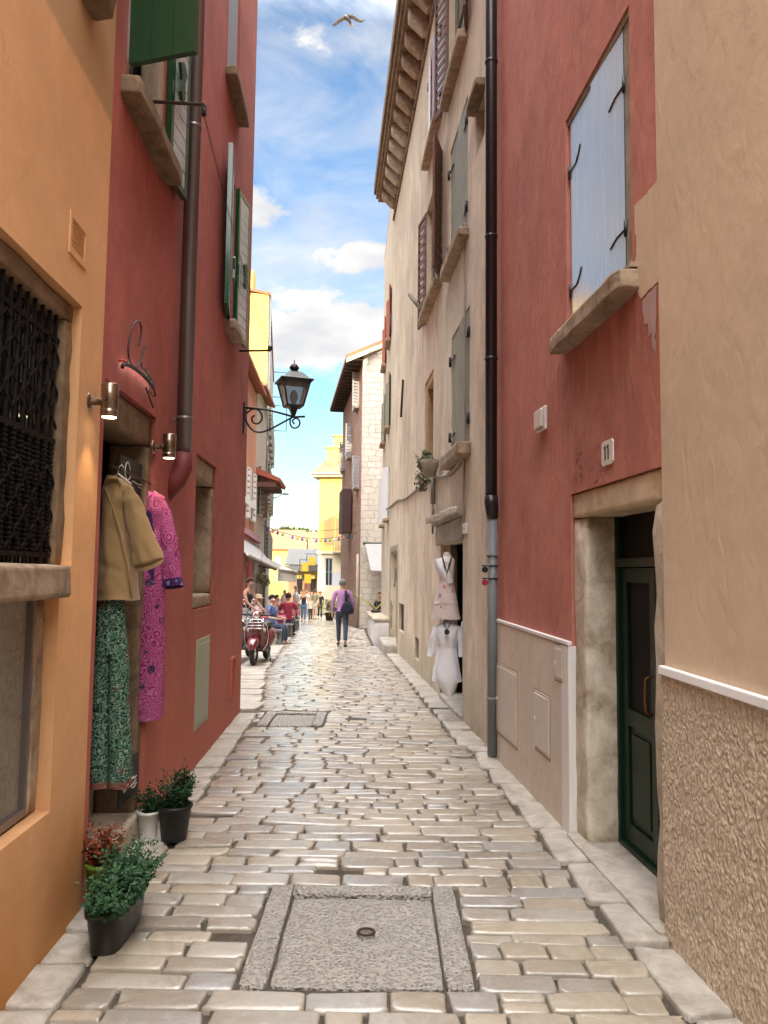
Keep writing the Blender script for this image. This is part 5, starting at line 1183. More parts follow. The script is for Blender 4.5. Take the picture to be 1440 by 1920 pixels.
pitched_roof(FL, -.4, FL.L, zt1 + .3, 9, 1.6, .4).build('roof', M['tile'], lh)
for px, py, w, h in ((624, 848, 1.0, 2.2), (636, 826, .9, 3.0)):
    q = at(px, py, ya_ + (3 if py > 840 else 4.2)); mb = MB(); mb.box((q.x, q.y, q.z - 1.3), (w, .9, 3.2)); mb.box((q.x, q.y, q.z + .36), (w + .2, 1.1, .12)); mb.build('chimney', M['lemon'], lh, bevel=.02)
mb = MB(); u, z = FL.uz(627, 1036, .3)
mb.fbox(FL, u, u + 1.8, z - .1, z, .125, .8)
for k in range(10): mb.tube([FL.P(u + k * .2, z, .75), FL.P(u + k * .2, z + .95, .75)], .02, 5)
mb.tube([FL.P(u, z + .95, .75), FL.P(u + 1.8, z + .95, .75)], .025, 6); mb.build('balcony', M['zinc'], lh)
# low building at the bottom of the street
yb_ = 74.0; x0, x1 = at(543, 1040, yb_).x, at(606, 1040, yb_).x; z1, z0 = at(560, 1030, yb_).z, at(560, 1060, yb_).z
mk = thing('market_building', ((x0 + x1) / 2, yb_, -1.6), 'low building with grey metal roof front at the bottom of the street', 'building')
mb = MB(); mb.box(((x0 + x1) / 2, yb_ + 3, (z0 - 1.6) / 2), (x1 - x0, 6, z0 + 1.6)); mb.build('wall', M['yellow'], mk)
mb = MB(); n = 26
for k in range(n): mb.obox((x0 - .3 + (x1 - x0 + .6) * k / n, yb_ - 1.2, z0), ((x1 - x0 + .6) / n * .8, 0, 0), (0, 3, z1 - z0), (0, 0, .1))
mb.obox((x0 - .3, yb_ - 1.15, z0 - .02), (x1 - x0 + .6, 0, 0), (0, 3, z1 - z0), (0, 0, .06)); mb.obox((x0 - .3, yb_ - 1.25, z0 - .55), (x1 - x0 + .6, 0, 0), (0, .1, 0), (0, 0, .5)); mb.build('roof', paint('grey_sheet_roof', (.10, .10, .10), .6), mk)
for k in range(5):
    xx = x0 + (x1 - x0) * (k + .2) / 5; mb = MB(); mb.box((xx + .25, yb_ - .05, -.2), (.5 if k % 2 else .9, .12, 2.6)); mb.build('doorway', M['glass'] if k % 2 else M['salmon'], mk)
for px, py, col in ((572, 1063, 'leafy'), (585, 1052, 'leafy'), (577, 1085, 'lemon')):
    q = at(px, py, yb_ - 3); t_ = thing('shop_banner', (q.x, q.y, -1.6), 'sunlit yellow cloth banner at the bottom of the street, %s of the three' % {572: 'left', 585: 'right', 577: 'lowest'}[px], 'banner', 'yellow shop banners')
    mb = MB(); mb.box((q.x, q.y, q.z), (.6, .05, .8)); mb.build('cloth', fabric('yellow_banner_cloth', (.42, .24, .03)) if 'ybc' not in M else M['ybc'], t_); mb = MB(); mb.tube([(q.x - .5, q.y + .04, -1.6), (q.x - .5, q.y + .04, q.z + .7)], .03, 6); mb.tube([(q.x - .5, q.y + .04, q.z + .66), (q.x + .5, q.y + .04, q.z + .66)], .03, 6); mb.build('pole', M['iron'], t_)
# town roofs, trees and hill beyond
pr = random.Random(8)
for k, (px, py, w, Y, mat, col) in enumerate(((520, 1030, 7, 96, 'lemon', 'yellow'), (545, 1018, 6, 118, 'cream', 'cream'), (563, 1014, 7, 150, 'white', 'white'), (580, 1020, 8, 130, 'salmon', 'salmon'), (532, 1008, 9, 170, 'salmon', 'salmon'), (595, 1012, 9, 180, 'lemon', 'yellow'), (570, 1030, 7, 104, 'cream', 'cream'))):
    q = at(px, py, Y); F = Fac((q.x - w / 2, Y), (q.x + w / 2, Y + .5), -1); F.n = -F.n if F.n.y > 0 else F.n
    h = thing('town_house', (q.x, Y, -1.6), 'distant %s town house with orange roof, %s' % (col, ['below the string lights at the left', 'behind the market roof', 'pale and farthest from the yellow ones', 'right of the white one', 'highest at the left', 'beside the lemon house corner', 'just above the market roof'][k]), 'house', 'distant town houses')
    hh = q.z; mb = MB(); ho = []
    mb = wall_mesh(F, 0, F.L, -2, hh, [(1.2 + j * 2, 2.0 + j * 2, hh - 2.2, hh - .9, .1) for j in range(2)]); house_shell(F, 0, F.L, -2, hh, 7, mb); mb.build('wall', M[mat], h)
    pitched_roof(F, 0, F.L, hh, 7, 1.8, .3).build('roof', M['tile'], h)
    for j in range(2): mb = MB(); mb.fbox(F, 1.2 + j * 2, 2 + j * 2, hh - 2.2, hh - .9, -.11, -.09); mb.build('window', M['greyblue'], h)
def leafcloud(mb, blobs, n, size, seed=1, flat=.5):
    r = random.Random(seed)
    for (c, rad) in blobs:
        c = Vector(c); rv = rad if isinstance(rad, (tuple, list)) else (rad,) * 3
        for _ in range(n):
            d = Vector((r.gauss(0, 1), r.gauss(0, 1), r.gauss(0, 1))).normalized() * (r.random() ** .4)
            p = c + Vector((d.x * rv[0], d.y * rv[1], d.z * rv[2])); s = size * r.uniform(.6, 1.3)
            a = Vector((r.gauss(0, 1), r.gauss(0, 1), r.gauss(0, .7) + .25)).normalized(); b = a.orthogonal().normalized(); b.rotate(Matrix.Rotation(r.uniform(0, 6.28), 3, a)); e = a.cross(b)
            mb.add([p - b * s, p + e * s * flat, p + b * s, p - e * s * flat], [(0, 1, 2, 3)])
for k, (px, py, Y, w) in enumerate(((545, 1003, 210, 6), (556, 1000, 215, 7), (569, 1003, 220, 6), (582, 1006, 205, 5), (530, 1004, 225, 7))):
    q = at(px, py, Y); t_ = thing('distant_tree', (q.x, Y, -1.6), 'distant round green tree behind the town roofs, number %d from the left' % (1 + [4, 0, 1, 2, 3].index(k) if False else [2, 3, 4, 5, 1][k]), 'tree', 'trees behind the town roofs')
    t_['label'] = 'distant green tree above the town roofs, ' + ['second from the left', 'middle and tallest one', 'just right of the tallest', 'rightmost beside the lemon house', 'leftmost by the grey house'][k]
    mb = MB(); r_ = random.Random(k); bl = [((q.x + r_.uniform(-.5, .5) * w, Y + r_.uniform(-2, 2), q.z - 1.2 + r_.uniform(-1.5, 1.5)), r_.uniform(1.5, 2.6)) for _ in range(7)]; leafcloud(mb, bl, 160, .5, k); mb.build('crown', M['treeleaf'], t_)
    mb = MB(); mb.tube([(q.x, Y, -1.7), (q.x + .1, Y, q.z - 2)], [.35, .18], 7); mb.build('trunk', M['brownsh'], t_)
mb = MB(); hx = range(-900, 901, 60); prof = []
for x in hx:
    zz = 16 + 14 * math.exp(-((x + 170) / 190.0) ** 2) + 9 * noise.noise(Vector((x * .006, 3, 0))); prof.append((x, zz))
rings = [[(x, 620, -3) for x, z in prof], [(x, 680, z * .75) for x, z in prof], [(x, 760, z) for x, z in prof], [(x, 1000, -3) for x, z in prof]]
mb.loft(rings, caps=False, closed=False); mb.build('hills', stone('hazy_wooded_hill', (.17, .22, .23), (.11, .16, .17), .05, .1), kind='structure')  # pale blue haze of distance is painted into the hill colour

# string of coloured lights across the street
s0, s1 = at(492, 985, 31), at(668, 1000, 34.5)
sl = thing('string_lights', s0, 'string of small coloured bulbs hung across the street under the roofs', 'string lights')
mb = MB(); pts = [s0.lerp(s1, k / 20) + Vector((0, 0, -.38 * math.sin(math.pi * k / 20))) for k in range(21)]; mb.tube(pts, .012, 5); mb.tube([p + Vector((0, .1, .35)) for p in pts], .009, 5); mb.build('wire', M['black'], sl)
bc = [paint('bulb_' + n, c, .3) for n, c in (('purple', (.12, .03, .35)), ('amber', (.55, .30, .05)), ('blue', (.03, .05, .3)), ('green', (.1, .25, .08)), ('white', (.7, .65, .6)))]
for k in range(19):
    p = pts[k + 1]; mb = MB(); mb.lathe(p + Vector((0, 0, -.16)), [(.01, 0), (.05, .03), (.055, .07), (.03, .12), (.02, .16)], 8); mb.build('bulb', bc[k % 5], sl)
# ------------------------------------------------------------------ garments by the shop door
def cloth_loft(mb, Y, rows, depth=.07, n=48, folds=5, amp=.012, seed=0, ph=0.0):
    """rows: (py, left px, right px[, depth]) at world depth Y; a hanging hollow cloth with soft folds"""
    rings = []
    r = random.Random(seed); p1, p2 = r.uniform(0, 6), r.uniform(0, 6)
    for i, q in enumerate(rows):
        py, xl, xr = q[:3]; d = q[3] if len(q) > 3 else depth
        a, b = at(xl, py, Y), at(xr, py, Y); c = (a + b) / 2; hw = (b.x - a.x) / 2; t_ = i / max(1, len(rows) - 1); ring = []
        for k in range(n):
            an = 2 * math.pi * k / n; f = amp * (.25 + t_) * (math.sin(folds * an + p1 + t_ * 1.2) + .5 * math.sin((folds + 3) * an + p2 - t_))
            q_ = Vector((c.x + math.cos(an) * (hw + f * .3), Y + math.sin(an) * (d + f) + f, a.z + .004 * math.sin(3 * an + p2) * t_))
            w1 = noise.noise(Vector((q_.x * 11 + seed, q_.y * 6, q_.z * 3.2))); w2 = noise.noise(Vector((q_.x * 9 + q_.z * 9, seed, q_.z * 11)))
            cr = (.55 - abs(w1)) * amp * 1.5 + (.3 - abs(w2)) * amp * .8
            ring.append(q_ + Vector((math.cos(an) * .3, math.sin(an), 0)) * cr)
        rings.append(ring)
    mb.loft(rings, caps=False)
    return mb
def interp(rows, m=4):
    out = []
    for a, b in zip(rows, rows[1:]):
        for k in range(m):
            out.append(tuple(x + (y - x) * k / m for x, y in zip(a, b)))
    return out + [rows[-1]]
def sleeve(mb, Y, path, n=16, seed=0, flat=.6):
    """path: (px, py, half width px)"""
    r = random.Random(seed); pts = [at(x, y, Y) for x, y, w in path]; rr = [w / FPX * Y for x, y, w in path]
    P2, R2 = [], []
    for i in range(len(pts) - 1):
        for k in range(4):
            t_ = k / 4; P2.append(pts[i].lerp(pts[i + 1], t_) + Vector((0, r.uniform(-.006, .006), 0))); R2.append((rr[i] + (rr[i + 1] - rr[i]) * t_) * r.uniform(.95, 1.05))
    P2.append(pts[-1]); R2.append(rr[-1]); i0 = len(mb.v); mb.tube(P2, R2, n * 2, caps=False, flat=flat)
    for i in range(i0, len(mb.v)):
        v = mb.v[i]; mb.v[i] = v + Vector((0, -1, 0)) * ((.3 - abs(noise.noise(Vector((v.x * 14 + seed, v.y * 4, v.z * 9))))) * .03) + Vector((1, 0, 0)) * noise.noise(v * 12) * .006
    return mb
def hanger(px0, px1, py, Y, par):
    a, b = at(px0, py + 8, Y), at(px1, py + 8, Y); c = (a + b) / 2; mb = MB(); mb.tube([a, Vector((c.x, Y, a.z + .07)), b], .008, 6)
    mb.tube([Vector((c.x, Y, a.z + .07)), Vector((c.x, Y, a.z + .11)), Vector((c.x + .02, Y, a.z + .13)), Vector((c.x + .035, Y, a.z + .11))], .004, 5); return mb.build('hanger', M['whitep'], par)
Yj = 4.95
jk = thing('jacket', at(225, 1125, Yj), 'tan cotton jacket hanging outside the shop door above green trousers', 'jacket')
mb = MB(); cloth_loft(mb, Yj, interp([(893, 203, 218, .05), (900, 198, 232, .07), (912, 195, 246, .08), (935, 194, 244, .09), (965, 192, 236, .09), (1000, 189, 240, .085), (1050, 186, 247, .085), (1090, 184, 251, .09), (1124, 183, 255, .09)], 7), seed=2, folds=5, amp=.022); mb.build('body', M['tanfab'], jk)
mb = MB(); sleeve(mb, Yj - .06, [(238, 918, 10), (247, 940, 17), (258, 980, 21), (270, 1020, 25), (279, 1052, 28), (281, 1059, 28)], seed=3); mb.build('sleeve', M['tanfab'], jk)
mb = MB(); mb.tube([at(197, 905, Yj - .09), at(210, 897, Yj - .1), at(222, 898, Yj - .1), at(226, 908, Yj - .1)], [.012, .022, .022, .012], 8, flat=.5); mb.build('collar', M['tanfab'], jk)
mb = MB(); mb.tube([at(197, 915, Yj - .1), at(207, 940, Yj - .105), at(222, 985, Yj - .105), at(240, 1060, Yj - .1), at(247, 1122, Yj - .1)], .006, 6); mb.build('placket', M['tanfab'], jk)
hanger(196, 246, 900, Yj, jk)
tr = thing('trousers', at(206, 1474, Yj), 'green paisley wide trousers with red hem hanging under the tan jacket', 'trousers')
mb = MB(); cloth_loft(mb, Yj + .03, interp([(1118, 184, 232, .05), (1170, 180, 236, .07), (1225, 177, 240, .075)], 3), seed=5, folds=3, amp=.012); mb.build('waist', M['greenpat'], tr)
for xa, xb, xc, xd, s_ in ((176, 209, 167, 206, 6), (208, 240, 206, 244, 7)):
    mb = MB(); cloth_loft(mb, Yj + .03, interp([(1222, xa, xb, .06), (1300, xa - 2, xb - 1, .065), (1380, (xa + xc) / 2 - 2, (xb + xd) / 2, .07), (1462, xc, xd, .075)], 6), seed=s_, folds=4, amp=.022); l = mb.build('leg', M['greenpat'], tr)
    mb = MB(); cloth_loft(mb, Yj + .03, [(1461, xc, xd, .076), (1474, xc - 1, xd + 1, .077)], seed=s_, folds=4, amp=.022); mb.build('hem', paisley('red_hem_cotton', ((.22, .04, .03), (.08, .015, .015), (.3, .25, .2), (.35, .3, .22)), 40), l)
Yd = 5.6
ds_ = thing('dress', at(270, 1348, Yd), 'pink paisley dress with purple trim hanging against the red wall', 'dress')
mb = MB(); cloth_loft(mb, Yd, interp([(922, 262, 288, .05), (930, 258, 308, .07), (960, 256, 312, .085), (1010, 253, 310, .09), (1060, 250, 308, .09), (1120, 245, 308, .095), (1200, 241, 309, .10), (1280, 238, 308, .10), (1346, 236, 303, .10)], 6), seed=9, folds=4, amp=.026); mb.build('body', M['pink'], ds_)
mb = MB(); sleeve(mb, Yd - .02, [(299, 942, 13), (307, 975, 18), (314, 1020, 20), (320, 1066, 19), (322, 1084, 19)], seed=4); sv = mb.build('sleeve', M['pink'], ds_)
mb = MB(); sleeve(mb, Yd - .02, [(323, 1083, 18.5), (325, 1101, 19)], seed=4); mb.build('cuff', M['purple'], sv)
mb = MB()
for x0, y0, x1, y1 in ((272, 925, 283, 1000), (283, 1000, 282, 1120)):
    mb.tube([at(x0, y0, Yd - .085), at((x0 + x1) / 2 + 1, (y0 + y1) / 2, Yd - .095), at(x1, y1, Yd - .09)], .024, 8, flat=.3)
mb.build('neck_trim', M['purple'], ds_); hanger(258, 304, 925, Yd, ds_)
# hanging rail for the clothes
u, z = LW.uz(196, 886, .0); rl = thing('clothes_rail', LW.P((5.6 - 4.316) / LW.d.y, at(270, 915, Yd).z + .06), 'thin iron rail beside the shop door that carries the clothes', 'rail')
mb = MB(); p0 = Vector((at(222, 888, Yj).x, Yj, at(222, 888, Yj).z + .03)); p1 = Vector((at(283, 915, Yd).x, Yd, at(283, 915, Yd).z + .03))
mb.tube([p0 - Vector((0, .15, 0)), p0, p1, p1 + Vector((0, .15, 0))], .009, 6); mb.tube([p1 + Vector((0, .1, 0)), LW.P((Yd + .1 - 4.316) / LW.d.y, p1.z, 0)], .009, 6); mb.build('rail', M['iron'], rl)
# black boards with the shop's script
def board(px, label, F, o, lines, rot=0):
    a, b, c, d = F.rect(*px, o=o); t_ = thing('shop_board', F.P((a + b) / 2, c, o), label, 'sign')
    mb = MB(); mb.fbox(F, a, b, c, d, o - .012, o); mb.build('board', M['blackb'], t_, bevel=.003)
    mb = MB()
    for ln in lines: mb.tube([F.P(a + (b - a) * x, c + (d - c) * y, o + .004) for x, y in smooth(ln)], .0045, 5)
    mb.build('lettering', M['whitep'], t_)
script = [[(.30, .62), (.24, .85), (.16, .82), (.12, .5), (.18, .3), (.28, .34), (.32, .5)], [(.34, .45), (.40, .55), (.43, .42), (.48, .55), (.52, .43), (.58, .55), (.62, .43), (.7, .52), (.74, .42), (.86, .46)], [(.4, .34), (.6, .30), (.84, .36)], [(.62, .24), (.74, .2), (.86, .27)]]
board(((226, 876), (277, 876), (277, 915), (226, 915)), 'black board with white script behind the tan jacket in the doorway', LW, -.06, script)
board(((226, 1440), (258, 1440), (258, 1482), (226, 1482)), 'small black board with white script under the pink dress', LW, -.02, script)

# ------------------------------------------------------------------ pots and plants
def spray(mb, c, h, n, size, seed, spread=.5, sub=14):
    """feathery stems with many small leaflets"""
    r = random.Random(seed)
    for _ in range(n):
        a = r.uniform(0, 6.28); t_ = r.random() ** .6; d = Vector((math.cos(a) * spread * t_, math.sin(a) * spread * t_, 1)).normalized(); L_s = h * r.uniform(.55, 1.05) * (1 - .35 * t_); p = Vector(c) + Vector((r.uniform(-1, 1) * spread * .35, r.uniform(-1, 1) * spread * .35, 0)) * h
        for k in range(sub - 1):
            f = (k + 2) / (sub + 1); q = p + d * (L_s * f) + Vector((math.cos(a), math.sin(a), 0)) * (f * f * .12 * h); s = size * 1.5 * r.uniform(.7, 1.2) * (1.15 - f * .4)
            for sgn in (-1, 1):
                e = Vector((r.gauss(0, 1), r.gauss(0, 1), r.gauss(.4, .5))).normalized(); w = d.cross(e).normalized()
                mb.add([q, q + e * s + w * s * .42, q + e * s * 1.7, q + e * s - w * s * .42], [(0, 1, 2, 3)])
def pot(name, base, r0, r1, h, mat, label, plant, cat='plant pot', lean=0):
    t_ = thing(name, base, label, cat); b = Vector(base)
    mb = MB(); mb.lathe(b, [(r0, 0), (r0 + (r1 - r0) * .9, h * .9), (r1 + .006, h * .91), (r1 + .008, h), (r1 - .012, h), (r1 - .02, h * .82)], 24, caps=False); mb.lathe(b, [(r0 * .98, .002), (r0, .004)], 24); mb.build('pot', mat, t_)
    mb = MB(); mb.lathe(b + Vector((0, 0, h * .85)), [(r1 - .018, 0), (r1 * .5, .012), (.01, .016)], 16); mb.build('soil', M['soil'], t_)
    mb = MB(); plant(mb, b + Vector((0, 0, h * .86)), r1); return mb, t_
def foot(px, py): p = gpx(px, py); return (p.x, p.y, G(p.y) + .006)
b_ = foot(278, 1576)
mb, t_ = pot('potted_plant', b_, .055, .075, .19, M['whitep'], 'small green plant in a white pot left of the black pot', lambda m, c, r: (leafcloud(m, [((c.x - .02, c.y, c.z + .09), (.085, .08, .09)), ((c.x + .03, c.y, c.z + .07), (.06, .06, .06))], 130, .017, 4), spray(m, c, .17, 8, .012, 3)))
mb.build('foliage', M['leafd'], t_)
b_ = foot(326, 1576)
mb, t_ = pot('potted_plant', b_, .085, .115, .235, M['black'], 'feathery dark green bush in a round black pot by the red wall', lambda m, c, r: (spray(m, c, .30, 46, .014, 7, .75), leafcloud(m, [((c.x, c.y, c.z + .09), (.11, .11, .09)), ((c.x + .05, c.y, c.z + .18), (.07, .07, .09))], 210, .015, 5), spray(m, c + Vector((.06, 0, .06)), .30, 16, .013, 8, .3)))
mb.build('foliage', M['leafd'], t_)
p_ = at(192, 1712, 4.36); b_ = (p_.x, 4.36, .012)
mb, t_ = pot('potted_plant', b_, .075, .098, .24, paint('lime_green_pot', (.10, .19, .02), .35, .3), 'rust red heather in a lime green pot behind the black trough', lambda m, c, r: spray(m, c, .27, 40, .014, 12, .5, 16))
mb.build('foliage', M['leafr'], t_)
# long trough
ta, tb = gpx(184, 1802), gpx(243, 1722); ta, tb = Vector((ta.x, ta.y, .008)), Vector((tb.x, tb.y, .008))
tb = ta + (tb - ta).normalized() * .52; mid_ = (ta + tb) / 2
tt = thing('planter_trough', mid_, 'long black trough full of feathery green plants nearest on the left', 'planter')
dd = (tb - ta).normalized(); nn = Vector((dd.y, -dd.x, 0)); mb = MB()
def oval(z, k, hw): return [mid_ + dd * (math.copysign(abs(math.cos(a)) ** .45, math.cos(a)) * .26 * k) + nn * (math.copysign(abs(math.sin(a)) ** .6, math.sin(a)) * hw) + Vector((0, 0, z)) for a in [2 * math.pi * (q + .5) / 28 for q in range(28)]]
mb.loft([oval(0, .9, .075), oval(.17, .98, .095), oval(.172, 1.02, .105), oval(.2, 1.03, .107), oval(.2, .98, .095), oval(.15, .95, .09)], caps=False); mb.build('trough', paint('black_trough', (.016, .011, .011), .45), tt)
mb = MB(); mb.loft([oval(.165, .96, .09), oval(.175, .5, .04)]); mb.build('soil', M['soil'], tt)
mb = MB()
for k in range(7):
    c = ta.lerp(tb, .08 + k * .135) + Vector((0, 0, .17)); spray(mb, c + nn * .02, 0.25 + .05 * (k > 2), 34, .013, 20 + k, .8, 13); leafcloud(mb, [((c.x, c.y, c.z + .07), (.09, .09, .07))], 110, .014, 40 + k)
mb.build('foliage', M['leaf'], tt)
# wall pot on the cream house
ua, za = BW.uz(800, 882, .2); wp = thing('wall_planter', BW.P(ua, za - .1, 0), 'grey leaved trailing plant in a pot under the narrow cream house opening', 'planter')
mb = MB(); mb.lathe(BW.P(ua - .15, za - .12, .17), [(.09, 0), (.14, .2), (.15, .26), (.13, .26)], 16); mb.tube([BW.P(ua - .15, za + .05, -.02), BW.P(ua - .15, za + .05, .05)], .015, 6); mb.build('pot', M['greystone'], wp)
mb = MB(); c = BW.P(ua, za, .2); leafcloud(mb, [(c + Vector((0, 0, .1)), (.14, .2, .14)), (c + Vector((-.06, .2, -.12)), (.13, .2, .2)), (c + Vector((0, .1, .25)), (.08, .15, .1))], 240, .03, 3); spray(mb, c, .4, 16, .025, 5, .7); mb.build('foliage', M['leafg'], wp)

# ------------------------------------------------------------------ dress forms in the shop doorway
def dressform(Y, neck, rows, label, mat, extra):
    t_ = thing('mannequin', at(neck[0], rows[-1][0], Y), label, 'mannequin'); mb = MB()
    n0 = at(neck[0], neck[1], Y); r = neck[2] / FPX * Y
    sh = at(neck[0], rows[0][0], Y)
    mb.lathe((n0.x, Y, sh.z - .25), [(r * 1.9, 0), (r * 1.9, .16), (r * 1.35, .235), (r * .95, .27), (r * .88, n0.z - sh.z + .23), (r * .8, n0.z - sh.z + .25)], 16); mb.build('torso', paint('plaster_form', (.55, .50, .44), .5), t_)
    mb = MB(); cloth_loft(mb, Y, interp(rows, 6), seed=7, folds=6, amp=.012, n=32); mb.build('dress', mat, t_); extra(t_, n0, r); return t_
Ym = 10.1
def ex1(t_, n0, r):
    mb = MB(); cloth_loft(mb, Ym - .015, interp([(1047, 814, 833, .05), (1060, 815, 841, .10), (1074, 821, 847, .135), (1093, 833, 850, .115)], 3), seed=11, folds=5, amp=.012); mb.build('bodice', M['whitefab'], t_)
    mb = MB(); mb.tube([at(829, 1042, Ym - .07), at(834, 1060, Ym - .16), at(838, 1074, Ym - .165), at(843, 1058, Ym - .16), at(847, 1042, Ym - .07)], .011, 6); mb.build('necklace', M['black'], t_)
    mb = MB(); cloth_loft(mb, Ym, [(1127, 817, 857, .145), (1131, 815, 859, .15)], seed=7, folds=6, amp=.012, n=32); mb.build('tier_seam', M['floral'], t_)
dressform(Ym, (838, 1036, 7), [(1044, 828, 848, .06), (1052, 819, 853, .10), (1070, 822, 852, .13), (1092, 824, 850, .10), (1098, 823, 851, .11), (1130, 816, 858, .14), (1160, 812, 863, .16)], 'upper dress form in a blush floral wrap dress with tiered skirt', M['floral'], ex1)
def ex2(t_, n0, r):
    for p in ([(818, 1176, 6), (812, 1200, 7), (808, 1231, 8)], [(859, 1176, 6), (865, 1200, 7), (868, 1231, 8)]):
        mb = MB(); sleeve(mb, Ym - .02, p, seed=3); mb.build('sleeve', M['whitefab'], t_)
    mb = MB(); mb.tube([at(832, 1168, Ym - .07), at(838, 1182, Ym - .14), at(844, 1168, Ym - .07)], .007, 6); mb.lathe(at(838, 1185, Ym - .17), [(.035, 0), (.03, .015)], 14, (0, -1, .1)); mb.build('necklace', M['black'], t_)
    mb = MB(); cloth_loft(mb, Ym - .03, interp([(1258, 815, 861, .152), (1274, 815, 861, .165), (1284, 821, 857, .16), (1294, 828, 853, .15), (1303, 834, 849, .14)], 3), seed=3, folds=5, amp=.01); mb.build('hem_panel', M['whitefab'], t_)
dressform(Ym, (838, 1162, 7), [(1168, 828, 848, .06), (1174, 815, 862, .09), (1190, 818, 859, .12), (1214, 823, 856, .095), (1225, 821, 857, .105), (1255, 814, 862, .14), (1276, 811, 866, .16)], 'lower dress form in a plain white wrap dress with dark pendant', M['whitefab'], ex2)
t_ = thing('hanging_dress', at(868, 1232, Ym + .1), 'white dress with pointed sleeve hung half hidden in the shop doorway', 'dress')
mb = MB(); cloth_loft(mb, Ym + .12, interp([(1165, 866, 876, .03), (1200, 862, 882, .06), (1228, 859, 886, .07)], 3), seed=3, folds=6, amp=.012); mb.build('body', M['whitefab'], t_)
mb = MB(); mb.tube([at(869, 1168, Ym + .12), at(869, 1150, Ym + .12), BW.P(BW.uz(869, 1150)[0], at(869, 1150, Ym + .12).z + .04, -.02)], .008, 6); mb.build('hook', M['iron'], t_)
# ------------------------------------------------------------------ people
def skin_mesh(name, verts, edges, root, mat, parent, lvl=1):
    """verts: list of (co, radius)"""
    me = bpy.data.meshes.new(name); off = world_loc(parent)
    me.from_pydata([tuple(Vector(c)) for c, r in verts], edges, [])
    o = bpy.data.objects.new(name, me); COL.objects.link(o)
    m = o.modifiers.new('skin', 'SKIN'); m.use_smooth_shade = True
    for i, (c, r) in enumerate(verts):
        s = me.skin_vertices[0].data[i]; s.radius = r if isinstance(r, tuple) else (r, r); s.use_root = i == root
    sd = o.modifiers.new('sub', 'SUBSURF'); sd.levels = lvl; sd.render_levels = lvl
    bpy.context.view_layer.update(); dg = bpy.context.evaluated_depsgraph_get()
    nm = bpy.data.meshes.new_from_object(o.evaluated_get(dg)); o.modifiers.clear(); o.data = nm; bpy.data.meshes.remove(me); nm.name = name
    nm.materials.clear(); nm.materials.append(mat); o.parent = parent
    return o
_pm = {}
def cm(c, key='cloth'):
    k = (key, c)
    if k not in _pm: _pm[k] = paint('skin_tone', c, .55) if key == 'skin' else fabric(key, c)
    return _pm[k]
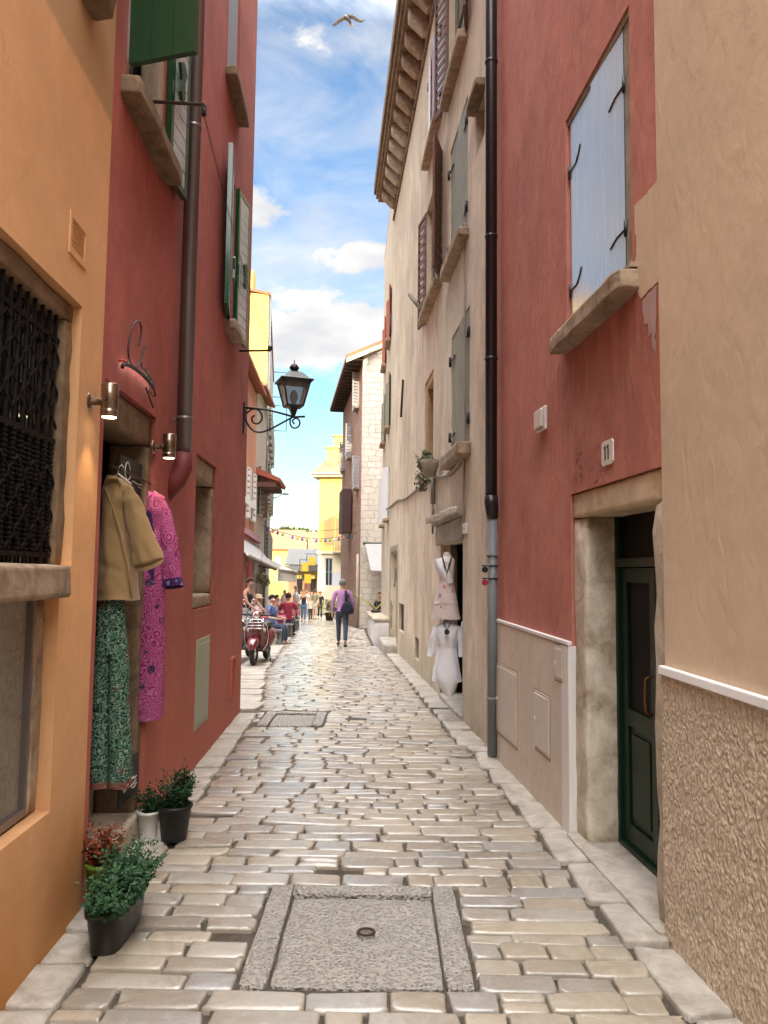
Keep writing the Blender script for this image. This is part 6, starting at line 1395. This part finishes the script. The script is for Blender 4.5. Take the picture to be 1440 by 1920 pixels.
def person(loc, rz, label, h=1.72, pose='stand', top=(.5, .1, .1), bottom=(.05, .06, .1), skin=(.46, .27, .19), hair=(.05, .03, .02), longhair=False, sleeves='short', shorts=False, step=.0, arms=((.03, -.02), (.03, -.02)), hat=None, bald=False, seat=.45, lean=0.0, group='people in the street', width=1.0, grp=True, armpose=None):
    """faces -Y before rotation"""
    t = thing('person', loc, label, 'person', group); k = h / 1.75; t.rotation_euler = (0, 0, rz)
    V = lambda x, y, z: (x * k * width if abs(x) < .3 else x * k, y * k, z * k)
    J = {}; sit = pose == 'sit'; base = (seat / k + .10) if sit else .93
    J['pel'] = V(0, 0, base); ln = lambda z: -lean * (z - base)
    def T(x, y, z): return V(x, y + ln(z), z)
    J['waist'] = T(0, 0, base + .15); J['chest'] = T(0, -.01, base + .36); J['nb'] = T(0, .005, base + .52); J['neck'] = T(0, -.005, base + .59); J['h0'] = T(0, -.02, base + .66); J['h1'] = T(0, -.022, base + .73); J['h2'] = T(0, -.015, base + .79)
    J['nose'] = T(0, -.125, base + .69); 
    for s, n in ((-1, 'l'), (1, 'r')):
        J[n + 'ear'] = T(s * .082, 0, base + .70)
        J[n + 'hip'] = V(s * .09, 0, base - .04)
        st = step * s
        if sit:
            J[n + 'kn'] = V(s * .11, -.42, seat / k + .06); J[n + 'an'] = V(s * .11, -.40, .08); J[n + 'to'] = V(s * .12, -.56, .03)
        else:
            J[n + 'kn'] = V(s * .085, -st * .5 - .01, .50); J[n + 'an'] = V(s * .08, -st + (.10 if st < 0 else 0), .09 + (.05 if st < 0 else 0)); J[n + 'to'] = V(s * .09, -st - .13 + (.10 if st < 0 else 0), .03)
        J[n + 'sh'] = T(s * .175, .005, base + .475); sw = -st * .5
        ap = armpose[0 if s < 0 else 1] if armpose else None
        if ap:
            J[n + 'el'] = T(s * ap[0][0], ap[0][1], base + ap[0][2]); J[n + 'wr'] = T(s * ap[1][0], ap[1][1], base + ap[1][2]); dh = Vector(J[n + 'wr']) - Vector(J[n + 'el']); dh = dh.normalized() * .1 * k
        elif sit:
            J[n + 'el'] = T(s * .235, -.06, base + .21); J[n + 'wr'] = T(s * .17, -.27, base + .19); dh = Vector((-.02 * s, -.09, -.01)) * k
        else:
            J[n + 'el'] = T(s * .235, sw * .4 + .03, base + .20); J[n + 'wr'] = T(s * .25, sw - .04, base - .04); dh = Vector((0, -.02, -.09)) * k
        w = Vector(J[n + 'wr']); J[n + 'pa'] = tuple(w + dh * .6); fw = Vector((0, 1, 0)) if abs(dh.z) > .06 else Vector((1, 0, 0))
        for q in range(4): 
            J[n + 'k%d' % q] = tuple(w + dh * .95 + fw * (q - 1.5) * .021 * k); J[n + 'f%d' % q] = tuple(w + dh * ((1.62, 1.75, 1.7, 1.5)[q]) + fw * (q - 1.5) * .022 * k + Vector((-s * .015, 0, 0)))
        J[n + 't0'] = tuple(w + dh * .45 - fw * .04 * k); J[n + 't1'] = tuple(w + dh * 1.0 - fw * .055 * k + Vector((-s * .01, 0, 0)))
    R_ = {'pel': .135, 'waist': .125, 'chest': .14, 'nb': .075, 'neck': .052, 'h0': .075, 'h1': .092, 'h2': .062, 'nose': .012, 'hip': .085, 'kn': .056, 'an': .038, 'to': .032, 'sh': .062, 'el': .040, 'wr': .028, 'pa': .030, 'ear': .014}
    names = list(J); idx = {n: i for i, n in enumerate(names)}
    def rad(n):
        m = n if n in R_ else n[1:]
        if m in R_: return R_[m] * k
        return (.010 if m[0] in 'kf' else .012) * k
    E = [('pel', 'waist'), ('waist', 'chest'), ('chest', 'nb'), ('nb', 'neck'), ('neck', 'h0'), ('h0', 'h1'), ('h1', 'h2'), ('h0', 'nose')]
    for n in 'lr':
        E += [('pel', n + 'hip'), (n + 'hip', n + 'kn'), (n + 'kn', n + 'an'), (n + 'an', n + 'to'), ('nb', n + 'sh'), (n + 'sh', n + 'el'), (n + 'el', n + 'wr'), (n + 'wr', n + 'pa'), ('h1', n + 'ear'), (n + 'pa', n + 't0'), (n + 't0', n + 't1')]
        for q in range(4): E += [(n + 'pa', n + 'k%d' % q), (n + 'k%d' % q, n + 'f%d' % q)]
    skin_mesh('body', [(J[n], rad(n)) for n in names], [(idx[a], idx[b]) for a, b in E], 0, cm(skin, 'skin'), t)
    def sub(nm, ns, es, f, mat, ex=None, mod=None):
        ii = {n: i for i, n in enumerate(ns)}; vv = [((mod or {}).get(n, J.get(n)), (ex or {}).get(n, rad(n) / k * f) * k) for n in ns]
        return skin_mesh(nm, vv, [(ii[a], ii[b]) for a, b in es], 0, mat, t)
    lerp = lambda a, b, q: tuple(Vector(J[a]).lerp(Vector(J[b]), q))
    ns = ['waist', 'pel', 'chest', 'nb']; es = [('waist', 'pel'), ('waist', 'chest'), ('chest', 'nb')]; ex = {'nb': .088, 'chest': .165 if width >= 1 else .15, 'waist': .15, 'pel': .152}; mod = {}
    if sleeves != 'none':
        for n in 'lr':
            ns.append(n + 'sh'); es.append(('nb', n + 'sh')); ex[n + 'sh'] = .078
            if sleeves == 'long': ns += [n + 'el', n + 'wr']; es += [(n + 'sh', n + 'el'), (n + 'el', n + 'wr')]; ex[n + 'el'] = .056; ex[n + 'wr'] = .04
            else:
                ns.append(n + 'sl'); mod[n + 'sl'] = lerp(n + 'sh', n + 'el', .7); J[n + 'sl'] = mod[n + 'sl']; es.append((n + 'sh', n + 'sl')); ex[n + 'sl'] = .062
    else:
        for n in 'lr': ns.append(n + 'sh'); mod[n + 'sh'] = lerp('nb', n + 'sh', .6); es.append(('nb', n + 'sh')); ex[n + 'sh'] = .05
    sub('shirt', ns, es, 1.1, cm(top), ex, mod)
    ns = ['pel']; es = []; ex = {'pel': .145}; mod = {}
    for n in 'lr':
        ns += [n + 'hip', n + 'kn']; es += [('pel', n + 'hip'), (n + 'hip', n + 'kn')]; ex[n + 'hip'] = .10; ex[n + 'kn'] = .072
        if not shorts: ns.append(n + 'an'); es.append((n + 'kn', n + 'an')); ex[n + 'an'] = .058; mod[n + 'an'] = lerp(n + 'kn', n + 'an', .96)
        else: mod[n + 'kn'] = lerp(n + 'hip', n + 'kn', .9); ex[n + 'kn'] = .085
    sub('trousers', ns, es, 1.1, cm(bottom), ex, mod)
    for n in 'lr':
        a, b = Vector(J[n + 'an']), Vector(J[n + 'to']); mb = MB(); a2 = Vector((a.x, a.y + .05 * k, b.z)); 
        mb.tube([a2 + Vector((0, 0, .015)), a2.lerp(b, .5) + Vector((0, 0, .012)), b, b + (b - a2).normalized() * .05 * k], [.042 * k, .05 * k, .048 * k, .02 * k], 10, flat=.75)
        mb.v = [v + world_loc(t) for v in mb.v]; mb.build('shoe', cm((.06, .04, .03), 'shoe_leather'), t)
    if not bald:
        mb = MB(); c = Vector(J['h1']) + Vector((0, .018, .022)) * k; mb.ball(c, .105 * k, 14, 9, (1, 1.05, 1.02)); 
        keep = []
        for i, v in enumerate(mb.v):
            d = v - c
            if d.y < -.045 * k and d.z < .05 * k: mb.v[i] = c + Vector((d.x * .8, -.03 * k, d.z * .7))
            elif d.z < -.05 * k: mb.v[i] = c + Vector((d.x * .85, d.y * .8, -.06 * k if not longhair else d.z))
        mb.v = [v + noise.noise_vector(v * 40) * .006 for v in mb.v]
        if longhair:
            p = c + Vector((0, .055, -.04)) * k; mb.tube([p, p + Vector((0, .03, -.12)) * k, p + Vector((0, .035, -.24)) * k, p + Vector((0, .03, -.33)) * k], [.07 * k, .085 * k, .08 * k, .03 * k], 10, flat=.55)
        mb.v = [v + world_loc(t) for v in mb.v]; mb.build('hair', cm(hair, 'hair'), t)
    for s in (-1, 1):
        mb = MB(); mb.ball(Vector(J['h0']) + Vector((s * .032, -.070, .035)) * k, .011 * k, 8, 6); mb.v = [v + world_loc(t) for v in mb.v]; mb.build('eye', M['black'], t)
    mb = MB(); m0 = Vector(J['h0']) + Vector((0, -.068, -.022)) * k; mb.tube([m0 + Vector((-.024, .012, 0)) * k, m0 + Vector((0, 0, -.002)) * k, m0 + Vector((.024, .012, 0)) * k], [.003 * k, .006 * k, .003 * k], 6); mb.v = [v + world_loc(t) for v in mb.v]; mb.build('mouth', cm((.35, .12, .10), 'lips'), t)
    if hat:
        mb = MB(); c = Vector(J['h1']) + Vector((0, 0, .045)) * k + world_loc(t); mb.lathe(c, [(.19 * k, -.01), (.2 * k, 0), (.11 * k, .02), (.105 * k, .09), (.07 * k, .115), (.01, .12)], 18); mb.build('hat', cm(hat, 'straw_hat'), t)
    return t, J, k
def ground_at(px, Y): p = at(px, 1200, Y); return Vector((p.x, Y, G(Y) + .004))
PI = math.pi
# the man walking away
Ym_ = 20.8; t_, J, k = person(ground_at(641, Ym_), PI + .05, 'grey haired person in lilac shirt and jeans walking away with navy shoulder bag', 1.76, 'stand', (.36, .18, .36), (.045, .06, .085), hair=(.16, .15, .15), sleeves='long', step=.22, width=1.1, armpose=(((.25, .02, .21), (.30, -.12, .0)), ((.24, .06, .20), (.24, .05, -.05))))
mb = MB(); o_ = world_loc(t_)
def loc(x, y, z): return Vector((x, y, z)) + o_
bag = thing('shoulder_bag', o_ + Vector((0, 0, .9)), 'navy slouchy bag slung on the back of the person in lilac', 'bag')
BMat = Matrix.Rotation(PI + .05, 4, 'Z'); W_ = lambda x, y, z: o_ + (BMat @ Vector((x, y, z)))
mb.loft([[W_(-.13 + math.cos(a) * w, .15 + math.sin(a) * d, z) for a in [q * PI / 6 for q in range(12)]] for z, w, d in ((.86, .10, .05), (.88, .17, .07), (.98, .19, .085), (1.1, .14, .07), (1.2, .075, .045))]); mb.build('body', M['navy'], bag)
mb = MB(); mb.tube([W_(-.12, .15, 1.18), W_(-.10, .155, 1.32), W_(-.085, .10, 1.455), W_(-.09, 0, 1.50), W_(-.11, -.09, 1.44), W_(-.15, -.12, 1.28)], [.05, .04, .035, .03, .03, .025], 8, flat=.5); mb.build('strap', M['navy'], bag)
# people further down
person(ground_at(568, 41.5), .1, 'person in black tank top and blue jeans walking towards the camera', 1.68, top=(.012, .014, .03), bottom=(.05, .09, .19), hair=(.16, .08, .04), longhair=True, sleeves='none', step=.12, width=.95)
person(ground_at(581, 41.3), .1, 'child in striped pale top and dark leggings beside the tank top walker', 1.33, top=(.42, .38, .36), bottom=(.03, .03, .035), hair=(.30, .19, .10), sleeves='long', step=-.12, width=.9)
person(ground_at(589, 46.0), PI, 'person with grey green backpack and bare legs walking away', 1.75, top=(.17, .19, .13), bottom=(.42, .34, .26), hair=(.06, .04, .03), shorts=True, step=.15)
person(ground_at(599, 47.5), .15, 'person in black top and dark leggings walking near the palm', 1.66, top=(.02, .015, .02), bottom=(.02, .02, .025), hair=(.06, .03, .02), longhair=True, step=.13, width=.93)
person(ground_at(553, 33.5), 1.9, 'standing person in pale grey shirt beside the cafe tables', 1.74, top=(.52, .50, .48), bottom=(.3, .26, .2), hair=(.16, .12, .09))
person(ground_at(573, 53.0), PI, 'person in pale blue shirt far down the street', 1.76, top=(.42, .50, .60), bottom=(.1, .12, .18), hair=(.2, .15, .1), step=.1)
person(ground_at(583, 56.0), 0, 'person in dark maroon top far down the street', 1.72, top=(.12, .02, .03), bottom=(.05, .05, .06), hair=(.04, .03, .02), step=-.1)
person(ground_at(594, 57.5), .2, 'person in cream top far down the street beside the yellow shop', 1.70, top=(.60, .50, .38), bottom=(.2, .16, .12), hair=(.2, .12, .06), longhair=True, step=.1, width=.95)
person(ground_at(563, 50.0), .3, 'person in white shirt far down the street', 1.74, top=(.66, .64, .62), bottom=(.22, .22, .25), hair=(.08, .06, .05), step=.1)
person(ground_at(532, 44.0), -.4, 'person in pale pink top by the far awning', 1.68, top=(.60, .42, .44), bottom=(.30, .25, .22), hair=(.07, .04, .03), longhair=True, width=.95)
person(ground_at(460, 20.3), 1.2, 'person in black sleeveless top standing at the near cafe table', 1.76, top=(.02, .015, .02), bottom=(.45, .45, .48), skin=(.33, .17, .12), hair=(.05, .012, .014), sleeves='none', lean=.12, armpose=(((.24, -.14, .22), (.20, -.36, .06)), ((.24, -.14, .22), (.20, -.36, .06))))
# ------------------------------------------------------------------ cafe tables and benches
def bench_proto():
    t = thing('bench', (0, 0, 0), 'bench', 'bench', 'grey cafe benches'); mb = MB()
    for k in range(3): mb.box((-.12 + k * .12, 0, .43), (.11, 1.4, .045))
    mb.build('seat', M['timber'], t, bevel=.006)
    for s in (-1, 1):
        mb = MB(); mb.box((-.13, s * .55, .2), (.07, .07, .405)); mb.box((.13, s * .55, .2), (.07, .07, .405)); mb.box((0, s * .55, .15), (.19, .05, .06)); mb.box((0, s * .55, .385), (.19, .06, .04)); mb.build('leg_frame', M['timber'], t, bevel=.005)
    return t
def table_proto():
    t = thing('cafe_table', (0, 0, 0), 'table', 'table', 'grey cafe tables'); mb = MB()
    for k in range(5): mb.box((-.28 + k * .14, 0, .72), (.13, 1.5, .04))
    mb.build('table_top', M['timber'], t, bevel=.006)
    for sx in (-1, 1):
        for sy in (-1, 1): mb = MB(); mb.box((sx * .28, sy * .62, .35), (.08, .08, .69)); mb.build('leg', M['timber'], t, bevel=.005)
    return t
bp, tp = bench_proto(), table_proto(); tabs = []
def place(proto, px, Y, rz, label, used=[]):
    g = ground_at(px, Y); g.z = min(G(Y - .7), G(Y + .7)) - .01
    if proto in used: o = dup(proto, g, rz, label)
    else: proto.location = g; proto.rotation_euler = (0, 0, rz); proto['label'] = label; used.append(proto); o = proto
    return o, g
for i, (px, Y, lab) in enumerate(((506, 22.6, 'grey timber cafe table with crimson runner nearest the red scooter'), (528, 26.2, 'grey timber cafe table with crimson cloth in the middle of the row'), (541, 30.2, 'grey timber cafe table with crimson cloth farthest along the row'))):
    o, g = place(tp, px, Y, .07, lab); c = thing('tablecloth', g + Vector((0, 0, .75)), ['crimson runner on the nearest cafe table', 'crimson cloth on the middle cafe table', 'crimson cloth on the farthest cafe table'][i], 'tablecloth', 'crimson tablecloths')
    mb = MB(); w, l = .40, .62; mb.box(g + Vector((0, 0, .752)), (w * 2, l * 2, .012), .07); mb.build('top', M['tablered'], c)
    mb = MB(); mb.box(g + Vector((w + .008, .03, .66)), (.012, l * 2, .2), .07); mb.box(g + Vector((.02, -l - .16, .68)), (w * 2, .012, .16), .07); mb.build('drop', M['tablered'], c)
for px, Y, lab in ((519, 21.9, 'grey timber bench nearest the camera on the street side'), (540, 25.6, 'grey timber bench on the street side of the middle table'), (551, 29.6, 'grey timber bench on the street side of the farthest table'), (489, 23.0, 'grey timber bench on the wall side of the nearest table'), (515, 26.8, 'grey timber bench on the wall side of the middle table')):
    place(bp, px, Y, .07, lab)
def seatd(px, Y, rz, label, **kw):
    g = ground_at(px, Y); g.z = min(G(Y - .7), G(Y + .7)) - .01
    return person(g, rz, label, pose='sit', group='people at the cafe tables', **kw)
seatd(508, 21.7, -1.9 + PI, 'seated person in blue top with black hair tied up at the nearest table', h=1.72, top=(.07, .12, .30), bottom=(.05, .06, .10), hair=(.012, .01, .012), width=1.12)
seatd(481, 22.6, 1.6, 'seated person in pale pink top wearing a beige sun hat', h=1.66, top=(.62, .48, .50), bottom=(.4, .36, .32), hair=(.3, .24, .16), hat=(.48, .38, .26))
seatd(539, 25.6, PI, 'seated person in crimson T-shirt with back to the camera', h=1.84, top=(.30, .03, .06), bottom=(.06, .06, .08), hair=(.04, .02, .015), width=1.25)
seatd(517, 27.2, 1.4, 'seated person in orange brown top beside the crimson T-shirt', h=1.70, top=(.30, .14, .06), bottom=(.1, .1, .12), hair=(.05, .03, .02), longhair=True)
seatd(712, 27.6, -.6, 'seated person in black top half hidden behind the white planter', h=1.68, top=(.015, .015, .018), bottom=(.03, .03, .04), hair=(.14, .05, .02), longhair=True, seat=.6)
# parasol table behind? hanging basket and small plants
hb = at(490, 1083, 25.0); t_ = thing('hanging_basket', hb, 'green plant in a hanging basket under the grey awning', 'plant'); mb = MB(); leafcloud(mb, [((hb.x, hb.y, hb.z), (.24, .2, .2)), ((hb.x + .12, hb.y, hb.z - .12), (.18, .15, .16))], 200, .045, 6); mb.build('foliage', M['leafg'], t_); mb = MB(); mb.lathe(hb + Vector((0, 0, -.12)), [(.06, 0), (.14, .1), (.15, .13)], 12); mb.tube([hb, hb + Vector((0, 0, .75))], .008, 5); mb.build('basket', M['brownsh'], t_)
pp_ = ground_at(617, 44.5); t_ = thing('potted_palm', pp_, 'dry looking palm in the street left of the person in lilac', 'plant')
mb = MB(); r_ = random.Random(4)
for k in range(46):
    a = r_.uniform(0, 6.28); fl = r_.uniform(.9, 1.5); pts = [pp_ + Vector((0, 0, .45 + r_.uniform(0, .5)))]
    for q in range(1, 6): f = q / 5; pts.append(pts[0] + Vector((math.cos(a) * fl * .55 * f, math.sin(a) * fl * .55 * f, fl * (.75 * f - .75 * f * f * r_.uniform(.7, 1.3)))))
    mb.tube(pts, [.02, .05, .06, .05, .035, .008], 4, flat=.25)
mb.build('fronds', leafmat('palm_leaf', (.20, .20, .06), (.36, .33, .14)), t_); mb = MB(); mb.lathe(pp_, [(.2, 0), (.27, .4), (.29, .45), (.25, .45)], 14); mb.build('pot', M['rust'], t_)
yl_ = Vector((-.28, 27.2, G(25) + .75)); t_ = thing('leafy_plant', yl_, 'yellow green arching leaf rising from the white planter', 'plant'); mb = MB()
for a, fl in ((2.7, .95), (2.2, .6), (.8, .5), (4.2, .45)):
    pts = [yl_ + Vector((math.cos(a) * fl * f, .1 * math.sin(a) * f, fl * (.95 * f - .25 * f * f))) for f in (0, .25, .5, .75, 1)]; mb.tube(pts, [.02, .06, .075, .05, .01], 6, flat=.2)
mb.build('leaves', M['leafy'], t_); mb = MB(); mb.lathe(yl_ - Vector((0, 0, .12)), [(.11, 0), (.15, .14), (.13, .14)], 12); mb.build('pot', M['black'], t_)

# ------------------------------------------------------------------ scooters
def scooter(loc, rz, label, col, rack=True):
    """nose towards -Y"""
    t = thing('scooter', loc, label, 'scooter', 'parked scooters'); B = Matrix.Rotation(rz, 4, 'Z'); o = Vector(loc)
    X = lambda x, y, z: o + (B @ Vector((x, y, z))); ax = (B @ Vector((1, 0, 0))); fwd = (B @ Vector((0, -1, 0)))
    body = paint('scooter_paint', col, .2, 1.0); 
    def ring(y, z, w, h, n=14, p=.7): return [X(math.copysign(abs(math.cos(a)) ** p, math.cos(a)) * w, y, z + math.copysign(abs(math.sin(a)) ** p, math.sin(a)) * h) for a in [2 * PI * q / n for q in range(n)]]
    for nm, y in (('front_wheel', -.62), ('rear_wheel', .62)):
        mb = MB(); mb.torus(X(0, y, .235), ax, .185, .052, 28, 10); w = mb.build(nm, M['black'], t); mb = MB(); mb.torus(X(0, y, .235), ax, .135, .016, 24, 6); mb.lathe(X(-.04, y, .235), [(.05, 0), (.05, .08)], 12, ax)
        for q in range(5): a = q * 2 * PI / 5; mb.tube([X(0, y + .04 * math.cos(a), .235 + .04 * math.sin(a)), X(0, y + .13 * math.cos(a), .235 + .13 * math.sin(a))], .016, 6)
        mb.build('rim', M['chrome'], w)
    mb = MB(); mb.loft([ring(-.90, .36, .03, .03), ring(-.86, .40, .085, .07), ring(-.72, .47, .115, .085), ring(-.56, .50, .115, .10), ring(-.42, .44, .09, .10), ring(-.36, .38, .04, .05)]); mb.build('fender', body, t)
    mb = MB()                                                # leg shield
    mb.loft([[X(x, y - .05 * (1 - (x / .25) ** 2), z) for x in [(q / 6 - 1) * w for q in range(13)]] + [X(x, y + .03 - .05 * (1 - (x / .25) ** 2), z) for x in [(1 - q / 6) * w for q in range(13)]] for z, w, y in ((.27, .15, -.30), (.40, .22, -.36), (.6, .245, -.38), (.78, .22, -.40), (.88, .13, -.42), (.92, .07, -.43))]); mb.build('leg_shield', body, t)
    mb = MB(); mb.tube([X(x, -.42 - .05 * (1 - (x / .25) ** 2), z) for x, z in ((-.14, .28), (-.225, .42), (-.25, .6), (-.22, .79), (-.1, .9))], .010, 6); mb.tube([X(x, -.42 - .05 * (1 - (x / .25) ** 2), z) for x, z in ((.14, .28), (.225, .42), (.25, .6), (.22, .79), (.1, .9))], .010, 6); mb.build('shield_trim', M['chrome'], t)
    mb = MB(); mb.box(X(0, -.05, .27), (.3, .5, .05), rz); mb.build('floorboard', M['black'], t, bevel=.01)
    mb = MB(); mb.loft([ring(.15, .42, .14, .16), ring(.3, .47, .21, .2), ring(.55, .5, .235, .21), ring(.8, .5, .19, .17), ring(.95, .5, .08, .08)]); mb.build('body', body, t)
    mb = MB(); mb.loft([ring(.12, .73, .08, .04), ring(.2, .74, .12, .06), ring(.5, .76, .14, .07), ring(.8, .77, .11, .05), ring(.88, .77, .05, .03)]); mb.build('seat', M['black'], t)
    mb = MB(); mb.tube([X(0, -.47, .45), X(0, -.40, .95)], .045, 10); mb.loft([ring(-.50, .98, .05, .05), ring(-.46, 1.0, .10, .085), ring(-.36, 1.0, .10, .08), ring(-.3, .99, .05, .05)]); mb.build('head_set', body, t)
    mb = MB(); mb.tube([X(-.33, -.26, 1.0), X(-.2, -.32, 1.0), X(0, -.36, 1.0), X(.2, -.32, 1.0), X(.33, -.26, 1.0)], [.02, .016, .03, .016, .02], 8); mb.build('handlebar', M['black'], t)
    mb = MB(); mb.lathe(X(0, -.47, 1.0), [(.07, 0), (.075, .03), (.06, .045), (.01, .05)], 16, fwd); mb.build('headlight', M['chrome'], t)
    for s in (-1, 1):
        mb = MB(); mb.tube([X(s * .2, -.32, 1.02), X(s * .26, -.33, 1.2), X(s * .3, -.33, 1.24)], .007, 6); mb.lathe(X(s * .32, -.33, 1.27), [(.05, 0), (.055, .012), (.03, .02)], 14, -fwd); mb.build('mirror', M['chrome'], t)
        mb = MB(); mb.ball(X(s * .17, -.43, .70), .035, 10, 7, (.8, .7, 1.4)); mb.build('indicator', M['whitep'], t)
    if rack:
        mb = MB()
        for z in (.74, .80, .86, .92): mb.tube([X(-.19, -.52, z), X(-.17, -.56, z), X(.17, -.56, z), X(.19, -.52, z)], .009, 6)
        for x in (-.17, -.06, .06, .17): mb.tube([X(x, -.56, .72), X(x, -.56, .93), X(x * .7, -.45, .95)], .009, 6)
        mb.tube([X(-.1, -.56, .74), X(-.09, -.45, .66)], .009, 6); mb.tube([X(.1, -.56, .74), X(.09, -.45, .66)], .009, 6); mb.build('rack', M['chrome'], t)
        mb = MB(); mb.lathe(X(0, -.462, .62), [(.028, 0), (.026, .008)], 14, fwd); mb.build('badge', M['chrome'], t)
    mb = MB(); mb.tube([X(.16, .1, .25), X(.22, .0, .02), X(.26, .05, .0)], .012, 6); mb.build('stand', M['iron'], t)
    return t
g = ground_at(486, 16.2); scooter(Vector((g.x, 16.4, G(16.3))), -.06, 'glossy dark red scooter with chrome front rack parked beside the red house', (.14, .008, .012))
g = ground_at(448, 16.4); scooter(Vector((g.x, 16.75, G(16.5))), -.1, 'dark blue grey scooter half hidden behind the red house corner', (.03, .04, .06), False)
# gull
gc = at(652, 34, 21.0); gl = thing('seagull', gc, 'white and grey seagull gliding across the sky', 'seagull')
mb = MB(); k = 21.0 / FPX
def gp(x, y, d=0): return gc + Vector(((x - 652) * k, d, (34 - y) * k))
D_ = Vector((0, 1, 0))
mb.tube([gp(646, 38, -.16), gp(648, 36, -.10), gp(651, 34, 0), gp(655, 33, .14), gp(657, 33, .24)], [.012, .05, .07, .045, .03], 10); b0 = mb.build('body', paint('gull_grey', (.14, .17, .20), .7), gl)
for pts in ([(651, 33), (640, 36), (631, 41), (625, 45), (620, 43)], [(652, 32), (660, 30), (668, 34), (677, 37), (687, 33)]):
    rings = []
    for i, (x, y) in enumerate(pts):
        ch = (.20, .21, .19, .13, .02)[i]; p = gp(x, y, -.05 + i * .035); th = .014 - i * .0025
        rings.append([p + Vector((0, -ch * .4, 0)), p + Vector((0, 0, th)), p + Vector((0, ch * .6, 0)), p + Vector((0, 0, -th))])
    mb = MB(); mb.loft(rings); mb.build('wing', paint('gull_wing', (.24, .27, .32), .7), gl)
mb = MB(); mb.loft([[gp(657, 33, .22) + Vector((dx * .03, 0, dz * .012)) for dx, dz in ((-1, 0), (0, 1), (1, 0), (0, -1))], [gp(659, 33, .36) + Vector((dx * .07, 0, dz * .006)) for dx, dz in ((-1, 0), (0, 1), (1, 0), (0, -1))]]); mb.build('tail', M['whitefab'], gl)
mb = MB(); mb.tube([gp(646, 38, -.165), gp(645, 38.6, -.21)], [.01, .003], 6); mb.build('beak', paint('beak_yellow', (.6, .4, .05), .5), gl)
